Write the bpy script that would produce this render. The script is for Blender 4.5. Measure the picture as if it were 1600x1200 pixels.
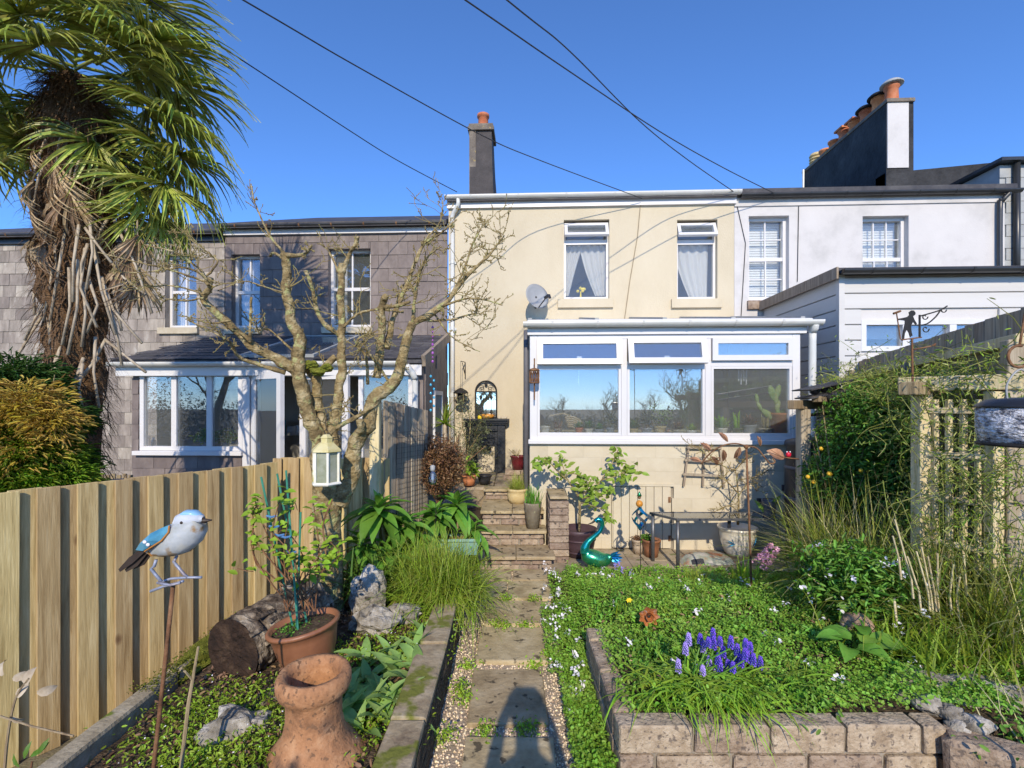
import bpy, bmesh, math, random
import numpy as np
from mathutils import Vector, Matrix, Euler, noise as mnoise
for o in list(bpy.data.objects): bpy.data.objects.remove(o)
R = math.radians
rnd = random.Random(7)
nr = np.random.default_rng(11)
SC = bpy.context.scene
COL = SC.collection

# ---------------------------------------------------------------- camera
CAMZ, FPX, HOR, YAW = 1.8, 755.6, 630.0, R(2.5)
cam = bpy.data.cameras.new('camera'); CAM = bpy.data.objects.new('camera', cam); COL.objects.link(CAM)
CAM.location = (0, 0, CAMZ); CAM.rotation_euler = (R(90), 0, YAW)
cam.sensor_width = 36; cam.lens = FPX/1600*36; cam.shift_y = (HOR-600)/1600
cam.clip_start = 0.05; cam.clip_end = 2000
SC.camera = CAM
# ---------------------------------------------------------------- sky and sun
SUN_EL, SUN_AZ = R(29.5), R(1.5)       # the sun stands right behind the viewer
w = bpy.data.worlds.new('World'); SC.world = w; w.use_nodes = True
nt = w.node_tree; bg = nt.nodes['Background']
sky = nt.nodes.new('ShaderNodeTexSky'); sky.sky_type = 'NISHITA'; sky.sun_disc = False
sky.sun_elevation = SUN_EL; sky.sun_rotation = R(180)-SUN_AZ
sky.altitude = 4500; sky.air_density = 1.3; sky.dust_density = 0.0; sky.ozone_density = 10.0
nt.links.new(sky.outputs[0], bg.inputs[0]); bg.inputs[1].default_value = 0.145
sl = bpy.data.lights.new('sun', 'SUN'); sl.energy = 2.35; sl.angle = R(0.53); sl.color = (1, .875, .69)
so = bpy.data.objects.new('sun', sl); COL.objects.link(so)
sdir = Vector((-math.sin(SUN_AZ)*math.cos(SUN_EL), math.cos(SUN_AZ)*math.cos(SUN_EL), -math.sin(SUN_EL)))
so.rotation_euler = sdir.to_track_quat('-Z', 'Y').to_euler(); so.location = (3, -12, 12)
SC.view_settings.view_transform = 'Standard'; SC.view_settings.look = 'None'
SC.view_settings.exposure = 0.95; SC.view_settings.gamma = 1

# ---------------------------------------------------------------- pixel -> place
FW = Vector((-math.sin(YAW), math.cos(YAW), 0)); RT = Vector((math.cos(YAW), math.sin(YAW), 0))
def ray(px, py): return FW + RT*((px-800)/FPX) + Vector((0, 0, (HOR-py)/FPX))
def dp(px, py, d): return Vector((0, 0, CAMZ)) + ray(px, py)*d
def yp(px, py, Y): r = ray(px, py); return Vector((0, 0, CAMZ)) + r*(Y/r.y)
def zp(px, py, Z): r = ray(px, py); return Vector((0, 0, CAMZ)) + r*((Z-CAMZ)/r.z)
def X(px, Y): return yp(px, 600, Y).x
def Z(py, Y, px=800): return yp(px, py, Y).z
def G(l, d, z=0): v = RT*l + FW*d; return Vector((v.x, v.y, z))      # garden frame: l metres right, d metres up the path

# ---------------------------------------------------------------- materials
MATS = {}
def mat(name, cols, scale=6, rough=.8, bump=.25, bscale=None, stretch=(1, 1, 1), island=0., objr=0., metal=0., spec=.3,
        transl=0., detail=6, bdist=.01, knots=None, spots=None, sscale=30, sth=.62, coat=0., lo=.3, hi=.7, wavy=0):
    if name in MATS: return MATS[name]
    m = bpy.data.materials.new(name); m.use_nodes = True; MATS[name] = m
    t = m.node_tree; N = t.nodes; Lk = t.links.new; b = N['Principled BSDF']
    tc = N.new('ShaderNodeTexCoord'); mp = N.new('ShaderNodeMapping'); mp.inputs['Scale'].default_value = stretch
    oi = N.new('ShaderNodeObjectInfo'); ad = N.new('ShaderNodeVectorMath'); ad.operation = 'ADD'
    mu = N.new('ShaderNodeMath'); mu.operation = 'MULTIPLY'; mu.inputs[1].default_value = 37.0
    Lk(oi.outputs['Random'], mu.inputs[0]); Lk(tc.outputs['Object'], mp.inputs[0]); Lk(mp.outputs[0], ad.inputs[0]); Lk(mu.outputs[0], ad.inputs[1])
    n1 = N.new('ShaderNodeTexNoise'); n1.inputs['Scale'].default_value = scale; n1.inputs['Detail'].default_value = detail
    n1.inputs['Distortion'].default_value = wavy
    n1.inputs['Roughness'].default_value = .65
    Lk(ad.outputs[0], n1.inputs['Vector'])
    cr = N.new('ShaderNodeValToRGB'); els = cr.color_ramp.elements
    while len(els) < len(cols): els.new(.5)
    for i, c in enumerate(cols):
        els[i].position = lo+(hi-lo)*i/max(1, len(cols)-1); els[i].color = (*c, 1)
    Lk(n1.outputs['Fac'], cr.inputs[0]); col = cr.outputs[0]
    if spots:
        n3 = N.new('ShaderNodeTexNoise'); n3.inputs['Scale'].default_value = sscale; n3.inputs['Detail'].default_value = 4
        Lk(ad.outputs[0], n3.inputs['Vector'])
        r3 = N.new('ShaderNodeMapRange'); r3.inputs[1].default_value = sth; r3.inputs[2].default_value = sth+.06
        Lk(n3.outputs['Fac'], r3.inputs[0])
        mx = N.new('ShaderNodeMixRGB'); Lk(r3.outputs[0], mx.inputs[0]); Lk(col, mx.inputs[1]); mx.inputs[2].default_value = (*spots, 1); col = mx.outputs[0]
    if knots:
        vo = N.new('ShaderNodeTexVoronoi'); vo.inputs['Scale'].default_value = 3.2; m2 = N.new('ShaderNodeMapping'); m2.inputs['Scale'].default_value = (1, 1, .6)
        a2 = N.new('ShaderNodeVectorMath'); a2.operation = 'ADD'; Lk(tc.outputs['Object'], m2.inputs[0]); Lk(m2.outputs[0], a2.inputs[0]); Lk(mu.outputs[0], a2.inputs[1]); Lk(a2.outputs[0], vo.inputs['Vector'])
        rk = N.new('ShaderNodeMapRange'); rk.inputs[1].default_value = .05; rk.inputs[2].default_value = .1; rk.inputs[3].default_value = .85; rk.inputs[4].default_value = 0; Lk(vo.outputs['Distance'], rk.inputs[0])
        mk = N.new('ShaderNodeMixRGB'); Lk(rk.outputs[0], mk.inputs[0]); Lk(col, mk.inputs[1]); mk.inputs[2].default_value = (*knots, 1); col = mk.outputs[0]
    for src, amt in (('i', island), ('o', objr)):
        if amt:
            hs = N.new('ShaderNodeHueSaturation'); mr = N.new('ShaderNodeMapRange')
            mr.inputs[3].default_value = 1-amt; mr.inputs[4].default_value = 1+amt
            mh = N.new('ShaderNodeMapRange'); mh.inputs[3].default_value = .5-.05*amt; mh.inputs[4].default_value = .5+.05*amt
            if src == 'i': g = N.new('ShaderNodeNewGeometry'); s = g.outputs['Random Per Island']
            else: s = oi.outputs['Random']
            Lk(s, mr.inputs[0]); Lk(s, mh.inputs[0]); Lk(mr.outputs[0], hs.inputs['Value']); Lk(mh.outputs[0], hs.inputs['Hue']); Lk(col, hs.inputs['Color']); col = hs.outputs[0]
    Lk(col, b.inputs['Base Color'])
    b.inputs['Roughness'].default_value = rough; b.inputs['Metallic'].default_value = metal
    b.inputs['Specular IOR Level'].default_value = spec; b.inputs['Coat Weight'].default_value = coat; b.inputs['Coat Roughness'].default_value = .12
    if bump:
        n2 = N.new('ShaderNodeTexNoise'); n2.inputs['Scale'].default_value = bscale or scale*4; n2.inputs['Detail'].default_value = 5
        Lk(ad.outputs[0], n2.inputs['Vector'])
        bp = N.new('ShaderNodeBump'); bp.inputs['Strength'].default_value = bump; bp.inputs['Distance'].default_value = bdist
        Lk(n2.outputs['Fac'], bp.inputs['Height']); Lk(bp.outputs[0], b.inputs['Normal'])
    if transl:
        tr = N.new('ShaderNodeBsdfTranslucent'); Lk(col, tr.inputs[0]); ms = N.new('ShaderNodeMixShader'); ms.inputs[0].default_value = transl
        Lk(b.outputs[0], ms.inputs[1]); Lk(tr.outputs[0], ms.inputs[2]); Lk(ms.outputs[0], N['Material Output'].inputs[0])
    return m
def glass(name, tint=(.86, .9, .92), refl=.16, rough=0., haze=0.):
    m = bpy.data.materials.new(name); m.use_nodes = True; t = m.node_tree; N = t.nodes; N.remove(N['Principled BSDF'])
    tr = N.new('ShaderNodeBsdfTransparent'); tr.inputs[0].default_value = (*tint, 1)
    gl = N.new('ShaderNodeBsdfGlossy'); gl.inputs['Roughness'].default_value = rough; gl.inputs[0].default_value = (.95, .97, 1, 1)
    fr = N.new('ShaderNodeFresnel'); fr.inputs[0].default_value = 1.5; ad = N.new('ShaderNodeMath'); ad.inputs[1].default_value = refl; ad.use_clamp = True
    mx = N.new('ShaderNodeMixShader'); L = t.links.new
    L(fr.outputs[0], ad.inputs[0]); L(ad.outputs[0], mx.inputs[0]); L(tr.outputs[0], mx.inputs[1]); L(gl.outputs[0], mx.inputs[2]); out = mx.outputs[0]
    if haze:                                                       # diffuse veil painted in to pale the pane like bright sky reflection
        df = N.new('ShaderNodeBsdfDiffuse'); df.inputs[0].default_value = (.62, .66, .68, 1); m2 = N.new('ShaderNodeMixShader'); m2.inputs[0].default_value = haze; L(out, m2.inputs[1]); L(df.outputs[0], m2.inputs[2]); out = m2.outputs[0]
    L(out, N['Material Output'].inputs[0])
    MATS[name] = m; return m

mat('cream', [(.52, .452, .325), (.565, .495, .362), (.595, .528, .395)], 1.6, .92, .6, 60, bdist=.008, stretch=(1, 1, .5))
mat('cream_block', [(.51, .45, .33), (.565, .5, .375), (.6, .54, .415)], 3, .9, .35, 40, objr=.012, bdist=.004)
mat('white_render', [(.47, .455, .44), (.58, .56, .545), (.62, .6, .585)], 1.6, .9, .35, 45, bdist=.006)
mat('upvc', [(.63, .62, .62), (.68, .67, .67)], 2, .3, .03, 20, spec=.5)
mat('gutter_white', [(.55, .56, .53), (.66, .66, .64)], 3, .35, .03, 20, spec=.5)
mat('gutter_black', [(.02, .022, .025), (.035, .037, .04)], 3, .35, .05, 20, spec=.5)
mat('slate_pale', [(.19, .165, .14), (.29, .25, .215), (.41, .36, .31)], 7, .75, .4, 30, (1, 1, .35), objr=.28, spots=(.4, .37, .33), sscale=14, sth=.66)
mat('slate_dark', [(.13, .105, .098), (.18, .147, .136), (.235, .195, .178)], 6, .6, .25, 30, (1, 1, .5), objr=.12)
mat('roof_slate', [(.035, .035, .042), (.06, .058, .065), (.1, .095, .095)], 4, .6, .4, 30, objr=.2, island=.3)
mat('lead', [(.3, .31, .31), (.42, .43, .42)], 5, .55, .1, 20)
mat('tar', [(.016, .016, .017), (.04, .04, .042), (.1, .1, .1)], 2.2, .75, .7, 14, bdist=.03, lo=.35, hi=.85)
mat('chim_cement', [(.11, .09, .075), (.17, .145, .12), (.27, .23, .18)], 4, .9, .6, 40, spots=(.32, .24, .1), sscale=12)
mat('chim_dark', [(.05, .046, .046), (.09, .08, .078)], 5, .9, .6, 40)
mat('terracotta_pot', [(.42, .13, .05), (.56, .2, .08), (.62, .27, .14)], 6, .75, .2, 40, objr=.15)
mat('dark_in', [(.05, .055, .06), (.09, .09, .095)], 2, .9, 0)
mat('room', [(.3, .28, .25), (.4, .38, .34)], 1.5, .9, 0)
mat('curtain', [(.8, .79, .77), (.88, .87, .85)], 3, .9, .2, 30, transl=.4)
mat('blind', [(.7, .72, .72), (.8, .8, .8)], 3, .7, 0)
mat('clad', [(.55, .54, .52), (.61, .6, .585)], 2, .55, .1, 30, (.2, 1, 3), objr=.03)
mat('wood_new', [(.31, .215, .09), (.48, .355, .165), (.6, .475, .25)], 5, .75, .45, 18, (7, 7, .45), objr=.22, knots=(.16, .085, .035), bdist=.005, wavy=.6)
mat('wood_grey', [(.2, .155, .105), (.33, .27, .2), (.45, .38, .29)], 6, .85, .5, 18, (7, 7, .4), objr=.18, bdist=.006, wavy=.5)
mat('wood_rough', [(.17, .125, .07), (.29, .22, .13), (.38, .32, .2)], 6, .85, .5, 18, (5, 5, .6), objr=.15)
mat('wood_pale', [(.44, .35, .18), (.6, .5, .3), (.68, .59, .4)], 6, .85, .4, 18, (5, 5, .6), objr=.12, spots=(.33, .38, .14), sscale=16, sth=.62)
mat('brick', [(.2, .14, .1), (.33, .25, .185), (.44, .355, .27)], 12, .92, .9, 45, objr=.22, spots=(.1, .085, .07), sscale=26, sth=.6, bdist=.012)
mat('block', [(.24, .175, .115), (.38, .295, .205), (.5, .41, .3)], 14, .95, 1., 50, objr=.18, spots=(.17, .135, .105), sscale=42, sth=.58, bdist=.014)
mat('mortar', [(.22, .19, .15), (.33, .29, .23)], 14, .95, .8, 60)
mat('slab', [(.25, .19, .105), (.4, .315, .185), (.5, .415, .27)], 6, .9, .7, 30, objr=.14, spots=(.1, .08, .05), sscale=14, sth=.6)
mat('flag', [(.25, .195, .125), (.36, .295, .2), (.45, .375, .27)], 6, .9, .6, 30, objr=.16, spots=(.16, .17, .07), sscale=8, sth=.6)
mat('soil', [(.035, .022, .013), (.085, .058, .034), (.15, .11, .07)], 22, .95, 1., 70, bdist=.03)
mat('earth', [(.12, .1, .06), (.2, .17, .1), (.1, .13, .05)], 5, .95, .8, 60)
mat('gravel_bed', [(.3, .23, .16), (.45, .37, .28)], 40, .95, 1., 90)
mat('gravel', [(.56, .42, .27), (.7, .56, .4), (.8, .7, .57)], 30, .85, .2, 60, island=.42)
mat('sleeper', [(.04, .028, .02), (.1, .075, .05), (.2, .16, .1)], 8, .9, 1., 16, (.6, 6, 6), bdist=.03)
mat('kerb', [(.19, .14, .09), (.34, .27, .17), (.44, .37, .26)], 8, .92, .8, 30, spots=(.16, .17, .03), sscale=5, sth=.55)
mat('concrete', [(.22, .18, .12), (.35, .3, .21), (.46, .41, .31)], 7, .93, .7, 40, spots=(.16, .2, .03), sscale=5, sth=.6)
mat('rock', [(.1, .085, .065), (.3, .27, .22), (.58, .55, .5)], 9, .85, 1., 24, bdist=.04, spots=(.07, .06, .05), sscale=14, sth=.62)
mat('moss', [(.08, .1, .012), (.17, .19, .02), (.27, .26, .04)], 18, .95, 1., 120, bdist=.02)
mat('bark_log', [(.025, .018, .013), (.1, .075, .055), (.28, .23, .17), (.42, .37, .29)], 9, .95, 1., 13, (1, 1, 1), bdist=.06, lo=.35, hi=.72)
mat('log_end', [(.012, .008, .006), (.035, .02, .013), (.08, .05, .03)], 9, .95, 1., 30, bdist=.03)
mat('bark', [(.09, .062, .028), (.27, .2, .09), (.52, .44, .26)], 11, .85, 1., 30, (1, 1, 1.2), bdist=.03, spots=(.36, .35, .15), sscale=13, sth=.58)
mat('twig', [(.17, .125, .05), (.33, .26, .11)], 12, .8, .4, 40, island=.2, spots=(.28, .3, .12), sscale=25, sth=.6)
mat('palm_leaf', [(.14, .18, .025), (.31, .35, .055), (.56, .54, .15)], 7, .4, .1, 30, island=.5, spec=.5, transl=.25)
mat('palm_dead', [(.26, .17, .095), (.43, .31, .19), (.6, .47, .32)], 6, .85, .2, 30, island=.3, transl=.15)
mat('palm_fibre', [(.11, .06, .03), (.23, .135, .07), (.36, .23, .13)], 14, .95, 1., 30, (1, 1, 5), bdist=.05)
mat('palm_stalk', [(.24, .18, .12), (.4, .33, .24), (.5, .43, .33)], 10, .8, .3, 30, island=.25)
def leafm(name, a, b, c, isl=.35, tr=.3, rough=.5): return mat(name, [a, b, c], 4, rough, .1, 30, island=isl, objr=.2, transl=tr, spec=.4)
leafm('cover', (.16, .35, .03), (.28, .51, .058), (.41, .61, .115), tr=.42)
leafm('leaf_mid', (.07, .19, .02), (.15, .33, .04), (.25, .43, .075))
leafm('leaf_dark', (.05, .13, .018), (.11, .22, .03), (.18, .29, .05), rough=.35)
leafm('leaf_bright', (.16, .29, .016), (.27, .42, .032), (.38, .5, .06))
leafm('leaf_lemon', (.14, .23, .025), (.24, .35, .045), (.34, .43, .08), rough=.4)
leafm('leaf_tulip', (.17, .3, .075), (.28, .44, .115), (.38, .53, .17), tr=.35)
leafm('grass_gold', (.22, .3, .03), (.36, .43, .06), (.54, .53, .17), tr=.4)
leafm('grass_straw', (.45, .38, .15), (.6, .52, .27), (.68, .62, .4), tr=.35)
leafm('grass_dark', (.08, .15, .02), (.16, .25, .03), (.28, .34, .05))
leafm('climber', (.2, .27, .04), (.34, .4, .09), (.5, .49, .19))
leafm('brown_leaf', (.16, .08, .035), (.28, .155, .07), (.37, .24, .11), tr=.15)
leafm('maple_green', (.13, .26, .018), (.25, .4, .03), (.4, .5, .06), tr=.4)
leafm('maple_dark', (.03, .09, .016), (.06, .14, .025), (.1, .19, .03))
leafm('maple_orange', (.55, .44, .05), (.6, .4, .09), (.66, .52, .13), tr=.4)
leafm('olive', (.1, .12, .05), (.19, .21, .1), (.3, .32, .18))
leafm('litter', (.12, .06, .03), (.25, .15, .08), (.42, .28, .16), isl=.5, tr=.05)
mat('petal_white', [(.85, .83, .86), (.9, .88, .9)], 5, .6, 0, island=.05, transl=.2)
mat('petal_pink', [(.78, .38, .58), (.9, .62, .77)], 20, .6, 0, island=.2, transl=.2)
mat('muscari', [(.06, .04, .42), (.13, .08, .6)], 20, .5, 0, island=.4)
mat('muscari_pale', [(.26, .2, .62), (.4, .32, .74)], 20, .5, 0, island=.3)
mat('petal_yellow', [(.8, .6, .02), (.85, .7, .05)], 5, .6, 0)
mat('terra_old', [(.22, .11, .055), (.4, .2, .095), (.52, .3, .16)], 11, .9, .45, 60, spots=(.2, .11, .06), sscale=48, sth=.58, bdist=.012)
mat('terra_glaze', [(.22, .09, .045), (.34, .15, .075)], 4, .45, .15, 30, spec=.5)
mat('plum_pot', [(.05, .028, .036), (.09, .055, .065)], 5, .5, .15, 20, spec=.4)
mat('red_glaze', [(.1, .012, .016), (.18, .02, .026)], 5, .15, .05, 10, spec=.6, coat=.5)
mat('sand_pot', [(.5, .38, .18), (.64, .52, .28)], 9, .85, .5, 30)
mat('lichen_pot', [(.17, .14, .1), (.28, .24, .17)], 9, .85, .4, 40, spots=(.33, .32, .2), sscale=30)
mat('white_glaze', [(.64, .58, .46), (.78, .74, .64)], 4, .18, .05, 10, spec=.6, coat=.4)
mat('white_paint', [(.66, .64, .52), (.78, .77, .7)], 5, .5, .15, 30, spots=(.5, .46, .18), sscale=6, sth=.64)
mat('lantern_roof', [(.5, .42, .13), (.68, .64, .45)], 5, .6, .2, 30)
mat('mossy_glass', [(.3, .33, .2), (.45, .48, .36), (.56, .58, .5)], 9, .35, .05, 40, transl=.35)
mat('cast_iron', [(.01, .011, .013), (.025, .027, .032)], 7, .4, .25, 40, spec=.5)
mat('iron', [(.012, .012, .013), (.03, .028, .027)], 7, .6, .2, 40)
mat('rust', [(.1, .05, .028), (.22, .11, .055), (.32, .19, .1)], 12, .8, .5, 60, metal=.3)
mat('rust_leaf', [(.16, .075, .045), (.28, .15, .09), (.4, .25, .16)], 10, .6, .3, 60, metal=.5)
mat('rust_orange', [(.3, .09, .025), (.45, .16, .05), (.5, .4, .34)], 10, .7, .4, 60, metal=.2)
mat('grey_metal', [(.1, .105, .115), (.16, .165, .175)], 6, .4, .1, 30, metal=.5)
mat('dish', [(.28, .29, .3), (.36, .37, .38)], 4, .5, .1, 30)
mat('teal_metal', [(.0, .16, .22), (.0, .3, .33), (.03, .36, .2)], 3.2, .2, .12, 26, metal=.75, coat=.5, spec=.6)
mat('green_metal', [(.01, .2, .13), (.04, .36, .17), (.16, .42, .14)], 9, .22, .35, 20, metal=.75, coat=.5, spec=.6)
mat('blue_metal', [(.0, .09, .3), (.02, .28, .5)], 6, .25, .1, 20, metal=.6, coat=.4)
mat('bird_white', [(.4, .45, .52), (.55, .58, .62)], 8, .6, .2, 30, coat=0, spots=(.36, .36, .36), sscale=20, sth=.62)
mat('bird_belly', [(.3, .31, .27), (.4, .43, .45), (.56, .54, .45)], 9, .5, .25, 30, coat=0, spots=(.3, .2, .1), sscale=12, sth=.62)
mat('bird_blue', [(.03, .14, .25), (.07, .26, .38), (.14, .34, .42)], 7, .4, .15, 20, coat=.3)
mat('bird_cap', [(.18, .42, .66), (.35, .58, .78)], 7, .4, .1, 20, coat=.3)
mat('bird_orange', [(.3, .12, .03), (.48, .22, .05)], 9, .6, .1, 20)
mat('bird_dark', [(.03, .02, .016), (.06, .045, .035)], 9, .5, .1, 20)
mat('bird_leg', [(.2, .24, .34), (.33, .36, .45), (.16, .08, .05)], 9, .5, .2, 40, metal=.3)
mat('red_paint', [(.5, .01, .03), (.6, .02, .05)], 5, .3, 0)
mat('amber', [(.55, .22, .03), (.66, .32, .06)], 8, .3, .1, 20)
mat('teal_plastic', [(.17, .33, .28), (.25, .42, .36)], 5, .55, .1, 30)
mat('green_cane', [(.03, .17, .11), (.06, .27, .18)], 6, .5, .1, 30)
mat('blue_tie', [(.06, .16, .36), (.12, .26, .5)], 6, .5, .1, 30)
mat('black_plastic', [(.02, .02, .024), (.04, .04, .047)], 5, .4, .1, 30, spec=.5)
mat('grey_plastic', [(.1, .1, .115), (.16, .16, .175)], 5, .45, .1, 30)
mat('bag', [(.42, .4, .37), (.3, .34, .28), (.34, .13, .06)], 5, .45, .3, 16, lo=.4, hi=.62)
mat('bag_dark', [(.03, .03, .035), (.06, .06, .07)], 5, .45, .2, 16)
mat('orange_fruit', [(.75, .36, .02), (.8, .55, .05)], 5, .4, .1, 40)
mat('cactus', [(.22, .34, .09), (.33, .44, .15), (.5, .46, .24)], 5, .6, .1, 30)
mat('straw', [(.48, .36, .2), (.62, .5, .32)], 12, .8, .3, 60)
mat('blue_glass', [(.03, .26, .46), (.06, .4, .6)], 5, .15, 0, spec=.6)
mat('purple_glass', [(.26, .06, .33), (.4, .12, .46)], 5, .15, 0, spec=.6)
mat('cable', [(.02, .02, .022), (.04, .04, .042)], 5, .6, 0)
mat('cable_brown', [(.24, .19, .13), (.33, .27, .18)], 5, .6, 0)
mat('bluecloth', [(.12, .18, .22), (.2, .27, .31)], 5, .6, .1, 20)
mat('vent', [(.09, .06, .055), (.14, .1, .09)], 5, .8, .2, 20)
mat('stone_pale', [(.42, .36, .26), (.55, .49, .38)], 6, .9, .3, 40)
mat('driftwood', [(.2, .12, .08), (.38, .26, .18), (.5, .4, .3)], 7, .9, .8, 20, (1, 1, 4), bdist=.02)
mat('hedge', [(.02, .04, .012), (.05, .08, .02), (.08, .1, .03)], 5, .8, .3, 20, island=.4)
mat('shed', [(.1, .07, .045), (.16, .115, .075)], 6, .8, .4, 18, (7, 7, .5), objr=.15)
mat('mirror', [(.85, .9, .95), (.88, .92, .96)], 3, .03, 0, metal=1.)
mat('ice_glass', [(.08, .08, .1), (.42, .43, .47), (.8, .81, .85)], 34, .2, .9, 45, (1, 1, 2.2), bdist=.03, spec=.6, lo=.38, hi=.58)
mat('path_dirt', [(.2, .15, .09), (.34, .27, .18)], 18, .95, .8, 80)
glass('pane', (.95, .96, .97), .07, haze=.05); glass('pane_dark', (.85, .88, .9), .05, haze=.05); glass('pane_up', (.96, .97, .97), .0, haze=.06); glass('pane_sun', (.92, .95, .97), .17, haze=.06); glass('clear', (.9, .95, .97), .12)
glass('table_glass', (.84, .85, .86), .2)

# ---------------------------------------------------------------- mesh helpers
class MB:
    def __init__(s): s.v = []; s.f = []
    def add(s, vs, fs):
        k = len(s.v); s.v += [tuple(v) for v in vs]; s.f += [tuple(i+k for i in f) for f in fs]; return s
    def box(s, a, b):
        x0, x1 = sorted((a[0], b[0])); y0, y1 = sorted((a[1], b[1])); z0, z1 = sorted((a[2], b[2]))
        return s.add([(x0, y0, z0), (x1, y0, z0), (x1, y1, z0), (x0, y1, z0), (x0, y0, z1), (x1, y0, z1), (x1, y1, z1), (x0, y1, z1)],
                     [(3, 2, 1, 0), (4, 5, 6, 7), (0, 1, 5, 4), (1, 2, 6, 5), (2, 3, 7, 6), (3, 0, 4, 7)])
    def obox(s, c, size, M):                                   # oriented box, centre c, full sizes, 3x3 matrix
        hx, hy, hz = (q/2 for q in size)
        return s.add([Vector(c)+M @ Vector((x*hx, y*hy, z*hz)) for z in (-1, 1) for y, x in ((-1, -1), (-1, 1), (1, 1), (1, -1))],
                     [(3, 2, 1, 0), (4, 5, 6, 7), (0, 1, 5, 4), (1, 2, 6, 5), (2, 3, 7, 6), (3, 0, 4, 7)])
    def beam(s, a, b, wd, ht):
        a, b = Vector(a), Vector(b); d = b-a; x = d.normalized(); up = Vector((0, 0, 1)) if abs(x.z) < .95 else Vector((0, 1, 0))
        y = up.cross(x).normalized(); z = x.cross(y); return s.obox((a+b)/2, (d.length, wd, ht), Matrix((x, y, z)).transposed())
    def tube(s, pts, rad, n=6, cap=True):
        pts = [Vector(p) for p in pts]; k = len(pts)
        if not hasattr(rad, '__len__'): rad = [rad]*k
        u = None; rings = []
        for i, p in enumerate(pts):
            t = (pts[min(i+1, k-1)]-pts[max(i-1, 0)])
            t = t.normalized() if t.length > 1e-9 else Vector((0, 0, 1))
            if u is None: u = t.orthogonal().normalized()
            else:
                u = u-t*u.dot(t); u = u.normalized() if u.length > 1e-6 else t.orthogonal().normalized()
            v = t.cross(u)
            rings.append([p+(u*math.cos(2*math.pi*j/n)+v*math.sin(2*math.pi*j/n))*rad[i] for j in range(n)])
        vs = [q for r in rings for q in r]
        fs = [(i*n+j, i*n+(j+1) % n, (i+1)*n+(j+1) % n, (i+1)*n+j) for i in range(k-1) for j in range(n)]
        if cap: fs += [tuple(range(n))[::-1], tuple((k-1)*n+j for j in range(n))]
        return s.add(vs, fs)
    def lathe(s, prof, n=24, c=(0, 0, 0), M=None, sx=1, sy=1):
        M = M or Matrix.Identity(3); c = Vector(c); k = len(prof)
        vs = [c+M @ Vector((r*sx*math.cos(2*math.pi*j/n), r*sy*math.sin(2*math.pi*j/n), z)) for r, z in prof for j in range(n)]
        fs = [(i*n+j, i*n+(j+1) % n, (i+1)*n+(j+1) % n, (i+1)*n+j) for i in range(k-1) for j in range(n)]
        if prof[0][0] > 1e-5: fs.append(tuple(range(n))[::-1])
        if prof[-1][0] > 1e-5: fs.append(tuple((k-1)*n+j for j in range(n)))
        return s.add(vs, fs)
    def ball(s, c, r, n=12, m=8, jit=0, sc=(1, 1, 1), seed=0, M=None):
        vs = []; M = M or Matrix.Identity(3)
        for i in range(m+1):
            th = math.pi*i/m
            for j in range(n):
                ph = 2*math.pi*j/n; d = Vector((math.sin(th)*math.cos(ph), math.sin(th)*math.sin(ph), math.cos(th)))
                q = 1+jit*mnoise.fractal(d*1.7+Vector((seed*3.1, seed, 0)), 1, 2, 4) if jit else 1
                vs.append(Vector(c)+M @ Vector((d.x*sc[0], d.y*sc[1], d.z*sc[2]))*r*q)
        return s.add(vs, [(i*n+j, (i+1)*n+j, (i+1)*n+(j+1) % n, i*n+(j+1) % n) for i in range(m) for j in range(n)])
    def prism(s, poly, y0, y1, f=None):                            # polygon in (x,z) pushed from y0 to y1
        n = len(poly); vs = [Vector((x, y0, z)) for x, z in poly]+[Vector((x, y1, z)) for x, z in poly]
        if f: vs = [f(v) for v in vs]
        return s.add(vs, [tuple(range(n)), tuple(range(2*n-1, n-1, -1))]+[(i, i+n, (i+1) % n+n, (i+1) % n) for i in range(n)])
    def leaf(s, p, d, nrm, L, W, bend=.3, seg=3, shape=1.0):        # one leaf: midrib + two halves, a real folded blade
        p, d, nrm = Vector(p), Vector(d).normalized(), Vector(nrm); nrm = nrm-d*nrm.dot(d)
        nrm = nrm.normalized() if nrm.length > 1e-5 else d.orthogonal().normalized()
        sd = d.cross(nrm); vs = []; fs = []; q = p.copy(); dd = d.copy(); nn = nrm.copy()
        for i in range(seg+1):
            t = i/seg; wd = W*.5*(math.sin(math.pi*min(1, (t*.92+.08))**shape))
            if i == seg: wd = W*.03
            vs += [q+sd*wd+nn*wd*.35, q, q-sd*wd+nn*wd*.35]
            a = -bend/seg; d2 = dd*math.cos(a)+nn*math.sin(a); nn = nn*math.cos(a)-dd*math.sin(a); dd = d2; q = q+dd*(L/seg)
        for i in range(seg): fs += [(3*i, 3*i+1, 3*i+4, 3*i+3), (3*i+1, 3*i+2, 3*i+5, 3*i+4)]
        return s.add(vs, fs)
    def blade(s, p, d, L, W, droop=1., seg=4, tw=None):             # grass blade
        p = Vector(p); d = Vector(d).normalized(); sd = d.cross(Vector((0, 0, 1))); sd = sd.normalized() if sd.length > 1e-3 else Vector((1, 0, 0))
        if tw: sd = Matrix.Rotation(tw, 3, d) @ sd
        vs = []; q = p.copy(); st = L/seg
        for i in range(seg+1):
            wd = W*.5*(1-(i/seg)**2*.95); vs += [q+sd*wd, q-sd*wd]
            d = (d+Vector((0, 0, -droop*st/L*(.4+i/seg)))).normalized(); q = q+d*st
        return s.add(vs, [(2*i, 2*i+1, 2*i+3, 2*i+2) for i in range(seg)])
    def mesh(s, name, smooth=False):
        me = bpy.data.meshes.new(name); me.from_pydata(s.v, [], s.f); me.update()
        if smooth: me.polygons.foreach_set('use_smooth', [True]*len(me.polygons))
        return me
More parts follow.
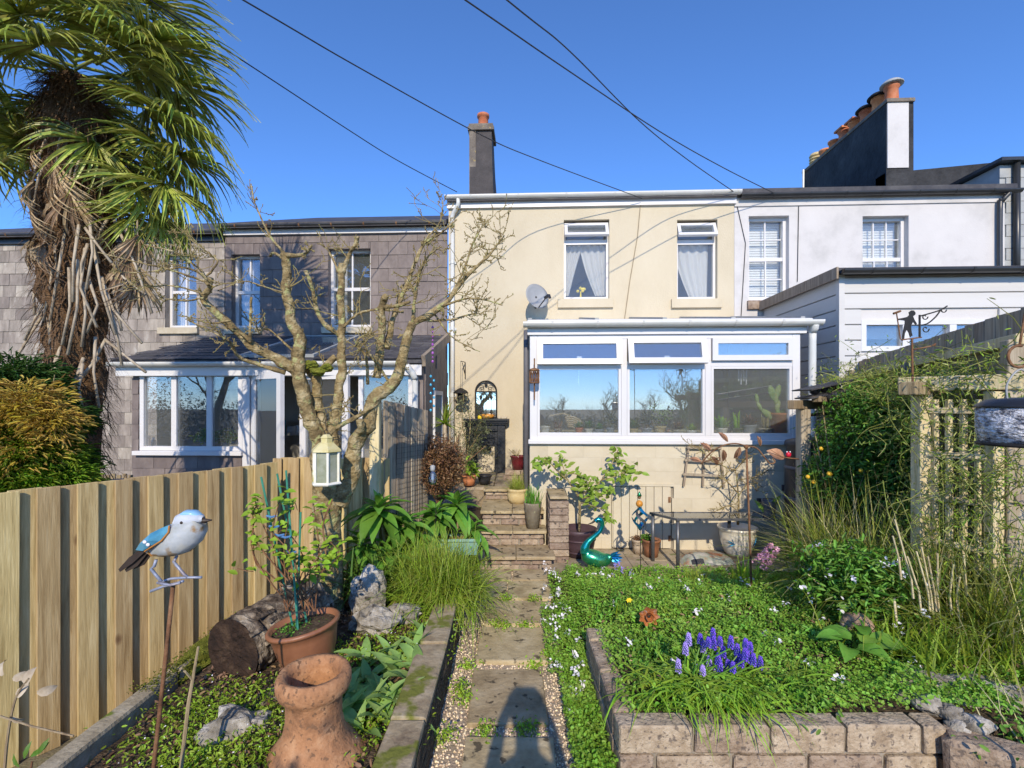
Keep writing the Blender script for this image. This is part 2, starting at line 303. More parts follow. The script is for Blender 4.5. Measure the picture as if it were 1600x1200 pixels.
    def obj(s, name, m, parent=None, smooth=False, bevel=0, **kw):
        return link(s.mesh(name, smooth), name, m, parent, bevel=bevel, **kw)
def W(o):
    b = Matrix.LocRotScale(o.location, o.rotation_euler, o.scale)
    return W(o.parent) @ o.matrix_parent_inverse @ b if o.parent else b
def link(me, name, m, parent=None, M=None, bevel=0, label=None, cat=None, group=None, kind=None):
    o = bpy.data.objects.new(name, me)
    if M is not None:
        l, r, sc = M.decompose(); o.location = l; o.rotation_euler = r.to_euler(); o.scale = sc
    if m and me and not me.materials: me.materials.append(MATS[m])
    if parent: o.parent = parent; o.matrix_parent_inverse = W(parent).inverted()
    COL.objects.link(o); tag(o, label, cat, group, kind)
    if bevel:
        b = o.modifiers.new('bevel', 'BEVEL'); b.width = bevel; b.segments = 2; b.limit_method = 'ANGLE'
    return o
def tag(o, label=None, cat=None, group=None, kind=None):
    for k, v in (('label', label), ('category', cat), ('group', group), ('kind', kind)):
        if v: o[k] = v
    return o
def thing(name, label, cat, loc, group=None):
    o = bpy.data.objects.new(name, None); o.empty_display_size = .1; COL.objects.link(o); o.location = loc
    return tag(o, label, cat, group)
_pc = {}
def piece(name, m, parent, c, size, rz=0, bev=.004, rot=None, jag=0, **kw):   # one brick / plank / slab: bevelled box, mesh shared between alike pieces
    key = (round(size[0], 3), round(size[1], 3), round(size[2], 3), bev, m, jag and rnd.randint(0, 3))
    me = _pc.get(key)
    if me is None:
        bm = bmesh.new(); bmesh.ops.create_cube(bm, size=1)
        for v in bm.verts: v.co = Vector((v.co.x*size[0], v.co.y*size[1], v.co.z*size[2]))
        if bev: bmesh.ops.bevel(bm, geom=list(bm.edges), offset=bev, segments=1, affect='EDGES', clamp_overlap=True)
        if jag:
            for v in bm.verts: v.co += Vector((rnd.uniform(-jag, jag), rnd.uniform(-jag, jag), rnd.uniform(-jag, jag)*.5))
        me = bpy.data.meshes.new(name); bm.to_mesh(me); bm.free(); _pc[key] = me
    M = Matrix.Translation(Vector(c)) @ (rot or Euler((0, 0, rz))).to_matrix().to_4x4()
    return link(me, name, m, parent, M=M, **kw)
def copy_tree(o, parent=None, delta=None):
    c = o.copy(); COL.objects.link(c); c.parent = parent
    for ch in [x for x in bpy.data.objects if x.parent == o]: copy_tree(ch, c)
    return c
def arr_mesh(name, V, F):                                         # numpy verts + quads
    me = bpy.data.meshes.new(name); V = np.asarray(V, np.float32); F = np.asarray(F, np.int32); k = F.shape[1]
    me.vertices.add(len(V)); me.vertices.foreach_set('co', V.ravel()); me.loops.add(F.size); me.loops.foreach_set('vertex_index', F.ravel())
    me.polygons.add(len(F)); me.polygons.foreach_set('loop_start', np.arange(0, F.size, k, dtype=np.int32)); me.polygons.foreach_set('loop_total', np.full(len(F), k, np.int32))
    me.update(calc_edges=True); return me
LT = np.array([[0, 0, 0], [.3, .42, .1], [.75, .36, .06], [1, 0, -.12], [.75, -.36, .06], [.3, -.42, .1]], np.float32)
LF = np.array([[0, 3, 2, 1], [0, 5, 4, 3]])
def unit(a): return a/np.maximum(np.linalg.norm(a, axis=1, keepdims=True), 1e-6)
def scatter(name, m, parent, pos, length, width, tilt=.5, dirs=None, up=None, kind='stuff', **kw):
    n = len(pos); pos = np.asarray(pos, np.float32)
    d = dirs if dirs is not None else np.c_[nr.normal(size=(n, 2)), nr.normal(size=n)*tilt]
    d = unit(np.asarray(d)); u = up if up is not None else np.c_[nr.normal(size=(n, 2))*tilt, np.ones(n)]
    u = np.asarray(u); u = unit(u-d*np.sum(u*d, 1, keepdims=True)); s = np.cross(u, d)
    Lg = np.asarray(length if np.ndim(length) else nr.uniform(.7, 1.25, n)*length); Wd = Lg*width
    V = pos[:, None]+LT[None, :, 0:1]*(d*Lg[:, None])[:, None]+LT[None, :, 1:2]*(s*Wd[:, None])[:, None]+LT[None, :, 2:3]*(u*Lg[:, None])[:, None]
    F = (LF[None]+np.arange(n)[:, None, None]*6).reshape(-1, 4)
    return link(arr_mesh(name, V.reshape(-1, 3), F), name, m, parent, kind=kind, **kw)
def cloud(n, c, r, shell=.35, seed=0, lump=.35):                 # points in a lumpy ellipsoid, denser outside
    d = unit(nr.normal(size=(n, 3))); q = nr.uniform(0, 1, n)**shell
    k = np.array([1+lump*mnoise.fractal(Vector(x)*2.1+Vector((seed*5.3, seed, 2)), 1, 2, 3) for x in d])
    return np.asarray(c)+d*(q*k)[:, None]*np.asarray(r)
def smooth_path(pts, rad, k=4):
    P = [Vector(p) for p in pts]; out = []; ro = []
    for i in range(len(P)-1):
        a, b, c, d = P[max(i-1, 0)], P[i], P[i+1], P[min(i+2, len(P)-1)]
        for j in range(k):
            t = j/k; out.append(.5*((2*b)+(c-a)*t+(2*a-5*b+4*c-d)*t*t+(3*b-a-3*c+d)*t**3)); ro.append(rad[i]*(1-t)+rad[i+1]*t)
    return out+[P[-1]], ro+[rad[-1]]
def lerp(a, b, t): return a+(b-a)*t
# ================================================================ SETTING
MB().box((-150, -150, -.9), (150, 150, -.34)).obj('ground', 'earth', kind='structure')
def hL(l, d):                                                     # left bed surface
    t = min(1, max(0, (d-4.6)/2.0)); z = .2+.42*t*t*(3-2*t)
    e = min(1, max(0, (l+2.1)/.9)); z = lerp(.06, z, e)
    return z+.03*mnoise.noise(Vector((l*3, d*3, 0)))+.014*mnoise.noise(Vector((l*11, d*11, 3)))
def hR(l, d):                                                     # right bed surface
    wall = .5 if d < 3.25 else .5+.0*d
    t = min(1, max(0, (l-.42)/(.12 if d < 3.2 else .5))); z = lerp(.03, .27, t)
    e = min(1, max(0, (5.1-d)/1.5)); z = lerp(.02, z, e*e*(3-2*e))
    z *= 1 if d > 2.3 else 1
    return z+.022*mnoise.noise(Vector((l*3.1, d*3, 7)))
def field(name, m, l0, l1, d0, d1, h, st, base=-.34):
    nl, nd = int((l1-l0)/st)+1, int((d1-d0)/st)+1; b = MB(); vs = []; fs = []
    for j in range(nd+1):
        for i in range(nl+1):
            l, d = lerp(l0, l1, i/nl), lerp(d0, d1, j/nd); vs.append(G(l, d, h(l, d)))
    k = nl+1; fs = [(j*k+i, j*k+i+1, (j+1)*k+i+1, (j+1)*k+i) for j in range(nd) for i in range(nl)]
    rim = [i for i in range(nl+1)]+[j*k+nl for j in range(1, nd+1)]+[nd*k+i for i in range(nl-1, -1, -1)]+[j*k for j in range(nd-1, 0, -1)]
    n0 = len(vs); vs += [Vector((vs[i].x, vs[i].y, base)) for i in rim]; m2 = len(rim)
    fs += [(rim[i], n0+i, n0+(i+1) % m2, rim[(i+1) % m2]) for i in range(m2)]
    return b.add(vs, fs).obj(name, m, smooth=False, kind='structure')
field('garden_bed', 'soil', -2.04, -.47, .6, 5.3, hL, .06)
bedR = field('garden_bed', 'soil', .62, 3.6, 2.36, 5.2, lambda l, d: hR(l, d)-.02, .07)
field('garden_bed', 'soil', .36, .615, .7, 5.0, lambda l, d: (.02 if d < 3.25 else hR(l, d)-.02), .06, -.3)
b = MB()
for lo, hi, d0, d1 in ((-.465, .355, .3, 5.24), (-2.6, -.47, -4, .59), (-.465, .9, -4, .29), (.905, 3.4, -4, 2.2)):
    b.prism([(lo, -.345), (hi, -.345), (hi, -.02), (lo, -.02)], d0, d1, lambda v: G(v.x, v.y, v.z))
gp = b.obj('garden_path', 'gravel_bed', kind='structure')
# loose stones of the path
n = 9000; l = nr.uniform(-.45, .36, n); d = 2.05+nr.uniform(0, 1, n)**1.3*3.15; sz = nr.uniform(.005, .0105, n)
oc = np.array([[1, 0, 0], [0, 1, 0], [-1, 0, 0], [0, -1, 0], [0, 0, .8], [0, 0, -.8]], np.float32)
V = oc[None]*sz[:, None, None]*nr.uniform(.6, 1.3, (n, 6, 1)); V[..., 2] += (sz*.25)[:, None]-.02
a = nr.uniform(0, 6.3, n); ca, sa = np.cos(a)[:, None], np.sin(a)[:, None]
V = np.stack([V[..., 0]*ca-V[..., 1]*sa+(l*RT.x+d*FW.x)[:, None], V[..., 0]*sa+V[..., 1]*ca+(l*RT.y+d*FW.y)[:, None], V[..., 2]], -1)
F = (np.array([[0, 1, 4], [1, 2, 4], [2, 3, 4], [3, 0, 4], [1, 0, 5], [2, 1, 5], [3, 2, 5], [0, 3, 5]])[None]+np.arange(n)[:, None, None]*6).reshape(-1, 3)
link(arr_mesh('gravel', V.reshape(-1, 3), F), 'gravel', 'gravel', gp, kind='stuff')
for l0, l1, d0, d1 in ((-.25, .22, 2.06, 2.6), (-.255, .205, 2.71, 3.26), (-.25, .265, 3.36, 3.87), (-.22, .28, 3.93, 4.39), (-.32, -.055, 4.45, 4.88), (-.035, .38, 4.45, 4.88), (-.36, -.01, 4.905, 5.215), (.01, .37, 4.9, 5.215)):
    piece('slab', 'slab', gp, G((l0+l1)/2, (d0+d1)/2, -.012), (l1-l0, d1-d0, .045), YAW+rnd.uniform(-.03, .03), .006, jag=.006)
# patio with flagstones
b = MB().prism([(.375, -.345), (4.6, -.345), (4.6, -.025), (.375, -.025)], 5.05, 6.3, lambda v: G(v.x, v.y, v.z))
pat = b.obj('patio', 'path_dirt', kind='structure')
cx = .385
for i in range(8):
    wd = rnd.choice((.45, .6, .52)); cy = 5.06
    while cy < 6.0:
        dd = rnd.choice((.45, .6)); dd = min(dd, 6.02-cy)
        if dd > .1: piece('flagstone', 'flag', pat, G(cx+wd/2, cy+dd/2, -.01), (wd-.012, dd-.012, .04), YAW, .004, jag=.003)
        cy += dd
    cx += wd
# terrace behind the steps
ter = MB().prism([(-1.75, -.34), (.28, -.34), (.28, .62), (-1.75, .62)], 6.55, 8.1, lambda v: G(v.x, v.y, v.z)).obj('terrace', 'path_dirt', kind='structure')
for i in range(4):
    for j in range(3):
        piece('flagstone', 'flag', ter, G(-1.5+.5*i, 6.83+.51*j, .635), (.488, .497, .05), YAW, .005, jag=.003)
MB().prism([(-3.2, -.34), (-.36, -.34), (-.36, .4), (-3.2, .25)], 5.32, 6.54, lambda v: G(v.x, v.y, v.z)).obj('garden_bed', 'soil', kind='structure')

# ---------------------------------------------------------------- brick steps
st = thing('garden_steps', 'worn brick garden steps with stone treads climbing to the terrace', 'steps', G(0, 5.3, 0))
LV = [(.15, 5.23, 5.62, -.36, .44), (.33, 5.60, 5.84, -.36, .37), (.51, 5.82, 6.5, -.36, .36), (.66, 6.46, 6.6, -.36, .3)]
zb = -.02
for zt, d0, d1, l0, l1 in LV:
    MB().prism([(l0+.01, zb-.3), (l1-.01, zb-.3), (l1-.01, zt-.04), (l0+.01, zt-.04)], d0+.035, d1+.02, lambda v: G(v.x, v.y, v.z)).obj('step_core', 'mortar', st)
    h = (zt-.035-max(zb, -.02)); nrow = 2
    for r in range(nrow):
        x = l0-(.1 if r % 2 else 0)
        while x < l1-.02:
            a, c = max(x, l0), min(x+.215, l1)
            if c-a > .04: piece('brick', 'brick', st, G((a+c)/2, d0+.055+rnd.uniform(-.004, .004), max(zb, -.02)+h*(r+.5)/nrow), (c-a-.01, .09, h/nrow-.009), YAW, .006, jag=.003)
            x += .225
    x = l0-.02; k = 2
    for i in range(k):
        wd = (l1-l0+.05)/k; piece('tread', 'slab', st, G(x+wd*(i+.5), (d0+d1)/2-.01, zt-.018), (wd-.006, d1-d0+.06, .036), YAW, .006, jag=.004)
    zb = zt
pr = thing('brick_pier', 'low brick pier ending the garden steps beside the plum pot', 'pier', G(.5, 5.7, 0))
MB().prism([(.46, -.1), (.6, -.1), (.6, .7), (.46, .7)], 5.49, 5.98, lambda v: G(v.x, v.y, v.z)).obj('pier_core', 'mortar', pr)
for r in range(9):
    z = .035+r*.078
    piece('brick', 'brick', pr, G(.53, 5.475, z), (.218, .1, .07), YAW, .006, jag=.003)
    for j in range(2): piece('brick', 'brick', pr, G(.6, 5.645+j*.225, z), (.215, .075, .07), YAW+R(90), .006, jag=.003)
    for j in range(2): piece('brick', 'brick', pr, G(.455, 5.645+j*.225, z), (.215, .075, .07), YAW+R(90), .006, jag=.003)
piece('coping_stone', 'slab', pr, G(.53, 5.72, .735), (.21, .58, .03), YAW, .006, jag=.003)

# ---------------------------------------------------------------- left path edging: timber sleepers under a stone kerb
ed = thing('path_edging', 'rough dark timber edging with pale stone top along the gravel path', 'edging', G(-.43, 2.8, 0))
for i, (a, c) in enumerate(((1.0, 1.9), (1.91, 2.82), (2.83, 3.78))):
    for r in range(2):
        z0 = -.04+r*.145
        b = MB(); nn = 14; vs = []
        for k in range(nn+1):
            dd = lerp(a, c, k/nn)
            for (q, zz) in ((-.47, z0), (-.415, z0), (-.41, z0+.07), (-.418, z0+.14), (-.47, z0+.14)):
                vs.append(G(q+(.014*mnoise.noise(Vector((dd*9, zz*25, r*3))) if q > -.45 else 0), dd, zz))
        fs = [(k*5+j, k*5+(j+1) % 5, (k+1)*5+(j+1) % 5, (k+1)*5+j) for k in range(nn) for j in range(5)]+[(0, 1, 2, 3, 4), tuple(nn*5+j for j in (4, 3, 2, 1, 0))]
        b.add(vs, fs).obj('sleeper', 'sleeper', ed)
for i, (a, c) in enumerate(((.9, 1.62), (1.63, 2.31), (2.32, 3.05), (3.06, 3.8))):
    piece('kerb_stone', 'kerb', ed, G(-.5, (a+c)/2, .265), (.17, c-a-.01, .05), YAW+rnd.uniform(-.006, .006), .008, jag=.006)
ek = thing('concrete_kerb', 'old concrete kerb with moss at the foot of the new fence', 'kerb', G(-2.1, 2.6, 0))
for a, c in ((1.2, 2.1), (2.12, 2.98), (3.0, 3.8)):
    piece('kerb_stone', 'concrete', ek, G(-2.1, (a+c)/2, -.1), (.11, c-a-.015, .5), YAW+rnd.uniform(-.01, .01), .012, jag=.008)

# ---------------------------------------------------------------- right retaining wall of pitted blocks
rw = thing('retaining_wall', 'low wall of pitted brown concrete blocks holding the green flower bed', 'wall', G(.56, 2.6, 0))
WT = .285; BH = .145
MB().prism([(.535, -.3), (2.02, -.3), (2.02, WT-.03), (.535, WT-.03)], 2.3, 2.37, lambda v: G(v.x, v.y, v.z)).prism([(.53, -.3), (.6, -.3), (.6, WT-.03), (.53, WT-.03)], 2.371, 3.28, lambda v: G(v.x, v.y, v.z)).obj('wall_core', 'mortar', rw)
for r in range(4):
    z = WT-BH*(r+.5); off = .18 if r % 2 else 0
    x = .5-off
    while x < 2.04:
        a, c = max(x, .5), min(x+.355, 2.05)
        if c-a > .04: piece('block', 'block', rw, G((a+c)/2, 2.33+rnd.uniform(-.004, .004), z), (c-a-.011, .11, BH-.011), YAW, .009, jag=.004)
        x += .36
    y = 2.392+(.18 if r % 2 else 0)*0
    k = 0
    while y < 3.25:
        c = min(y+(.355 if not (r % 2 and k == 0) else .18), 3.28)
        if c-y > .05: piece('block', 'block', rw, G(.555+rnd.uniform(-.003, .003), (y+c)/2, z), (c-y-.011, .11, BH-.011), YAW+R(90), .009, jag=.004)
        y = c+.005; k += 1
sw = thing('stone_edging', 'rough grey stone edging leading off the block wall past the log', 'edging', G(2.3, 2.2, 0))
for i in range(4):
    piece('stone', 'block', sw, G(2.17+.3*i, 2.2-.16*i, .08), (.33, .16, .36), YAW-R(28)+rnd.uniform(-.05, .05), .02, jag=.012)

# ================================================================ HOUSES
HY = 8.0
def holed(name, m, parent, x0, x1, z0, z1, y, holes, depth=.16):
    xs = sorted({x0, x1, *[h[0] for h in holes], *[h[1] for h in holes]}); zs = sorted({z0, z1, *[h[2] for h in holes], *[h[3] for h in holes]})
    b = MB()
    ins = lambda x, z: any(h[0] < x < h[1] and h[2] < z < h[3] for h in holes)
    for i in range(len(xs)-1):
        for j in range(len(zs)-1):
            if not ins((xs[i]+xs[i+1])/2, (zs[j]+zs[j+1])/2):
                b.add([(xs[i], y, zs[j]), (xs[i+1], y, zs[j]), (xs[i+1], y, zs[j+1]), (xs[i], y, zs[j+1])], [(0, 1, 2, 3)])
    for a, c, e, g in holes:
        q = y+depth
        b.add([(a, y, e), (c, y, e), (c, y, g), (a, y, g), (a, q, e), (c, q, e), (c, q, g), (a, q, g)], [(0, 1, 5, 4), (1, 2, 6, 5), (2, 3, 7, 6), (3, 0, 4, 7)])
    return b.obj(name, m, parent)
def rect(b, x0, x1, z0, z1, y0, y1, w, wb=None, wt=None):
    wb = wb or w; wt = wt or w
    b.box((x0, y0, z0), (x0+w, y1, z1)).box((x1-w, y0, z0), (x1, y1, z1)).box((x0+w, y0+.001, z0), (x1-w, y1-.001, z0+wb)).box((x0+w, y0+.001, z1-wt), (x1-w, y1-.001, z1))
    return b
def pane(parent, x0, x1, z0, z1, y, m='pane', name='pane'):
    return MB().box((x0, y, z0), (x1, y+.012, z1)).obj(name, m, parent)
def px_rect(a, c, t, bt, Y): p, q = yp((a+c)/2, t, Y), yp((a+c)/2, bt, Y); return X(a, Y), X(c, Y), q.z, p.z
def room(parent, x0, x1, z0, z1, y0, y1, m='room'):
    b = MB(); b.add([(x0, y0, z0), (x1, y0, z0), (x1, y1, z0), (x0, y1, z0), (x0, y0, z1), (x1, y0, z1), (x1, y1, z1), (x0, y1, z1)], [(0, 1, 2, 3), (7, 6, 5, 4), (1, 5, 6, 2), (2, 6, 7, 3), (3, 7, 4, 0)])
    return b.obj('interior', m, parent)
def gutter(b, p0, p1, r=.055):
    p0, p1 = Vector(p0), Vector(p1); n = 8; ax = (p1-p0).normalized(); sd = Vector((0, 0, 1)).cross(ax).normalized(); vs = []
    for p in (p0, p1):
        for rr in (r, r-.006):
            for j in range(n+1):
                t = math.pi*j/n; vs.append(p+sd*math.cos(t)*rr-Vector((0, 0, 1))*math.sin(t)*rr)
    k = n+1; fs = []
    for j in range(n): fs += [(j, j+1, 2*k+j+1, 2*k+j), (k+j+1, k+j, 3*k+j, 3*k+j+1), (j+1, j, k+j, k+j+1), (2*k+j, 2*k+j+1, 3*k+j+1, 3*k+j)]
    fs += [(0, 2*k, 3*k, k), (n, k+n, 3*k+n, 2*k+n), tuple(range(k)), tuple(2*k+n-j for j in range(k))]
    return b.add(vs, fs)
def brackets(parent, m, x0, x1, n, y, z, r=.062):
    for i in range(n):
        x = lerp(x0, x1, (i+.5)/n); b = MB(); vs = []
        gutter(b, (x-.012, y, z), (x+.012, y, z), r); b.obj('bracket', m, parent)

# ---- cream house
ch = thing('cream_house', 'cream rendered terraced house with white gutter and two tilted top windows', 'house', (1.3, HY, -.3))
cx0, cx1 = X(701, HY), X(1147, HY); ez = Z(312, HY, 920)
w1 = px_rect(881, 952, 343, 467, HY); w2 = px_rect(1058, 1121, 343, 467, HY)
holed('wall', 'cream', ch, cx0, cx1, -.3, ez+.1, HY, [w1, w2], .15)
MB().box((cx0, HY+.002, -.3), (cx0+.02, HY+4.5, ez+.1)).box((cx1-.02, HY+.002, -.3), (cx1, HY+4.5, ez+.1)).obj('side_wall', 'cream', ch)
MB().prism([(HY-.12, ez+.06), (HY+4, ez+1.45), (HY+4, ez+1.36), (HY-.12, ez-.03)], cx0, cx1, lambda v: Vector((v.y, v.x, v.z))).obj('roof', 'roof_slate', ch)
for wi, (a, c, e, g) in enumerate((w1, w2)):
    y = HY+.09; f = rect(MB(), a, c, e, g-.03, y, y+.06, .038, .05).obj('window', 'upvc', ch)
    tz = e+(g-e)*.71
    MB().box((a+.04, y+.004, tz), (c-.04, y+.056, tz+.075)).obj('transom', 'upvc', f)
    pane(f, a+.03, c-.03, e+.04, tz, y+.03, 'pane_up')
    pane(f, a+.03, c-.03, tz+.075, g-.06, y+.035, 'pane_dark')
    # top-hung light standing open
    ang = R(-27); hb = g-.03; hh = .33*(g-e)*.6; b = MB(); rect(b, a+.012, c-.012, -hh, 0, -.03, .02, .05)
    M = Matrix.Translation((0, y-.015, hb-.02)) @ Matrix.Rotation(ang, 4, 'X'); b.v = [tuple(M @ Vector(v)) for v in b.v]; s_ = b.obj('top_light', 'upvc', f)
    b = MB().box((a+.05, -.01, -hh+.05), (c-.05, 0, -.05)); b.v = [tuple(M @ Vector(v)) for v in b.v]; b.obj('pane', 'pane_dark', f)
    room(ch, a-.5, c+.5, e-.6, g+.25, HY+.165, HY+2.6)
    MB().box((a-.1, HY-.055, e-.15), (c+.06, HY+.05, e-.005)).obj('window_sill', 'cream', ch, bevel=.006)
    # curtains gathered to the sides
    def curtain(xa, xb, xe, zt, zb2):
        b = MB(); nx, nz = 24, 10; vs = []
        for j in range(nz+1):
            t = j/nz; lo_, hi_ = lerp(xa, xe[0], t**1.5), lerp(xb, xe[1], t**.8)
            for i in range(nx+1):
                u = i/nx; vs.append((lerp(lo_, hi_, u), HY+.24+.02*math.sin(u*26), lerp(zt, zb2, t)))
        b.add(vs, [(j*(nx+1)+i, j*(nx+1)+i+1, (j+1)*(nx+1)+i+1, (j+1)*(nx+1)+i) for j in range(nz) for i in range(nx)]).obj('curtain', 'curtain', f, True)
    if wi == 0:
        curtain(a, a+.36, (a-.02, a+.1), tz+.05, e+.1); curtain(c-.46, c, (c-.2, c), tz+.05, e+.1)
        t_ = MB()
        for k in range(6): t_.ball((a+.3+rnd.uniform(-.07, .07), HY+.25, e+.2+rnd.uniform(-.02, .04)), .028, 8, 5)
        t_.tube([(a+.3, HY+.25, e-.02), (a+.3, HY+.25, e+.18)], [.03, .008], 6).obj('daffodil_vase', 'petal_yellow', f)
    else: curtain(a, c-.06, (c-.36, c-.08), tz+.05, e+.03)
b = MB(); gz = Z(303, HY-.1, 920); gutter(b, (cx0-.04, HY-.12, gz), (cx1+.06, HY-.12, gz), .06); b.obj('gutter', 'gutter_white', ch, True)
MB().box((cx0-.02, HY-.05, gz-.17), (cx1+.02, HY+.0, gz-.02)).obj('fascia', 'upvc', ch)
brackets(ch, 'gutter_white', cx0, cx1, 6, HY-.12, gz, .064)
xd = X(705, HY)+.03; b = MB(); b.tube(*smooth_path([(xd+.1, HY-.12, gz-.04), (xd+.1, HY-.12, gz-.15), (xd, HY-.06, gz-.3), (xd, HY-.06, gz-.5)], [.034]*4), 8); b.tube([(xd, HY-.06, gz-.5), (xd, HY-.06, .6)], .034, 10); b.obj('downpipe', 'gutter_white', ch, True)
for z in (4.1, 3.0, 1.9): MB().tube([(xd, HY-.06, z), (xd, HY-.06, z+.06)], .041, 10).box((xd-.06, HY-.02, z+.01), (xd+.06, HY-.002, z+.05)).obj('pipe_clip', 'gutter_white', ch)
b = MB(); b.tube([yp(1001, 318, HY-.015), yp(996, 370, HY-.012), yp(984, 440, HY-.012), yp(976, 498, HY-.012)], .007, 5); b.obj('cable', 'cable_brown', ch)
# chimney with a single pot
CY = 9.6; a0, a1 = X(735, CY), X(768, CY); zt = Z(203, CY, 750)
b = MB(); vs = []
for z, e in ((4.9, .1), (zt-.7, .02), (zt, 0)): vs += [(a0-e*.15, CY-e, z), (a1+e*.9, CY-e, z), (a1+e*1.6, CY+.55, z), (a0-e*.15, CY+.55, z)]
b.add(vs, [(4*k+j, 4*k+(j+1) % 4, 4*k+4+(j+1) % 4, 4*k+4+j) for k in range(2) for j in range(4)]+[(8, 9, 10, 11)])
cs = b.obj('chimney', 'chim_dark', ch)
MB().box((a0-.02, CY-.022, 4.9), (a0+.11, CY+.1, zt-.02)).obj('quoin', 'chim_cement', cs)
MB().box((a0-.05, CY-.05, zt-.02), (a1+.05, CY+.6, zt+.06)).box((a0-.03, CY-.03, zt+.06), (a1+.03, CY+.57, zt+.12)).obj('chimney_cap', 'chim_cement', cs, bevel=.01)
MB().lathe([(.12, 0), (.105, .1), (.1, .26), (.125, .27), (.125, .32), (.085, .33), (.085, .2), (.0, .2)], 16, ((a0+a1)/2+.02, CY+.25, zt+.12)).obj('chimney_pot', 'terracotta_pot', cs, True)
# satellite dish
dc = yp(839, 463, HY-.32); nrm = Vector((.55, -.8, .22)).normalized(); sd_ = thing('satellite_dish', 'grey satellite dish on a wall bracket beside the cream house windows', 'satellite dish', (dc.x, HY, dc.z-.2))
Mq = nrm.to_track_quat('Z', 'Y').to_matrix(); MB().lathe([(.0, -.045), (.1, -.04), (.17, -.022), (.215, .005), (.218, .012), (.17, -.012), (.1, -.03), (0, -.036)], 28, dc, Mq, 1., .95).obj('dish', 'dish', sd_, True)
lnb = dc+nrm*.24+Vector((.02, 0, -.1)); MB().tube([dc+Mq @ Vector((0, -.19, 0))+nrm*0, lnb], .009, 6).tube([dc-nrm*.03, (dc.x-.02, HY-.1, dc.z-.08), (dc.x-.02, HY+.01, dc.z-.12)], .017, 8).obj('arm', 'iron', sd_)
MB().tube([lnb-nrm*.05, lnb+nrm*.04], .026, 10).tube([lnb+Vector((.03, 0, .03)), lnb+Vector((.05, 0, -.03))], .02, 8).obj('receiver', 'black_plastic', sd_)

# ---- white house on the right
wh = thing('white_house', 'white rendered house with black gutters and small paned sash windows', 'house', (6, HY, -.3))
wx0, wx1 = cx1+.004, X(1570, HY); wz = Z(305, HY, 1350)
v1 = px_rect(1170, 1233, 337, 468, HY); v2 = px_rect(1348, 1420, 337, 468, HY)
holed('wall', 'white_render', wh, wx0, wx1, -.3, wz+.12, HY+.003, [v1, v2], .17)
MB().box((wx1-.02, HY+.01, -.3), (wx1, HY+4.5, wz+.1)).obj('side_wall', 'white_render', wh)
MB().prism([(HY-.1, wz+.1), (HY+4, wz+1.5), (HY+4, wz+1.4), (HY-.1, wz)], wx0, wx1+.1, lambda v: Vector((v.y, v.x, v.z))).obj('roof', 'roof_slate', wh)
b = MB(); g2 = Z(300, HY-.1, 1350); gutter(b, (wx0+.06, HY-.1, g2), (wx1+.15, HY-.1, g2), .055); b.obj('gutter', 'gutter_black', wh, True)
brackets(wh, 'gutter_black', wx0+.3, wx1, 7, HY-.1, g2, .06)
MB().box((wx0, HY-.02, g2-.16), (wx1, HY+.0, g2-.03)).obj('fascia', 'white_render', wh)
MB().tube(*smooth_path([(wx1-.02, HY-.1, g2-.05), (wx1-.1, HY-.07, g2-.16), (wx1-.12, HY-.05, g2-.3), (wx1-.12, HY-.05, 3.4)], [.035]*4), 10).obj('downpipe', 'gutter_black', wh, True)
for wi, (a, c, e, g) in enumerate((v1, v2)):
    y = HY+.1; f = rect(MB(), a, c, e, g, y, y+.08, .05, .06).obj('window', 'upvc', wh); mz = e+(g-e)*.5
    MB().box((a+.05, y+.012, mz-.03), (c-.05, y+.07, mz+.03)).obj('meeting_rail', 'upvc', f)
    nv = 2 if wi == 0 else 3
    for (s0, s1, yy) in ((e+.06, mz-.03, y+.015), (mz+.03, g-.05, y+.035)):
        for k in range(1, nv): xx = lerp(a+.05, c-.05, k/nv); MB().box((xx-.01, yy, s0), (xx+.01, yy+.03, s1)).obj('glazing_bar', 'upvc', f)
        zz = (s0+s1)/2
        for k in range(nv):
            xa, xb = lerp(a+.05, c-.05, k/nv)+.01, lerp(a+.05, c-.05, (k+1)/nv)-.01
            MB().box((xa if k else xa-.01, yy+.002, zz-.009), (xb, yy+.028, zz+.009)).obj('glazing_bar', 'upvc', f)
        pane(f, a+.05, c-.05, s0, s1, yy+.012, 'pane_up')
    b = MB(); k = 0; z = e+.03
    while z < g: b.box((a+.03, HY+.27, z), (c-.03, HY+.285, z+.034)); z += .042
    b.obj('blind', 'blind', f); room(wh, a-.4, c+.4, e-.5, g+.25, HY+.19, HY+2.4)
    if wi == 0: MB().box((a-.03, HY-.05, e-.16), (c+.03, HY+.06, e-.02)).obj('window_sill', 'brick', wh, bevel=.008)
MB().tube([yp(1152, 322, HY-.01), yp(1165, 380, HY-.01), yp(1158, 495, HY-.01)], .006, 5).tube([yp(1248, 322, HY-.01), yp(1246, 440, HY-.01)], .006, 5).obj('cable', 'cable', wh)
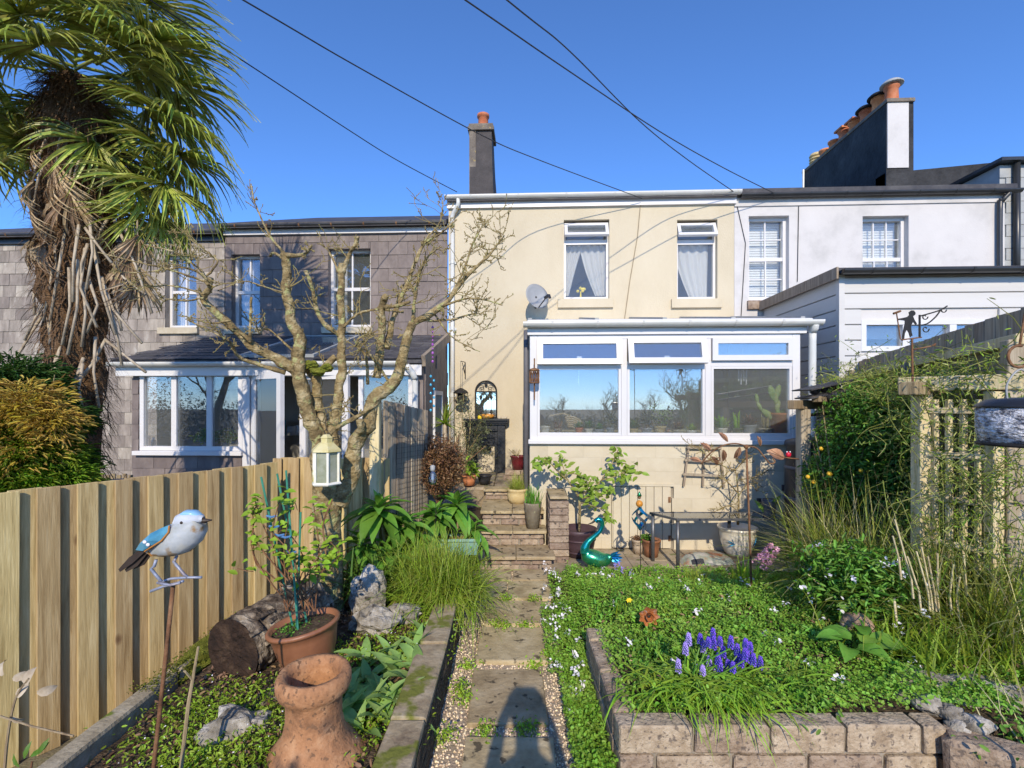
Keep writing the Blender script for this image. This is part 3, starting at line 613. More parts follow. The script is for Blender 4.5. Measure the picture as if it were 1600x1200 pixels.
# the long chimney stack, running back from the eaves
SY = 9.3; sx = X(1386, SY); sx2 = X(1420, SY); sz1 = Z(160, SY, 1400); SYB = 12.1
cs = MB().box((sx, SY+.02, 4.8), (sx2+.1, SYB, sz1)).obj('chimney', 'tar', wh)
MB().box((sx+.01, SY, Z(262, SY, 1400)), (sx2, SY+.018, sz1)).obj('chimney_face', 'white_render', cs)
MB().box((sx-.02, SY-.03, sz1), (sx2+.1, SYB+.03, sz1+.07)).obj('chimney_cap', 'chim_cement', cs, bevel=.01)
MB().prism([(sx, Z(268, SY, 1400)-.9), (X(1562, SY)-.1, Z(268, SY, 1400)-.9), (X(1562, SY)-.1, Z(252, SY, 1560)), (sx, Z(268, SY, 1400))], SY+.05, SY+.3).obj('parapet', 'tar', wh)
for k in range(8):
    y = SY+.2+k*.35; xx = (sx+sx2)/2+.03; hgt = (.38, .36, .32, .3, .32, .27, .25, .34)[k]
    p = MB().lathe([(.135, 0), (.115, .05), (.105, hgt*.8), (.13, hgt*.85), (.13, hgt), (.09, hgt), (.09, .1), (0, .1)], 16, (xx, y, sz1+.06)).obj('chimney_pot', 'sand_pot' if k == 7 else 'terracotta_pot', cs, True)
    if k in (0, 1, 2): MB().lathe([(.0, .1), (.14, .07), (.19, .02), (.19, 0), (.1, .0)], 18, (xx, y, sz1+.06+hgt)).obj('cowl', 'lead' if k == 0 else 'iron', p, True)
    elif k in (3, 4): MB().box((xx-.14, y-.14, sz1+.06+hgt), (xx+.14, y+.14, sz1+.1+hgt)).obj('cowl', 'terracotta_pot', p)
    elif k == 7:
        for q in range(4): MB().lathe([(.14, 0), (.155, .02), (.14, .04)], 14, (xx, y, sz1+.12+q*.07)).obj('ring', 'sand_pot', p, True)
MB().tube([(sx-.05, SYB-.1, 5.5), (sx-.05, SYB-.1, sz1+.05)], .025, 6).obj('vent_pipe', 'gutter_white', cs)
# grey neighbour at the far right
gh = thing('grey_house', 'narrow strip of grey clad house with dark pipe beyond the white house', 'house', (X(1600, 8.2), 8.2, -.3))
gx0 = wx1+.06; MB().box((gx0, 8.15, -.3), (gx0+3, 10, Z(255, 8.1, 1590))).obj('wall', 'lead', gh)
for k in range(22):
    zz = Z(255, 8.1, 1590)-.12-k*.19
    for q in range(3): piece('cladding_tile', 'lead', gh, (gx0+.13+.3*q+(.1 if k % 2 else 0), 8.14, zz), (.29, .02, .185), 0, .003)
MB().box((gx0-.1, 8.0, Z(254, 8.1, 1590)), (gx0+3, 10.1, Z(249, 8.1, 1590))).obj('roof_edge', 'gutter_black', gh)
MB().tube([(gx0+.2, 8.08, 3.2), (gx0+.2, 8.08, Z(256, 8.1, 1590))], .045, 10).obj('downpipe', 'gutter_black', gh, True)

# ---- white boarded extension
wxn = thing('boarded_extension', 'white weatherboarded flat roofed extension with black gutter behind the right fence', 'extension', (X(1312, 6.05)+1, 6.05, -.3))
EY = 6.05; exl = X(1312, EY); ext = Z(430, EY, 1312); exr = exl+3.4
wn = px_rect(1346, 1562, 499, 548, EY)
holed('wall', 'white_render', wxn, exl+.03, exr, -.3, ext, EY+.03, [wn], .1)
MB().box((exl+.03, EY+.031, -.3), (exl+.05, HY-.01, ext)).obj('side_wall', 'white_render', wxn)
z = ext-.035; k = 0; rows = []
while z > .3: rows.append((z-.185, z)); z -= .19
for r0, r1 in rows:
    if r1 < wn[2] or r0 > wn[3]: segs = [(exl, exr)]
    else: segs = [(exl, wn[0]), (wn[1], exr)]
    for a, c in segs: piece('weatherboard', 'clad', wxn, ((a+c)/2, EY+.014, (r0+r1)/2), (c-a, .03, r1-r0-.008), 0, .004)
    piece('weatherboard', 'clad', wxn, (exl+.014, (EY+.03+HY-.01)/2+.02, (r0+r1)/2), (.03, HY-EY-.08, r1-r0-.008), 0, .004)
MB().box((exl-.016, EY-.016, .3), (exl+.05, EY+.05, ext)).obj('corner_trim', 'clad', wxn)
MB().prism([(exl-.06, ext), (exr+.1, ext), (exr+.1, ext+.07), (exl-.06, ext+.07)], EY-.08, HY-.003).obj('roof', 'roof_slate', wxn)
MB().box((exl-.085, EY-.08, ext-.06), (exl-.061, HY-.003, ext+.08)).obj('verge', 'wood_grey', wxn)
b = MB(); gutter(b, (exl-.06, EY-.14, ext+.03), (exr, EY-.14, ext+.03), .055); b.obj('gutter', 'gutter_black', wxn, True)
brackets(wxn, 'gutter_black', exl, exr, 6, EY-.14, ext+.03, .06)
a, c, e, g = wn; f = rect(MB(), a, c, e, g, EY+.0, EY+.09, .06).obj('window', 'upvc', wxn)
for q in (.33, .67): MB().box((lerp(a, c, q)-.04, EY+.006, e+.06), (lerp(a, c, q)+.04, EY+.08, g-.06)).obj('mullion', 'upvc', f)
pane(f, a+.06, c-.06, e+.06, g-.06, EY+.05); room(wxn, a-.06, c+.1, e-.8, g+.2, EY+.14, HY-.1)
MB().box((a+.1, EY+.3, g-.2), (c-.1, EY+.31, g)).obj('blind', 'blind', f)

# ---- slate hung cottages on the left
def slates(parent, m, x0, x1, z0, z1, y, sw_, sh, holes, limit=300, gap=.004, tilt=.0):
    k = 0; z = z1; r = 0
    while z > z0:
        x = x0-(sw_/2 if r % 2 else 0)
        while x < x1:
            a, c = max(x, x0), min(x+sw_, x1); zz = z-sh/2
            # trim at openings
            segs = [(a, c, z-sh, z)]
            for h in holes:
                ns = []
                for s in segs:
                    if s[1] <= h[0] or s[0] >= h[1] or s[3] <= h[2] or s[2] >= h[3]: ns.append(s); continue
                    if s[0] < h[0]: ns.append((s[0], h[0], s[2], s[3]))
                    if s[1] > h[1]: ns.append((h[1], s[1], s[2], s[3]))
                    mid = (max(s[0], h[0]), min(s[1], h[1]))
                    if s[3] > h[3]: ns.append((*mid, h[3], s[3]))
                    if s[2] < h[2]: ns.append((*mid, s[2], h[2]))
                segs = ns
            for s in segs:
                if s[1]-s[0] > .02 and s[3]-s[2] > .02:
                    piece('slate', m, parent, ((s[0]+s[1])/2, y-.014+rnd.uniform(-.003, .003), (s[2]+s[3])/2), (s[1]-s[0]-gap, .014, s[3]-s[2]+.012), 0, 0, rot=Euler((R(-2.6), 0, rnd.uniform(-.004, .004)))); k += 1
            x += sw_
        z -= sh; r += 1
    return k
def sash(parent, r, y, vb=1):
    a, c, e, g = r; f = rect(MB(), a, c, e, g, y, y+.08, .045, .055).obj('window', 'upvc', parent); mz = (e+g)/2
    MB().box((a+.045, y+.01, mz-.028), (c-.045, y+.07, mz+.028)).obj('meeting_rail', 'upvc', f)
    for s0, s1, yy in ((e+.055, mz-.028, y+.015), (mz+.028, g-.045, y+.03)):
        for k in range(vb): xx = lerp(a, c, (k+1)/(vb+1)); MB().box((xx-.012, yy, s0), (xx+.012, yy+.03, s1)).obj('glazing_bar', 'upvc', f)
        pane(f, a+.045, c-.045, s0, s1, yy+.012)
    return f
lz = Z(357, HY, 520)
for nm, lab, p0, p1, m, wins, sw_, sh in (
        ('slate_cottage', 'cottage hung with painted dark purple slates and two tall sash windows', 352, 699, 'slate_dark', [(362, 406, 397, 512), (513, 579, 388, 511)], .33, .225),
        ('slate_cottage', 'pale weathered slate hung cottage standing behind the palm', -150, 351, 'slate_pale', [(258, 307, 397, 512)], .23, .2)):
    x0, x1 = X(p0, HY), X(p1, HY); zt_ = lz if p0 > 0 else Z(372, HY, 100)
    t = thing(nm, lab, 'cottage', ((x0+x1)/2, HY, -.3)); hs = [px_rect(a, c, tt, bb, HY) for a, c, tt, bb in wins]
    holed('wall', m, t, x0, x1, -.3, zt_+.08, HY+.02, hs, .15)
    zlow = 2.7 if p0 > 0 else .55
    slates(t, m, x0 if p0 > 0 else X(-15, HY), x1, zlow, zt_, HY+.02, sw_, sh, hs)
    for h in hs:
        f = sash(t, h, HY+.11, 1); room(t, h[0]-.3, h[1]+.3, h[2]-.4, h[3]+.2, HY+.2, HY+2.3)
        MB().box((h[0]-.1, HY-.06, h[2]-.11), (h[1]+.05, HY+.1, h[2]-.004)).obj('window_sill', 'stone_pale', t, bevel=.006)
        b = MB(); nx = 10
        for q in range(nx): xx = lerp(h[0]+.02, h[0]+.2, q/nx); b.box((xx, HY+.3+.012*(q % 2), h[2]), (xx+.02, HY+.31+.012*(q % 2), h[3]))
        b.obj('curtain', 'curtain', f)
    pit = .5; MB().prism([(HY-.16, zt_+.06), (HY+3.5, zt_+.06+3.6*.415), (HY+3.5, zt_-.02+3.6*.415), (HY-.16, zt_-.02)], x0, x1, lambda v: Vector((v.y, v.x, v.z))).obj('roof', 'roof_slate', t)
    b = MB(); gutter(b, (x0, HY-.13, zt_+.03), (x1-.02, HY-.13, zt_+.03), .05); b.obj('gutter', 'gutter_black', t, True)
    MB().box((x0, HY-.05, zt_-.1), (x1, HY+.004, zt_-.01)).obj('fascia', 'upvc' if p0 > 0 else 'gutter_black', t)
    brackets(t, 'rust', x0, x1, 7, HY-.13, zt_+.03, .054)
    MB().box((x1-.03 if p0 < 0 else x0, HY+.03, -.3), (x1 if p0 < 0 else x0+.03, HY+4, zt_)).obj('side_wall', m, t)

# ---- lean-to of the slate cottage
LY = 6.2; lt = thing('lean_to', 'slate roofed lean-to with white windows and glazed doors behind the new fence', 'lean-to', (X(430, LY), LY, -.3))
lx0, lx1 = X(206, LY), X(661, LY); lgz = Z(566, LY-.1, 420); lb = .1
MB().prism([(LY-.12, lgz+.03), (HY-.01, Z(527, HY, 450)), (HY-.01, Z(527, HY, 450)-.05), (LY-.12, lgz-.02)], X(184, LY), X(662, LY), lambda v: Vector((v.y, v.x, v.z))).obj('roof', 'roof_slate', lt)
# roof slates in courses
nrw = 9; xa, xb = X(184, LY), X(662, LY); za, zb_ = lgz+.03, Z(527, HY, 450); sl_ang = math.atan2(zb_-za, HY-LY+.11)
for r in range(nrw):
    t0 = (r+.45)/nrw; y = lerp(LY-.12, HY-.01, t0); z = lerp(za, zb_, t0); x = xa+(.15 if r % 2 else 0)
    while x < xb-.02:
        c = min(x+.3, xb)
        if not (X(425, 7) < (x+c)/2 < X(530, 7)):
            piece('slate', 'roof_slate', lt, ((x+c)/2, y, z+.014+rnd.uniform(0, .004)), (c-x-.004, (HY-LY)/nrw*1.25, .012), 0, 0, rot=Euler((sl_ang-R(2.5), 0, 0)))
        x += .3
gxa, gxb = X(425, 7), X(530, 7)
M = Matrix.Translation((0, (LY+HY)/2-.06, (za+zb_)/2+.03)) @ Matrix.Rotation(sl_ang, 4, 'X')
b = rect(MB(), gxa, gxb, -.9, .88, -.02, .02, .04); b.v = [tuple(M @ Vector((v[0], v[2], v[1]))) for v in b.v]; f = b.obj('roof_light', 'lead', lt)
b = MB().box((gxa+.04, -.86, 0), (gxb-.04, .84, .01)); b.v = [tuple(M @ Vector(v)) for v in b.v]; b.obj('pane', 'pane_dark', f)
b = MB(); gutter(b, (xa-.02, LY-.16, lgz), (X(640, LY), LY-.16, lgz), .055); b.obj('gutter', 'gutter_white', lt, True)
MB().box((xa+.05, LY-.09, lgz-.17), (lx1, LY-.06, lgz-.035)).obj('fascia', 'upvc', lt)
# front: solid wall with window, then glazed doors
wz0, wz1 = Z(704, LY, 300), Z(582, LY, 300); wl, wr = X(219, LY), X(379, LY)
holed('wall', 'slate_dark', lt, lx0, X(381, LY), -.3, lgz-.02, LY+.02, [(wl, wr, wz0, wz1)], .1)
slates(lt, 'slate_dark', lx0, X(381, LY), .2, wz0-.03, LY+.02, .3, .2, [])
slates(lt, 'slate_dark', lx0, wl-.02, wz0, lgz-.2, LY+.02, .3, .2, [])
f = rect(MB(), wl, wr, wz0, wz1, LY-.01, LY+.06, .055).obj('window', 'upvc', lt)
for q in (272, 327): xx = X(q, LY); MB().box((xx-.035, LY-.006, wz0+.055), (xx+.035, LY+.055, wz1-.055)).obj('mullion', 'upvc', f)
for q0, q1 in ((219, 272), (272, 327), (327, 379)): pane(f, X(q0, LY)+.04, X(q1, LY)-.04, wz0+.05, wz1-.05, LY+.02)
MB().box((wl-.06, LY-.07, wz0-.06), (wr+.02, LY+.0, wz0-.003)).obj('window_sill', 'upvc', lt, bevel=.006)
zd0, zd1 = -.2, Z(580, LY, 400)
MB().box((X(380, LY), LY-.02, zd0), (X(391, LY), LY+.07, lgz-.18)).box((X(391, LY), LY-.015, zd1), (X(645, LY), LY+.06, lgz-.18)).obj('door_frame', 'upvc', lt)
def gdoor(x0, x1, y, ang=0):
    b = rect(MB(), 0, x1-x0, zd0, zd1-.02, 0, .055, .085, .3, .09); M = Matrix.Translation((x0, y, 0)) @ Matrix.Rotation(ang, 4, 'Z'); b.v = [tuple(M @ Vector(v)) for v in b.v]; f = b.obj('door', 'upvc', lt)
    b = MB().box((.085, .02, zd0+.3), (x1-x0-.085, .032, zd1-.11)); b.v = [tuple(M @ Vector(v)) for v in b.v]; b.obj('pane', 'pane', f)
    b = MB().box((x1-x0-.16, -.04, .95), (x1-x0-.03, -.02, .975)); b.v = [tuple(M @ Vector(v)) for v in b.v]; b.obj('handle', 'upvc', f)
gdoor(X(392, LY), X(392, LY)+.66, LY+.0, R(-30))
gdoor(X(468, LY), X(468, LY)+.7, LY+.0, R(-10))
f = rect(MB(), X(560, LY), X(645, LY), .85, zd1, LY, LY+.06, .06).obj('window', 'upvc', lt); pane(f, X(560, LY)+.05, X(645, LY)-.05, .9, zd1-.05, LY+.02)
MB().box((X(560, LY), LY+.01, -.3), (lx1, LY+.05, .85)).box((X(645, LY), LY+.01, .85), (lx1, LY+.05, lgz-.02)).obj('pier', 'slate_dark', lt)
# side towards the cream house
MB().prism([(LY+.06, -.3), (HY-.01, -.3), (HY-.01, zb_-.06), (LY+.06, lgz-.05)], lx1-.06, lx1, lambda v: Vector((v.y, v.x, v.z))).obj('side_wall', 'slate_dark', lt)
z = -.3; r = 0
while z < 2.5:
    for q in range(6):
        y0 = LY+.08+q*.3-(.15 if r % 2 else 0); y1 = min(max(y0, LY+.07)+.29, HY-.03); y0 = max(y0, LY+.07)
        if z+.2 < lerp(lgz, zb_, (y0-LY)/(HY-LY))-.05 and z > .8 and y1-y0 > .05: piece('slate', 'slate_dark', lt, (lx1+.008, (y0+y1)/2, z+.1), (.012, y1-y0-.004, .205), 0, 0)
    z += .2; r += 1
MB().beam((lx1+.03, LY-.1, lgz+.01), (lx1+.03, HY-.03, zb_-.01), .05, .14).obj('verge', 'wood_grey', lt)
f = MB(); wy0, wy1 = 6.75, 7.35
for (y0, y1, z0, z1) in ((wy0, wy0+.05, .9, 1.98), (wy1-.05, wy1, .9, 1.98), (wy0+.05, wy1-.05, .9, .96), (wy0+.05, wy1-.05, 1.92, 1.98), (wy0+.05, wy1-.05, 1.5, 1.55)): f.box((lx1+.015, y0, z0), (lx1+.045, y1, z1))
f = f.obj('window', 'upvc', lt); MB().box((lx1+.016, wy0+.05, .96), (lx1+.024, wy1-.05, 1.92)).obj('pane', 'bluecloth', f)
xp_ = X(651, LY); MB().tube(*smooth_path([(X(640, LY), LY-.16, lgz-.05), (xp_, LY-.12, lgz-.2), (xp_, LY-.08, lgz-.4), (xp_, LY-.08, .2)], [.04]*4), 10).obj('downpipe', 'gutter_white', lt, True)
room(lt, lx0+.1, lx1-.1, -.1, lgz-.1, LY+.3, HY-.02)
MB().box((X(405, LY), 7.6, 1.25), (X(560, LY), 7.9, 1.28)).box((X(405, LY), 7.6, .8), (X(560, LY), 7.9, .83)).obj('shelf', 'wood_pale', lt)
for (q, z, hh, mm) in ((X(425, 7.5), 1.28, .25, 'blue_glass'), (X(450, 7.5), 1.28, .15, 'dish'), (X(465, 7.5), 1.28, .16, 'upvc'), (X(420, 7.5), .83, .4, 'rust')):
    MB().tube([(q, 7.7, z), (q, 7.7, z+hh)], .11, 14).obj('jar', mm, lt, True)

# ---- conservatory
VY = 6.0; cv = thing('conservatory', 'white framed conservatory with three wide windows on a cream block base', 'conservatory', (X(1040, VY), VY, 0))
vx0, vx1 = X(828, VY), X(1249, VY); sz = Z(687, VY, 1040); vt = Z(523, VY, 1040); vg = Z(505, VY-.1, 1040)
MB().box((vx0+.02, VY+.03, -.1), (vx1-.02, VY+.1, sz-.05)).box((vx0+.02, VY+.1, -.1), (vx0+.1, HY-.02, sz-.05)).box((vx1-.1, VY+.1, -.1), (vx1-.02, HY-.02, sz-.05)).obj('base_wall', 'mortar', cv)
hx0, hx1, hz1 = X(955, VY), X(1050, VY), Z(757, VY, 1000)
bh = (sz-.06+.02)/8
for r in range(8):
    z0 = -.02+r*bh; x = vx0-(.22 if r % 2 else 0)
    while x < vx1-.01:
        a, c = max(x, vx0), min(x+.44, vx1)
        segs = [(a, c)]
        if z0 < hz1-.01:
            segs = [s for s in ((a, min(c, hx0)), (max(a, hx1), c)) if s[1]-s[0] > .03] if not (c <= hx0 or a >= hx1) else segs
        for a, c in segs: piece('block', 'cream_block', cv, ((a+c)/2, VY+.015+rnd.uniform(-.0015, .0015), z0+bh/2), (c-a-.0005, .03, bh-.0005), 0, .001)
        x += .44
    for q in range(5):
        y0 = VY+.04+q*.4; piece('block', 'cream_block', cv, (vx0+.008, y0+.2, z0+bh/2), (.024, .396, bh-.003), 0, .003); piece('block', 'cream_block', cv, (vx1-.008, y0+.2, z0+bh/2), (.024, .396, bh-.003), 0, .003)
hd = MB().box((hx0+.01, VY+.01, .03), (hx1-.01, VY+.025, hz1-.03)).obj('hatch_door', 'cream_block', cv)
k = 7
for i in range(k): piece('plank', 'cream_block', hd, (lerp(hx0+.02, hx1-.02, (i+.5)/k), VY-.002, hz1/2), ((hx1-hx0-.04)/k-.005, .02, hz1-.05), 0, .003)
for z in (.15, .62): piece('hinge', 'rust', hd, (hx1-.035, VY-.016, z), (.03, .008, .07), 0, .002)
MB().box((hx0-.02, VY-.02, hz1-.02), (hx1+.02, VY+.02, hz1+.01)).obj('lintel', 'cream_block', cv)
MB().box((vx0-.02, VY-.06, sz-.055), (vx1+.02, VY+.08, sz)).obj('window_sill', 'upvc', cv, bevel=.008)
m1, m2 = X(975, VY), X(1106, VY); fx0 = vx0+.0
b = MB(); b.box((vx0, VY-.02, sz), (vx0+.09, VY+.06, vt)).box((vx1-.09, VY-.02, sz), (vx1, VY+.06, vt))
for m_ in (m1, m2): b.box((m_-.035, VY-.015, sz+.05), (m_+.035, VY+.055, vt-.05))
b.box((vx0+.09, VY-.018, sz), (vx1-.09, VY+.058, sz+.05)).box((vx0+.09, VY-.018, vt-.05), (vx1-.09, VY+.058, vt))
fr = b.obj('frame', 'upvc', cv, bevel=.004)
tz = Z(569, VY, 1040)
for i, (a, c) in enumerate(((vx0+.09, m1-.035), (m1+.035, m2-.035), (m2+.035, vx1-.09))):
    f = rect(MB(), a+.002, c-.002, sz+.052, tz-.03, VY-.01, VY+.045, .03).obj('window', 'upvc', cv); pane(f, a+.03, c-.03, sz+.08, tz-.058, VY+.015, 'pane_sun')
    MB().box((a, VY-.012, tz-.03), (c, VY+.05, tz+.035)).obj('transom', 'upvc', cv)
    hh = vt-.05-tz-.035; ang = (R(-9), R(-14), 0)[i]
    M = Matrix.Translation((0, VY-.025, vt-.05)) @ Matrix.Rotation(ang, 4, 'X')
    b = rect(MB(), a+.004, c-.004, -hh-(.045 if i < 2 else -.004), 0, -.035, .015, .065); b.v = [tuple(M @ Vector(v)) for v in b.v]; f = b.obj('top_light', 'upvc', cv)
    b = MB().box((a+.069, -.012, -hh+.02), (c-.069, -.002, -.065)); b.v = [tuple(M @ Vector(v)) for v in b.v]; b.obj('pane', 'pane_sun', f)
    if i < 2: b = MB().box(((a+c)/2-.03, .015, -hh-.03), ((a+c)/2+.03, .04, -hh+.06)); b.v = [tuple(M @ Vector(v)) for v in b.v]; b.obj('handle', 'upvc', f)
MB().box((vx0-.03, VY-.05, vt+.002), (vx1+.06, VY+.07, vg-.0)).obj('fascia', 'upvc', cv)
b = MB(); gutter(b, (vx0-.08, VY-.12, vg+.02), (vx1+.2, VY-.12, vg+.02), .065); b.obj('gutter', 'gutter_white', cv, True)
brackets(cv, 'gutter_white', vx0, vx1, 6, VY-.12, vg+.02, .07)
MB().prism([(VY-.1, vg+.05), (HY-.005, vg+.42), (HY-.005, vg+.35), (VY-.1, vg)], vx0-.03, vx1+.1, lambda v: Vector((v.y, v.x, v.z))).obj('roof', 'upvc', cv)
for i in range(5): x = lerp(vx0, vx1, i/4); MB().beam((x, VY-.08, vg+.06), (x, HY-.02, vg+.43), .05, .03).obj('roof_bar', 'lead', cv)
for q in (vx0, vx1-.05):
    MB().box((q, VY+.08, sz), (q+.05, HY-.004, vg+.02)).obj('side_wall', 'upvc', cv)
    MB().prism([(VY+.08, vg+.02), (HY-.004, vg+.02), (HY-.004, vg+.34)], q, q+.05, lambda v: Vector((v.y, v.x, v.z))).obj('side_gable', 'upvc', cv)
MB().box((vx0+.06, VY+.08, sz-.06), (vx1-.06, HY-.004, sz-.01)).obj('floor', 'wood_pale', cv)
px_ = vx1+.12; MB().tube(*smooth_path([(px_, VY-.12, vg-.03), (px_, VY-.1, vg-.1), (px_, VY-.06, vg-.22), (px_, VY-.06, .3)], [.042]*4), 12).obj('downpipe', 'gutter_white', cv, True)
for xx, zz in ((X(1237, VY), Z(762, VY, 1237)), (X(1198, VY), Z(783, VY, 1198))):
    v = MB().box((xx-.12, VY-.012, zz-.035), (xx+.12, VY+.004, zz+.035)).obj('air_vent', 'vent', cv)
    for q in range(6): MB().box((xx-.1+q*.036, VY-.018, zz-.025), (xx-.08+q*.036, VY-.0125, zz+.025)).obj('slot', 'gutter_black', v)
MB().tube([(vx0-.05, VY+.3, vg-.02), (vx0-.05, VY+.25, vg-.2), (vx0-.05, VY+.25, .05)], .035, 10).obj('downpipe', 'grey_plastic', cv, True)
# ================================================================ FENCES
def gdir(l0, d0, l1, d1): v = Vector((l1-l0, d1-d0)); return v.length, v.normalized()
def rotz_of(u): return math.atan2(u[1], u[0])+YAW
def hit_miss(name, label, m, l0, d0, l1, d1, zb, zt0, zt1, pitch=.19, wf=.105, back=.034, side=-1, bowed=0):
    Ln, u = gdir(l0, d0, l1, d1); n_ = Vector((u.y, -u.x))*side*-1     # n_ points to the viewer's garden
    t = thing(name, label, 'fence', G((l0+l1)/2, (d0+d1)/2, zb)); rz = rotz_of(u); k = int(Ln/pitch)+1
    for i in range(k):
        s = (i+.5)*pitch
        if s > Ln: break
        ht = lerp(zt0, zt1, s/Ln)-zb
        for row, off in ((0, 0), (1, pitch/2)):
            ss = s+off-pitch/4
            c = Vector((l0, d0))+u*ss-n_*(back if row else 0)
            hh = ht+rnd.uniform(-.005, .005); wd = (wf+rnd.uniform(-.018, .018)) if not row else pitch*.8
            piece('fence_board', m, t, G(c.x, c.y, zb+hh/2), (wd, .02, hh), rz+rnd.uniform(-.012, .012), .003, rot=Euler((0, rnd.uniform(-.004, .004), rz+rnd.uniform(-.015, .015))))
    for z in (zb+.25, (zb+zt0)/2, zt0-.25):
        c = Vector((l0, d0))+u*Ln/2-n_*(back*.5); c = c-n_*(back*.5+.03); piece('fence_rail', m, t, G(c.x, c.y, z), (Ln, .035, .07), rz, .003)
    return t
hit_miss('garden_fence', 'new yellow timber fence of overlapping upright boards behind the metal bird', 'wood_new', -3.6, 1.82, -2.02, 4.27, -.34, 1.28, 1.28)
hit_miss('garden_fence', 'short new timber fence panel behind the bare tree trunk', 'wood_new', -2.22, 4.5, -1.22, 4.5, -.34, 1.29, 1.29, .15, .085)
tf = thing('garden_fence', 'tall weathered grey board fence with wire mesh beside the lean-to', 'fence', G(-1.15, 5.3, 0))
for i in range(12):
    t = (i+.5)/12; piece('fence_board', 'wood_grey', tf, G(-1.2+.3*t+(.005 if i % 2 else 0), 4.52+.6*t, lerp(1.83, 1.72, t)/2-.05), (.05, .018, lerp(1.83, 1.72, t)+.1), YAW+R(63), .003)
piece('fence_post', 'wood_pale', tf, G(-1.27, 4.5, .8), (.09, .09, 2.1), YAW, .006)
b = MB()
for i in range(13): t = i/12; b.tube([G(-1.1+.22*t, 4.6+.44*t, .72), G(-1.1+.22*t, 4.6+.44*t, 1.52)], .0013, 4)
for i in range(17): z = .72+.8*i/16; b.tube([G(-1.1, 4.6, z), G(-.88, 5.04, z)], .0013, 4)
b.obj('wire_mesh', 'iron', tf)
# low board closing the upper bed
piece('edging_board', 'wood_grey', tf, G(-.95, 5.9, .55), (.5, .03, .14), YAW, .004)
# right hand fence
rf = thing('garden_fence', 'weathered grey board fence with one long rail above the climber', 'fence', G(3.7, 4.4, 0))
A, B_ = Vector((3.2, 2.99)), Vector((4.2, 5.9)); Ln = (B_-A).length; u = (B_-A).normalized(); rz = rotz_of(u); n_ = Vector((-u.y, u.x)); kb = 24
for i in range(kb):
    t = (i+.5)/kb; c = A+u*Ln*t-n_*.03; zt_ = lerp(2.41, 2.31, t)+rnd.uniform(-.006, .006)
    piece('fence_board', 'wood_grey', rf, G(c.x, c.y, zt_/2-.15), (Ln/kb-.008, .02, zt_+.3), rz, .003)
for z0, z1 in ((2.2, 2.13), (1.2, 1.15)):
    a, c = A+n_*.03, B_+n_*.03; MB().beam(G(a.x, a.y, z0), G(c.x, c.y, z1), .07, .07).obj('fence_rail', 'wood_pale' if z0 > 2 else 'wood_grey', rf, bevel=.006)
for t in (.02, .5, .98): c = A+u*Ln*t+n_*.05; piece('fence_post', 'wood_grey', rf, G(c.x, c.y, .9), (.09, .09, 2.6), rz, .006)

# trellis arbour on the right
ta = thing('garden_arbour', 'pale timber arbour post and trellis overgrown with climber', 'arbour', G(2.95, 3.3, .2))
piece('post', 'wood_pale', ta, G(2.88, 3.4, .95), (.09, .09, 1.85), YAW, .006)
piece('post', 'wood_pale', ta, G(3.09, 3.1, .95), (.075, .075, 1.85), YAW, .006)
MB().beam(G(2.66, 3.26, 1.9), G(3.08, 3.52, 1.9), .1, .09).obj('cross_beam', 'wood_rough', ta, bevel=.008)
MB().beam(G(2.8, 3.5, 1.935), G(3.17, 3.0, 1.935), .06, .1).obj('top_beam', 'wood_pale', ta, bevel=.008)
for i in range(1, 5): piece('lattice_upright', 'wood_pale', ta, G(lerp(2.88, 3.09, i/5), lerp(3.4, 3.1, i/5), .95), (.035, .03, 1.75), YAW, .003)
for z in (1.75, 1.45, 1.15, .85, .55): piece('lattice_bar', 'wood_pale', ta, G(2.975, 3.235, z), (.36, .022, .04), YAW-R(55), .003)
# small timber pergola at the patio corner
pg = thing('timber_pergola', 'grey timber post with notched beams at the corner of the patio', 'pergola', G(3.0, 4.85, 0))
pz = 1.74; pp = zp(1253, 890, 0); pp = G(2.95, 4.9)
piece('post', 'wood_grey', pg, (pp.x, pp.y, pz/2-.1), (.1, .1, pz+.2), YAW, .006)
p2 = G(3.9, 5.6); piece('post', 'wood_grey', pg, (p2.x, p2.y, pz/2-.1), (.08, .08, pz+.2), YAW, .006)
MB().beam(G(2.72, 4.72, pz+.045), G(4.0, 5.68, pz+.045), .07, .09).obj('beam', 'wood_rough', pg, bevel=.01)
MB().beam(G(2.98, 4.75, pz+.1), G(3.3, 4.95, pz+.1), .08, .06).obj('beam_cap', 'wood_rough', pg, bevel=.01)
MB().beam(G(3.0, 4.9, pz-.06), G(4.0, 5.1, pz-.0), .03, .03).obj('rail', 'iron', pg)
ss = thing('slate_bird_table', 'two thin dark slates stacked with round black stones on the pergola', 'bird table', G(3.05, 4.9, pz+.13))
MB().prism([(-.18, 0), (.42, .0), (.46, .014), (-.2, .014)], -.14, .14, lambda v: G(3.08+v.x*.95, 4.9+v.y+v.x*.4, pz+.13+v.z+v.x*.16)).obj('slate_shelf', 'roof_slate', ss)
MB().prism([(-.2, 0), (.5, 0), (.54, .014), (-.22, .014)], -.16, .16, lambda v: G(3.08+v.x*.95, 4.9+v.y+v.x*.4, pz+.215+v.z+v.x*.17)).obj('slate_shelf', 'roof_slate', ss)
for q in (0, .13, .28): MB().ball(G(3.05+q, 4.87+q*.4, pz+.185+q*.16), .05, 12, 8, .15, (1, 1, .8), q*9).obj('stone', 'black_plastic', ss, True)
MB().ball(G(3.15, 4.8, pz+.12), .045, 10, 8, .1).obj('stone', 'iron', ss, True)

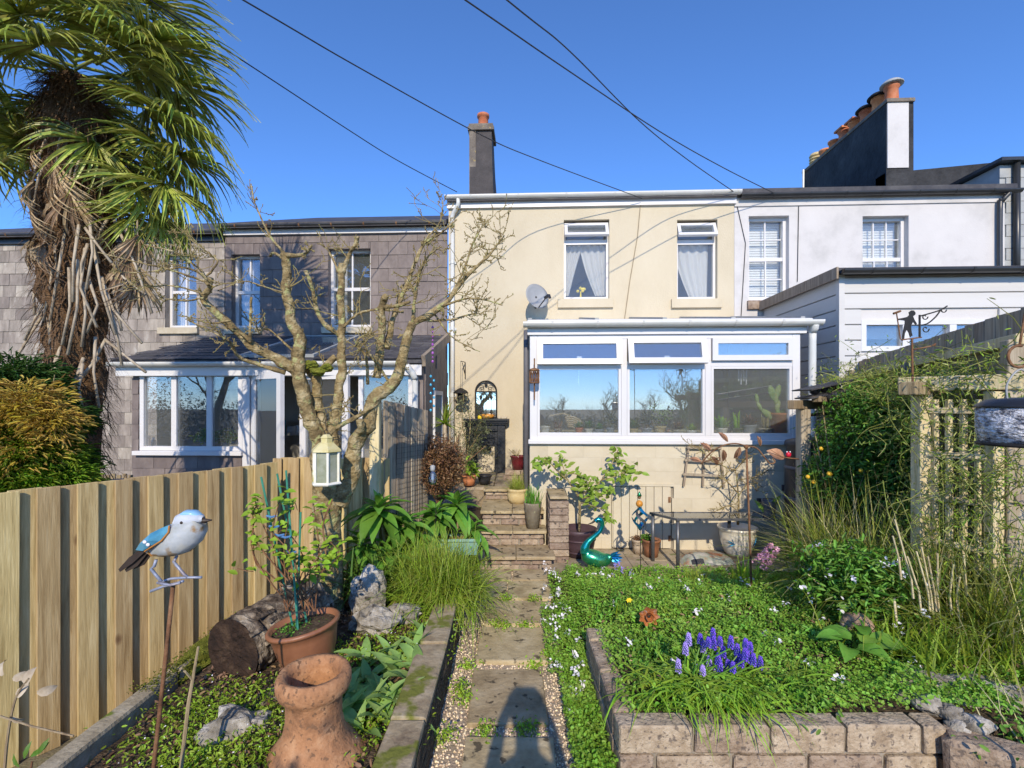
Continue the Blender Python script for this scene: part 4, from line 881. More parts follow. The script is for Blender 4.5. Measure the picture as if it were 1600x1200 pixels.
# ================================================================ HELPERS FOR POTS AND PLANTS
def pot_prof(r, h, rim=.02, taper=.72, th=.015):
    return [(r*taper, 0), (r*lerp(taper, 1, .5), h*.5), (r*.97, h-rim*1.2), (r*1.05, h-rim), (r*1.06, h-.004), (r*1.03, h), (r-th, h), (r-th-.005, h*.8), (0, h*.8)]
def pot(t, m, c, r, h, n=28, M=None, soil=True, **k):
    o = MB().lathe(pot_prof(r, h, **k), n, c, M).obj('pot', m, t, True)
    if soil:
        M3 = M or Matrix.Identity(3); MB().lathe([(r*.95, h*.86), (r*.5, h*.9), (0, h*.88)], n, c, M3).obj('compost', 'soil', t)
    return o
def leaf_mesh(name, L, Wd, bend, seg=4, shape=1.): return MB().leaf((0, 0, 0), (1, 0, 0), (0, 0, 1), L, Wd, bend, seg, shape).mesh(name, True)
def put(me, name, m, parent, p, d, up=(0, 0, 1), s=1., ax=None):
    d = Vector(d).normalized(); up = Vector(up); y = up.cross(d); y = y.normalized() if y.length > 1e-4 else d.orthogonal().normalized(); z = d.cross(y)
    M = Matrix.Translation(Vector(p)) @ Matrix((d, y, z)).transposed().to_4x4() @ Matrix.Scale(s, 4)
    return link(me, name, m, parent, M=M)
def sph(az, el): return Vector((math.cos(az)*math.cos(el), math.sin(az)*math.cos(el), math.sin(el)))
def tuft(b, c, n, L, Wd, spread=.9, droop=1.2, r=.05, el0=.3):
    for i in range(n):
        a = rnd.uniform(0, 6.283); e = lerp(1.5, el0, rnd.random()**.8)*spread if spread < 1 else lerp(1.5, el0, rnd.random())
        b.blade(Vector(c)+Vector((rnd.gauss(0, r), rnd.gauss(0, r), 0)), sph(a, e), L*rnd.uniform(.6, 1.15), Wd*rnd.uniform(.7, 1.2), droop*rnd.uniform(.6, 1.3), 5, rnd.uniform(-.6, .6))
    return b
def petals(c, r, n=5, m=None, parent=None, name='flower', up=None):
    b = MB(); up = Vector(up or (rnd.gauss(0, .4), -.5, 1)).normalized(); e1 = up.orthogonal().normalized(); e2 = up.cross(e1)
    for k in range(n): a = 6.283*k/n; b.leaf(c, e1*math.cos(a)+e2*math.sin(a)+up*.25, up, r, r*.8, .3, 2)
    return b.obj(name, m, parent)

# ================================================================ LEFT BED THINGS
# log
lg0, lg1 = G(-1.72, 2.98, .27), G(-1.5, 3.62, .29)
lg = thing('cut_log', 'thick cut log with flaking bark and a dark sawn end', 'log', G(-1.5, 3.2, .06)); ax = (lg1-lg0).normalized()
b = MB(); nn, ns = 30, 26; uu = ax.orthogonal().normalized(); vv = ax.cross(uu); vs = []
for i in range(nn+1):
    p = lg0.lerp(lg1, i/nn)
    for j in range(ns):
        a = 6.283*j/ns; d = uu*math.cos(a)+vv*math.sin(a); q = mnoise.fractal(Vector((math.cos(a)*2.4, math.sin(a)*2.4, i*.32)), 1, 2, 4)
        vs.append(p+d*(.205+.024*q+.012*(mnoise.cell(Vector((a*3.2, i*.45, 0)))-.5)))
b.add(vs, [(i*ns+j, i*ns+(j+1) % ns, (i+1)*ns+(j+1) % ns, (i+1)*ns+j) for i in range(nn) for j in range(ns)]+[tuple(nn*ns+j for j in range(ns))])
b.obj('bark', 'bark_log', lg)
b = MB(); vs = [lg0-ax*.004]
for k in range(1, 5):
    for j in range(ns):
        a = 6.283*j/ns; vs.append(lg0-ax*.004+(uu*math.cos(a)+vv*math.sin(a))*(.203*k/4)+ax*(.02*mnoise.noise(Vector((k*2, j*.9, 0)))*(k < 4)))
b.add(vs, [(0, 1+(j+1) % ns, 1+j) for j in range(ns)]+[(1+(k-1)*ns+j, 1+(k-1)*ns+(j+1) % ns, 1+k*ns+(j+1) % ns, 1+k*ns+j) for k in range(1, 4) for j in range(ns)]).obj('sawn_end', 'log_end', lg)
for i in range(46):
    t = rnd.uniform(.03, .97); a = rnd.uniform(-.4, 3.4); d = uu*math.cos(a)+vv*math.sin(a); p = lg0.lerp(lg1, t)+d*.214
    Mx = Matrix((ax, ax.cross(d), d)).transposed(); MB().obox(p, (rnd.uniform(.06, .16), rnd.uniform(.025, .05), .014), Mx @ Matrix.Rotation(rnd.uniform(-.15, .15), 3, 'Y')).obj('bark_flake', 'bark_log', lg, bevel=.005)
lg2 = thing('split_log', 'weathered flat piece of split wood lying below the terracotta bowl', 'log', G(-1.3, 2.75, .1))
MB().prism([(-.28, 0), (.26, .01), (.3, .08), (.1, .13), (-.25, .09)], -.1, .1, lambda v: G(-1.2+v.x*.8, 2.78+v.y+v.x*.5, .09+v.z)).obj('timber', 'bark_log', lg2, bevel=.02)
# rocks
def rock(name, label, m, c, r, sc, seed, n=17, mm=12):
    o = MB().ball(c, r, n, mm, .36, sc, seed).obj(name, m, None); return tag(o, label, 'rock')
rock('quartz_rock', 'white quartz boulder lying below the sawn end of the log', 'rock', G(-1.37, 2.42, .13), .17, (1.05, .7, .75), 3)
rock('quartz_rock', 'small white quartz rock beside the terracotta chimney pot', 'rock', G(-1.02, 2.36, .12), .095, (1, .8, .75), 5)
rock('quartz_rock', 'upright rough white rock at the foot of the bare tree', 'rock', G(-1.1, 3.72, .33), .17, (.85, .7, 1.1), 8)
rock('quartz_rock', 'low grey rock in front of the upright rock by tulip leaves', 'rock', G(-.97, 3.4, .26), .15, (1.15, .7, .6), 11)
rock('quartz_rock', 'flat pale rock half hidden beside the green grass clump', 'rock', G(-.8, 3.55, .26), .12, (1.1, .8, .6), 14)
rock('mossy_stone', 'rounded stone covered in thick green moss near the chimney pot', 'moss', G(-1.12, 2.02, .08), .19, (1.2, .8, .55), 17)
rock('mossy_stone', 'mossy lump on the old kerb at the fence foot', 'moss', G(-2.07, 3.3, .1), .2, (.5, 1.7, .45), 19)
# terracotta chimney pot
cp = thing('terracotta_chimney_pot', 'weathered orange clay chimney pot with thick rim standing in the left bed', 'chimney pot', G(-.9, 2.2, .1))
MB().lathe([(.3, -.08), (.292, .04), (.262, .1), (.195, .17), (.138, .24), (.122, .31), (.121, .38), (.126, .42), (.152, .44), (.162, .465), (.163, .5), (.15, .525), (.125, .523), (.113, .49), (.108, .3), (.108, .1), (0, .1)], 40, G(-.9, 2.2, .06)).obj('pot', 'terra_old', cp, True)
# glazed bowl with a climbing plant on green canes
bt = Matrix.Rotation(R(-9), 3, FW); bc = G(-1.24, 2.98, .16)
cb = thing('climber_pot', 'leaning brown glazed bowl holding a leafy climber on green canes', 'potted plant', bc)
MB().lathe([(.1, 0), (.135, .04), (.17, .13), (.188, .22), (.195, .262), (.212, .268), (.216, .283), (.205, .295), (.19, .29), (.185, .25), (0, .24)], 36, bc, bt).obj('pot', 'terra_glaze', cb, True)
MB().lathe([(.187, .262), (.1, .27), (0, .272)], 30, bc, bt).obj('compost', 'soil', cb)
cbase = bc+bt @ Vector((0, 0, .25))
for (px, py) in ((408, 745), (433, 740), (447, 735), (470, 800)):
    q = dp(px, py, 3.05); MB().tube([cbase+Vector((rnd.uniform(-.1, .02), rnd.uniform(-.05, .08), 0)), q], .0065, 6).obj('cane', 'green_cane', cb)
for px, py in ((424, 806), (428, 822), (436, 835), (446, 838), (455, 862)): MB().tube([dp(px-7, py, 2.99), dp(px, py+2, 2.97), dp(px+8, py, 2.99)], .007, 6).obj('tie', 'blue_tie', cb)
b = MB(); tips = []
for i in range(16):
    a = dp(rnd.uniform(440, 500), 955, 3.0); e = dp(rnd.uniform(392, 530), rnd.uniform(770, 900), rnd.uniform(2.85, 3.15)); c_ = a.lerp(e, .5)+Vector((rnd.uniform(-.12, .12), rnd.uniform(-.08, .08), .06))
    P, rr = smooth_path([a, c_, e, e+Vector((rnd.uniform(-.1, .1), rnd.uniform(-.05, .05), rnd.uniform(-.04, .08)))], [.005, .004, .003, .002]); b.tube(P, rr, 5); tips += P[4:]
for q in (((470, 930), (418, 870), (398, 840), (396, 800), (404, 790)), ((470, 940), (425, 900), (400, 880), (396, 845), (393, 840)), ((480, 940), (508, 880), (505, 820), (520, 780))):
    P, rr = smooth_path([dp(x, y, 2.98) for x, y in q], [.005]*len(q)); b.tube(P, rr, 5); tips += P[6:]
b.obj('stems', 'rust', cb)
lm = leaf_mesh('leaf', .055, .032, .35, 3); lm.materials.append(MATS['leaf_bright'])
for i in range(230):
    p = rnd.choice(tips)+Vector((rnd.gauss(0, .018), rnd.gauss(0, .018), rnd.gauss(0, .018))); put(lm, 'leaf', None, cb, p, sph(rnd.uniform(0, 6.3), rnd.uniform(-.5, .7)), (rnd.gauss(0, .4), -.5, 1), rnd.uniform(.7, 1.35))
for q in ((367, 885), (378, 880), (371, 897)): put(lm, 'leaf', None, cb, dp(*q, 2.95), (rnd.uniform(-1, 1), -.2, .3), (0, -.6, 1), 1.1)
MB().tube([dp(396, 893, 2.97), dp(385, 892, 2.95), dp(370, 888, 2.95)], .003, 4).obj('tendril', 'rust', cb)
scatter('seedlings', 'leaf_mid', cb, np.array([tuple(bc+bt @ Vector((rnd.gauss(-.06, .06), rnd.gauss(0, .06), .275))) for _ in range(160)]), .018, .6)
# tulip leaves
tp = thing('tulip_clump', 'clump of broad grey green tulip leaves beside the stone edging', 'plant', G(-.72, 2.75, .2))
tms = [leaf_mesh('leaf', L, Wd, bd, 6, .8) for L, Wd, bd in ((.23, .07, .9), (.19, .055, .5), (.25, .075, 1.4))]
for t_ in tms: t_.materials.append(MATS['leaf_tulip'])
spots = [(-.86, 2.5), (-.78, 2.62), (-.68, 2.6), (-.83, 2.8), (-.7, 2.85), (-.62, 2.95), (-.75, 3.05), (-.6, 3.12), (-.88, 3.0), (-.58, 3.25), (-.55, 2.78), (-.66, 2.45), (-.58, 3.4), (-.92, 2.66), (-.74, 2.36), (-.62, 2.62)]
for l, d in spots:
    a0 = rnd.uniform(0, 6.3)
    for k in range(7):
        put(rnd.choice(tms), 'leaf', None, tp, G(l+rnd.gauss(0, .02), d+rnd.gauss(0, .02), hL(l, d)-.01), sph(a0+k*1.26+rnd.gauss(0, .25), rnd.uniform(.55, 1.25)), (0, 0, 1), rnd.uniform(.7, 1.1))
# golden grass clump
gc = thing('grass_clump', 'dense arching golden green grass clump beside the path edging', 'grass', G(-.52, 4.15, .2))
b = MB(); tuft(b, G(-.6, 3.95, .25), 1700, .52, .008, 1., 2.1, .14, .02); b.obj('blades', 'leaf_bright', gc, kind='stuff')
b = MB(); tuft(b, G(-.6, 3.95, .28), 1000, .52, .008, 1., 1.8, .13, .1); b.obj('blades', 'grass_gold', gc, kind='stuff')
# trough
tr = thing('plastic_trough', 'pale teal plastic trough of bare soil behind the grass clump', 'trough', G(-.62, 4.85, .3)); tc_ = G(-.6, 4.85, .3)
def trough(b, c, L_, D_, H_):
    Mz = Matrix.Rotation(YAW+.05, 3, 'Z'); vs = []
    for (x, y, z) in ((.43, .4, 0), (.5, .5, H_), (.53, .56, H_), (.53, .56, H_-.02), ): pass
    rings = [(.44, .4, 0), (.49, .48, H_-.03), (.52, .56, H_-.03), (.52, .56, H_), (.48, .45, H_), (.46, .42, H_*.7)]
    for rx, ry, z in rings: vs += [c+Mz @ Vector((sx_*rx*L_, sy_*ry*D_, z)) for sx_, sy_ in ((-1, -1), (1, -1), (1, 1), (-1, 1))]
    return b.add(vs, [(4*k+j, 4*k+(j+1) % 4, 4*k+4+(j+1) % 4, 4*k+4+j) for k in range(5) for j in range(4)]+[(3, 2, 1, 0)])
trough(MB(), tc_, .56, .24, .17).obj('box', 'teal_plastic', tr, bevel=.008)
Mz = Matrix.Rotation(YAW+.05, 3, 'Z'); MB().obox(tc_+Vector((0, 0, .12)), (.5, .19, .04), Mz).obj('compost', 'litter', tr)
scatter('dead_leaves', 'litter', tr, np.array([tuple(tc_+Mz @ Vector((rnd.uniform(-.24, .24), rnd.uniform(-.09, .09), .145))) for _ in range(150)]), .03, .5)
# echium rosettes
em = [leaf_mesh('leaf', L, Wd, bd, 5, .85) for L, Wd, bd in ((.3, .1, .8), (.24, .085, .5), (.34, .11, 1.3))]
for e_ in em: e_.materials.append(MATS['leaf_mid'])
def rosette(t, heads, stem0):
    for c, s in heads:
        c = Vector(c); MB().tube([stem0, stem0.lerp(c, .5)+Vector((.02, 0, .02)), c], [.016, .014, .011], 7).obj('stem', 'wood_rough', t, True)
        for k in range(30):
            e = lerp(1.35, -.55, (k/30)**.8); put(rnd.choice(em), 'leaf', None, t, c+Vector((0, 0, -.1*k/30)), sph(k*2.4+rnd.gauss(0, .15), e+rnd.gauss(0, .1)), (0, 0, 1), s*lerp(.55, 1.1, min(1, k/14))*rnd.uniform(.85, 1.1))
ec = thing('echium_plant', 'leafy green rosette plant growing against the fence right of the tree', 'plant', G(-1.2, 4.35, .25))
rosette(ec, [(dp(592, 790, 4.3), 1.15), (dp(565, 845, 4.2), .9), (dp(632, 815, 4.45), .95), (dp(610, 865, 4.2), .8)], G(-1.15, 4.4, .2))
ec = thing('echium_plant', 'leafy green rosette plant spilling beside the garden steps', 'plant', G(-.6, 5.2, .3))
rosette(ec, [(dp(713, 785, 4.95), 1.1), (dp(680, 800, 4.75), .95), (dp(738, 825, 4.9), .85), (dp(650, 840, 4.6), .9)], G(-.6, 5.15, .25))
ib = thing('strap_leaf_clump', 'clump of dark strap leaves at the foot of the bare tree', 'plant', G(-1.1, 4.05, .25))
b = MB(); tuft(b, G(-1.15, 4.05, .25), 240, .42, .02, 1., 1.3, .12, .3); b.obj('blades', 'leaf_dark', ib, kind='stuff')
b = MB(); tuft(b, G(-.98, 4.3, .27), 120, .33, .018, 1., 1.3, .1, .3); b.obj('blades', 'leaf_bright', ib, kind='stuff')
# brown shrub
bs = thing('brown_shrub', 'rounded shrub with russet brown twiggy foliage before the tall fence', 'shrub', dp(683, 770, 5.15))
c0 = dp(686, 728, 5.15); scatter('foliage', 'brown_leaf', bs, cloud(9000, c0, (.3, .26, .33), .55, 3, .25), .028, .5)
b = MB()
for i in range(60):
    e = c0+Vector((rnd.gauss(0, .15), rnd.gauss(0, .14), rnd.gauss(.1, .15))); b.tube([c0+Vector((0, 0, -.42)), c0.lerp(e, .5)+Vector((0, 0, -.1)), e], [.01, .006, .003], 4)
b.obj('twigs', 'rust', bs)
# bulb light on a stake
bl = thing('bulb_light', 'clear glass bulb shaped garden light hanging before the brown shrub', 'garden light', dp(676, 790, 4.5)); c = dp(676, 750, 4.5)
MB().lathe([(0, -.045), (.03, -.04), (.046, -.01), (.045, .02), (.03, .06), (.02, .085), (.02, .09)], 18, c).obj('bulb', 'clear', bl, True)
MB().lathe([(.021, .085), (.023, .1), (.023, .13), (.012, .14), (0, .14)], 14, c).tube([c+Vector((0, 0, -.04)), c+Vector((0, 0, .06))], .012, 8).obj('cap', 'lead', bl, True)
MB().tube([c+Vector((0, 0, .14)), c+Vector((.01, .03, .2)), c+Vector((.02, .05, .1)), c+Vector((.02, .05, -.5))], .003, 5).obj('stake', 'iron', bl)
# little trunk plant, cordyline
cd = thing('cordyline', 'small spiky cordyline on a bare stem by the white downpipe', 'plant', dp(696, 735, 6.9)); c = dp(695, 662, 6.9)
MB().tube([dp(697, 735, 6.9), c], [.03, .024], 8).obj('stem', 'palm_stalk', cd, True)
b = MB(); tuft(b, c, 46, .36, .024, 1., .7, .01, -.2); b.obj('leaves', 'leaf_bright', cd)
# bright pot plant below it
bp_ = thing('potted_plant', 'bright leafy plant in a small clay pot beside the black fireplace', 'potted plant', dp(733, 765, 6.6)); c = dp(733, 758, 6.6); pot(bp_, 'terracotta_pot', c, .1, .14)
em2 = leaf_mesh('leaf', .16, .045, .9, 4); em2.materials.append(MATS['leaf_bright'])
for k in range(44): put(em2, 'leaf', None, bp_, c+Vector((rnd.gauss(0, .04), rnd.gauss(0, .04), .12+rnd.uniform(0, .22))), sph(rnd.uniform(0, 6.3), rnd.uniform(-.3, 1.0)), (0, 0, 1), rnd.uniform(.7, 1.2))
bpp = thing('black_pot', 'small black pot standing on the terrace under the fireplace', 'pot', dp(757, 752, 6.75)); c = dp(757, 755, 6.75); pot(bpp, 'black_plastic', c, .1, .12)
# bird on its stake
BD = 1.9; bo = thing('metal_bird', 'painted metal bird ornament with blue wing on a rusty stake', 'bird ornament', dp(240, 1300, BD))
def bd(px, py, off=0): return dp(px, py, BD)+FW*off
def body(name, m, stations, parent, n=16):                       # loft of ellipses: centre pixel, half height px, half depth m
    vs = []; k = len(stations); pts = [bd(s[0], s[1]) for s in stations]
    for i, s in enumerate(stations):
        t = (pts[min(i+1, k-1)]-pts[max(i-1, 0)]).normalized(); nz = FW.cross(t).normalized()
        for j in range(n): a = 6.283*j/n; vs.append(pts[i]+nz*math.cos(a)*s[2]*BD/FPX+FW*math.sin(a)*s[3])
    return MB().add(vs, [(i*n+j, i*n+(j+1) % n, (i+1)*n+(j+1) % n, (i+1)*n+j) for i in range(k-1) for j in range(n)]+[tuple(range(n)), tuple((k-1)*n+j for j in range(n))[::-1]]).obj(name, m, parent, True)
body('body', 'bird_belly', [(229, 861, 3, .008), (238, 860, 9, .022), (252, 853, 18, .045), (268, 846, 24, .058), (284, 839, 26, .06), (298, 829, 24, .055), (307, 819, 19, .045), (312, 812, 12, .03)], bo)
hd_ = body('head', 'bird_white', [(272, 818, 3, .01), (280, 815, 11, .03), (292, 812, 14, .04), (304, 811, 12.5, .038), (314, 811, 8, .025), (318, 811, 4, .012)], bo)
body('cap', 'bird_cap', [(282, 806, 3, .015), (292, 801.5, 5, .03), (304, 801.5, 4.5, .027), (314, 806.5, 3, .014)], bo)
body('beak', 'bird_dark', [(315, 813, 4.5, .012), (320, 813.5, 3.6, .01), (326, 813, 2, .006), (331, 812.6, 1, .003)], bo)
for s in (-1, 1): MB().ball(bd(294, 813, s*.038), .006, 10, 6).obj('eye', 'bird_dark', bo, True)
for s in (-1, 1):
    P = [bd(x, y) for x, y in ((276, 816), (277, 826), (268, 838), (252, 847), (238, 855), (218, 857), (230, 845), (250, 828), (266, 820))]
    b = MB(); nP = len(P); cen = sum(P, Vector())/nP; offs = [.04, .056, .064, .066, .05, .02, .04, .05, .045]
    vs = [p+FW*s*o for p, o in zip(P, offs)]+[cen+FW*s*.073]+[p+FW*s*(o-.008) for p, o in zip(P, offs)]
    b.add(vs, [(i, (i+1) % nP, nP) for i in range(nP)]+[(i, (i+1) % nP, (i+1) % nP+nP+1, i+nP+1) for i in range(nP)]); wg = b.obj('wing', 'bird_blue', bo, False)
    MB().tube([bd(x, y, s*o) for (x, y), o in zip(((277, 817), (279, 826), (270, 838), (254, 848), (240, 856)), (.044, .056, .062, .062, .046))], .0035, 5).obj('wing_edge', 'bird_orange', wg)
    for q in ((247, 839), (252, 843)): MB().ball(bd(*q, s*.07), .0085, 8, 5, sc=(1, .4, .8)).obj('wing_spot', 'petal_white', wg, True)
MB().tube([bd(311, 818), bd(313, 830), bd(307, 846), bd(297, 860)], .006, 6).tube([bd(240, 858, -.03), bd(243, 866, -.02)], .004, 5).obj('breast_stripe', 'bird_orange', bo)
for (a0, a1, a2, o_) in (((228, 858), (208, 874), (190, 890), -.012), ((229, 861), (212, 880), (196, 892), 0), ((232, 863), (218, 880), (205, 889), .012)):
    b = MB(); vs = []
    for (x, y), wd in zip((a0, a1, a2), (3, 4.5, 2)): vs += [bd(x-wd*.6, y-wd, o_), bd(x+wd*.6, y+wd, o_), bd(x+wd*.6, y+wd, o_+.006), bd(x-wd*.6, y-wd, o_+.006)]
    b.add(vs, [(4*k+j, 4*k+(j+1) % 4, 4*k+4+(j+1) % 4, 4*k+4+j) for k in range(2) for j in range(4)]+[(0, 1, 2, 3), (11, 10, 9, 8)]).obj('tail_feather', 'bird_dark', bo)
for (P, o_) in ((((250, 872), (247, 882), (242, 886), (249, 895), (258, 906)), -.02), (((271, 871), (266, 880), (272, 888), (282, 900), (288, 905)), .02)):
    MB().tube([bd(x, y, o_) for x, y in P], .006, 7).obj('leg', 'bird_leg', bo, True)
for (P, o_) in ((((240, 914), (262, 907), (288, 905), (310, 905)), .02), (((241, 921), (262, 913), (280, 909), (292, 905)), -.02), (((256, 906), (275, 910), (290, 906)), -.03)):
    MB().tube([bd(x, y, o_) for x, y in P], .0055, 6).obj('claw', 'bird_leg', bo, True)
MB().tube([bd(271, 912), bd(262, 1000), bd(240, 1200), bd(232, 1330)], .008, 7).obj('stake', 'rust', bo, True)
for (px0, py0, px1, py1) in ((310, 1010, 275, 1240),):
    t = thing('garden_cane', 'thin grey brown cane pushed in the bed right of the metal bird', 'cane', dp(px1, py1+30, 2.05)); MB().tube([dp(px0, py0, 2.15), dp(lerp(px0, px1, .45), lerp(py0, py1, .4), 2.1), dp(px1, py1+30, 2.05)], [.005, .008, .009], 6).tube([dp(300, 1062, 2.12), dp(290, 1050, 2.1), dp(287, 1048, 2.1)], .004, 4).obj('stick', 'wood_rough', t)
# dry seed head at the left edge
dh = thing('dry_stem', 'dry brown stem with papery leaves against the new fence', 'plant', G(-1.9, 1.85, .0))
MB().tube(*smooth_path([dp(5, 1230, 1.9), dp(12, 1150, 1.9), dp(25, 1090, 1.9), dp(45, 1060, 1.9)], [.006, .005, .004, .003]), 5).tube([dp(0, 1119, 1.88), dp(50, 1135, 1.88), dp(115, 1150, 1.88)], .004, 5).obj('stem', 'wood_rough', dh)
dl = leaf_mesh('leaf', .06, .035, 1.6, 4); dl.materials.append(MATS['palm_stalk'])
for q, a in (((5, 1055), 2.2), ((20, 1062), .4), ((28, 1090), 1.2), ((42, 1070), 1.6), ((58, 1082), .1), ((20, 1120), -.8)): put(dl, 'leaf', None, dh, dp(*q, 1.9), RT*math.cos(a)+Vector((0, 0, 1))*math.sin(a)-FW*.3, -FW, rnd.uniform(.8, 1.2))
sp = thing('peony_shoot', 'young dark leaf shoot at the foot of the fence', 'plant', dp(55, 1240, 1.9))
MB().tube([dp(40, 1250, 1.9), dp(50, 1190, 1.9)], .004, 5).obj('stem', 'rust', sp)
em3 = leaf_mesh('leaf', .06, .02, .5, 3); em3.materials.append(MATS['leaf_dark'])
for q, a in (((38, 1185), 1.4), ((48, 1182), .6), ((55, 1180), .8), ((60, 1178), 1.1), ((30, 1198), 2.4)): put(em3, 'leaf', None, sp, dp(*q, 1.9), RT*math.cos(a)+Vector((0, 0, 1))*math.sin(a), -FW, 1.)
for l, d in ((-1.62, 1.9), (-1.5, 1.82)):
    t = thing('bulb_shoots', 'dark green bulb shoots in the bed left of the bird stake' if l < -1.55 else 'dark green bulb shoots in the bed right beside the bird stake', 'plant', G(l, d, .1)); b = MB()
    for k in range(4): b.blade(G(l+rnd.gauss(0, .02), d+rnd.gauss(0, .02), .04), sph(rnd.uniform(0, 6), 1.3), .22, .014, .4)
    b.obj('blades', 'leaf_dark', t)
# weeds, litter and moss over the left bed
def bed_pts(n, l0, l1, d0, d1, h, up=.01): return np.array([tuple(G(l, d, h(l, d)+up)) for l, d in ((rnd.uniform(l0, l1), rnd.uniform(d0, d1)) for _ in range(n))])
tag(scatter('leaf_litter', 'litter', None, bed_pts(2600, -2.0, -.55, 1.7, 4.6, hL), .035, .5), 'brown fallen leaves and twigs over the left bed soil', 'leaf litter')
def patch(n, c, r, h, lump=None): return np.array([tuple(G(l, d, h(l, d)+abs(rnd.gauss(0, .025)))) for l, d in ((rnd.gauss(c[0], r), rnd.gauss(c[1], r)) for _ in range(n))])
wd = np.concatenate([patch(700, c, .14, hL) for c in ((-1.35, 2.12), (-1.1, 2.2), (-1.55, 2.3), (-1.25, 1.95), (-.7, 2.4), (-.62, 3.3), (-1.0, 4.0), (-1.6, 2.0), (-1.75, 2.6), (-1.2, 2.6), (-.95, 3.1), (-1.5, 2.6))])
tag(scatter('weeds', 'leaf_bright', None, wd, .024, .45, .8), 'low green weeds over the soil near the chimney pot', 'weeds')
tag(scatter('weed_flowers', 'petal_white', None, wd[::60]+np.array([0, 0, .04]), .008, .9), 'tiny white weed flowers near the mossy stone', 'flowers')
tag(scatter('kerb_moss', 'moss', None, np.array([tuple(G(-2.1+rnd.gauss(0, .04), rnd.uniform(2.75, 3.8), .15+rnd.uniform(-.05, .03))) for _ in range(2500)]), .016, .6), 'bright green moss on the old kerb', 'moss')
tag(scatter('path_weeds', 'leaf_bright', None, np.concatenate([patch(110, c, .035, lambda l, d: .0) for c in ((-.33, 3.05), (-.36, 2.6), (-.05, 3.87), (.1, 3.9), (-.12, 3.92), (-.3, 3.3), (-.15, 2.63), (.1, 2.66), (.25, 3.42), (-.05, 4.42), (-.38, 2.25), (.2, 4.4), (.15, 3.3), (-.3, 2.95))]), .022, .5, .8), 'little bright weeds between the path slabs', 'weeds')

# ================================================================ BARE TREE
bt_ = thing('fruit_tree', 'pruned leafless fruit tree with knotty mossy branches', 'tree', G(-1.43, 3.85, .15))
TD = 3.83; trb = MB(); tw = MB(); twp = []
def limb(pts, r0, r1, dd=(0, 0), n=9, seed=0, spurs=1.):
    n += 4
    k = len(pts); P = []
    for i, (x, y) in enumerate(pts): P.append(dp(x, y, TD+lerp(dd[0], dd[1], i/(k-1))))
    R_ = [lerp(r0, r1, (i/(k-1))**.8) for i in range(k)]; P, R_ = smooth_path(P, R_, 8)
    P = [p+Vector((mnoise.noise(p*7+Vector((seed, 0, 0))), mnoise.noise(p*7+Vector((0, seed, 9))), mnoise.noise(p*7)))*r0*.35 for p in P]
    R_ = [r*(.98+.24*mnoise.noise(p*21)+.1*max(0, mnoise.noise(p*9))) for p, r in zip(P, R_)]; trb.tube(P, R_, n)
    L_ = sum((P[i+1]-P[i]).length for i in range(len(P)-1))
    for _ in range(int(L_*15*spurs)):
        i = rnd.randint(len(P)//4, len(P)-2); t = (P[i+1]-P[i]).normalized(); d = (t*.6+Vector((rnd.gauss(0, 1), rnd.gauss(0, .6), rnd.gauss(.3, .9)))).normalized()
        twig(P[i], d, rnd.choice((rnd.uniform(.04, .12), rnd.uniform(.04, .14), rnd.uniform(.1, .3))), min(R_[i]*.4, .006))
def twig(p, d, L_, r, lev=0):
    P = [p]; R_ = [r]; q = p.copy(); k = 4
    for i in range(k):
        d = (d+Vector((rnd.gauss(0, .15), rnd.gauss(0, .14), rnd.gauss(.05, .15)))).normalized(); q = q+d*L_/k; P.append(q.copy()); R_.append(lerp(r, .0022, (i+1)/k))
        if lev < 2 and rnd.random() < .42: twig(q, (d+Vector((rnd.gauss(0, .8), rnd.gauss(0, .6), rnd.gauss(.1, .7)))).normalized(), L_*.5, max(r*.6, .0025), lev+1)
    tw.tube(P, R_, 5)
    for i in range(1, len(P)):
        if rnd.random() < .45: tw.ball(P[i]+Vector((rnd.gauss(0, .003), 0, rnd.gauss(0, .003))), .0042, 5, 4, sc=(1, 1, 1.4))
# trunk with flare
P, R_ = smooth_path([dp(515, 962, TD), dp(514, 900, TD), dp(512, 830, TD), dp(511, 775, TD), dp(512, 735, TD)], [.125, .11, .104, .108, .1], 14)
trb.tube(P, [r*(1+.1*mnoise.noise(p*9)) for p, r in zip(P, R_)], 26)
limb([(505, 790), (500, 720), (498, 688), (477, 627), (466, 574), (466, 531), (453, 491), (448, 437), (444, 398)], .075, .03, (0, -.1), 12, 1, .35)
limb([(444, 398), (425, 372), (405, 335), (392, 290)], .014, .004, (-.1, -.15), 6, 2)
limb([(446, 400), (473, 398), (487, 384)], .018, .008, (-.1, -.3), 7, 3)
limb([(442, 405), (428, 395), (422, 400)], .014, .008, (-.1, .1), 6, 4, 0)
limb([(515, 760), (507, 690), (505, 670), (495, 627), (493, 588), (508, 572), (524, 558)], .06, .026, (0, .12), 11, 5, .3)
limb([(493, 592), (482, 580), (478, 565)], .03, .022, (.1, .05), 8, 6, 0)
limb([(520, 740), (521, 690), (523, 663), (530, 617), (534, 563), (534, 523), (533, 473), (534, 412)], .05, .026, (0, .15), 11, 7, .4)
limb([(534, 430), (545, 400), (555, 384), (560, 370)], .022, .012, (.15, .1), 8, 8)
limb([(530, 425), (515, 395), (500, 380)], .012, .006, (.15, .3), 6, 9)
limb([(531, 523), (502, 502), (492, 470), (487, 448), (477, 423)], .022, .012, (.1, -.1), 8, 10)
limb([(536, 512), (559, 491), (591, 484), (631, 488)], .014, .007, (.1, .2), 7, 11)
limb([(528, 790), (545, 757), (552, 706), (574, 663), (588, 624), (609, 606), (624, 581), (631, 545), (645, 506)], .075, .036, (0, .05), 12, 12, .3)
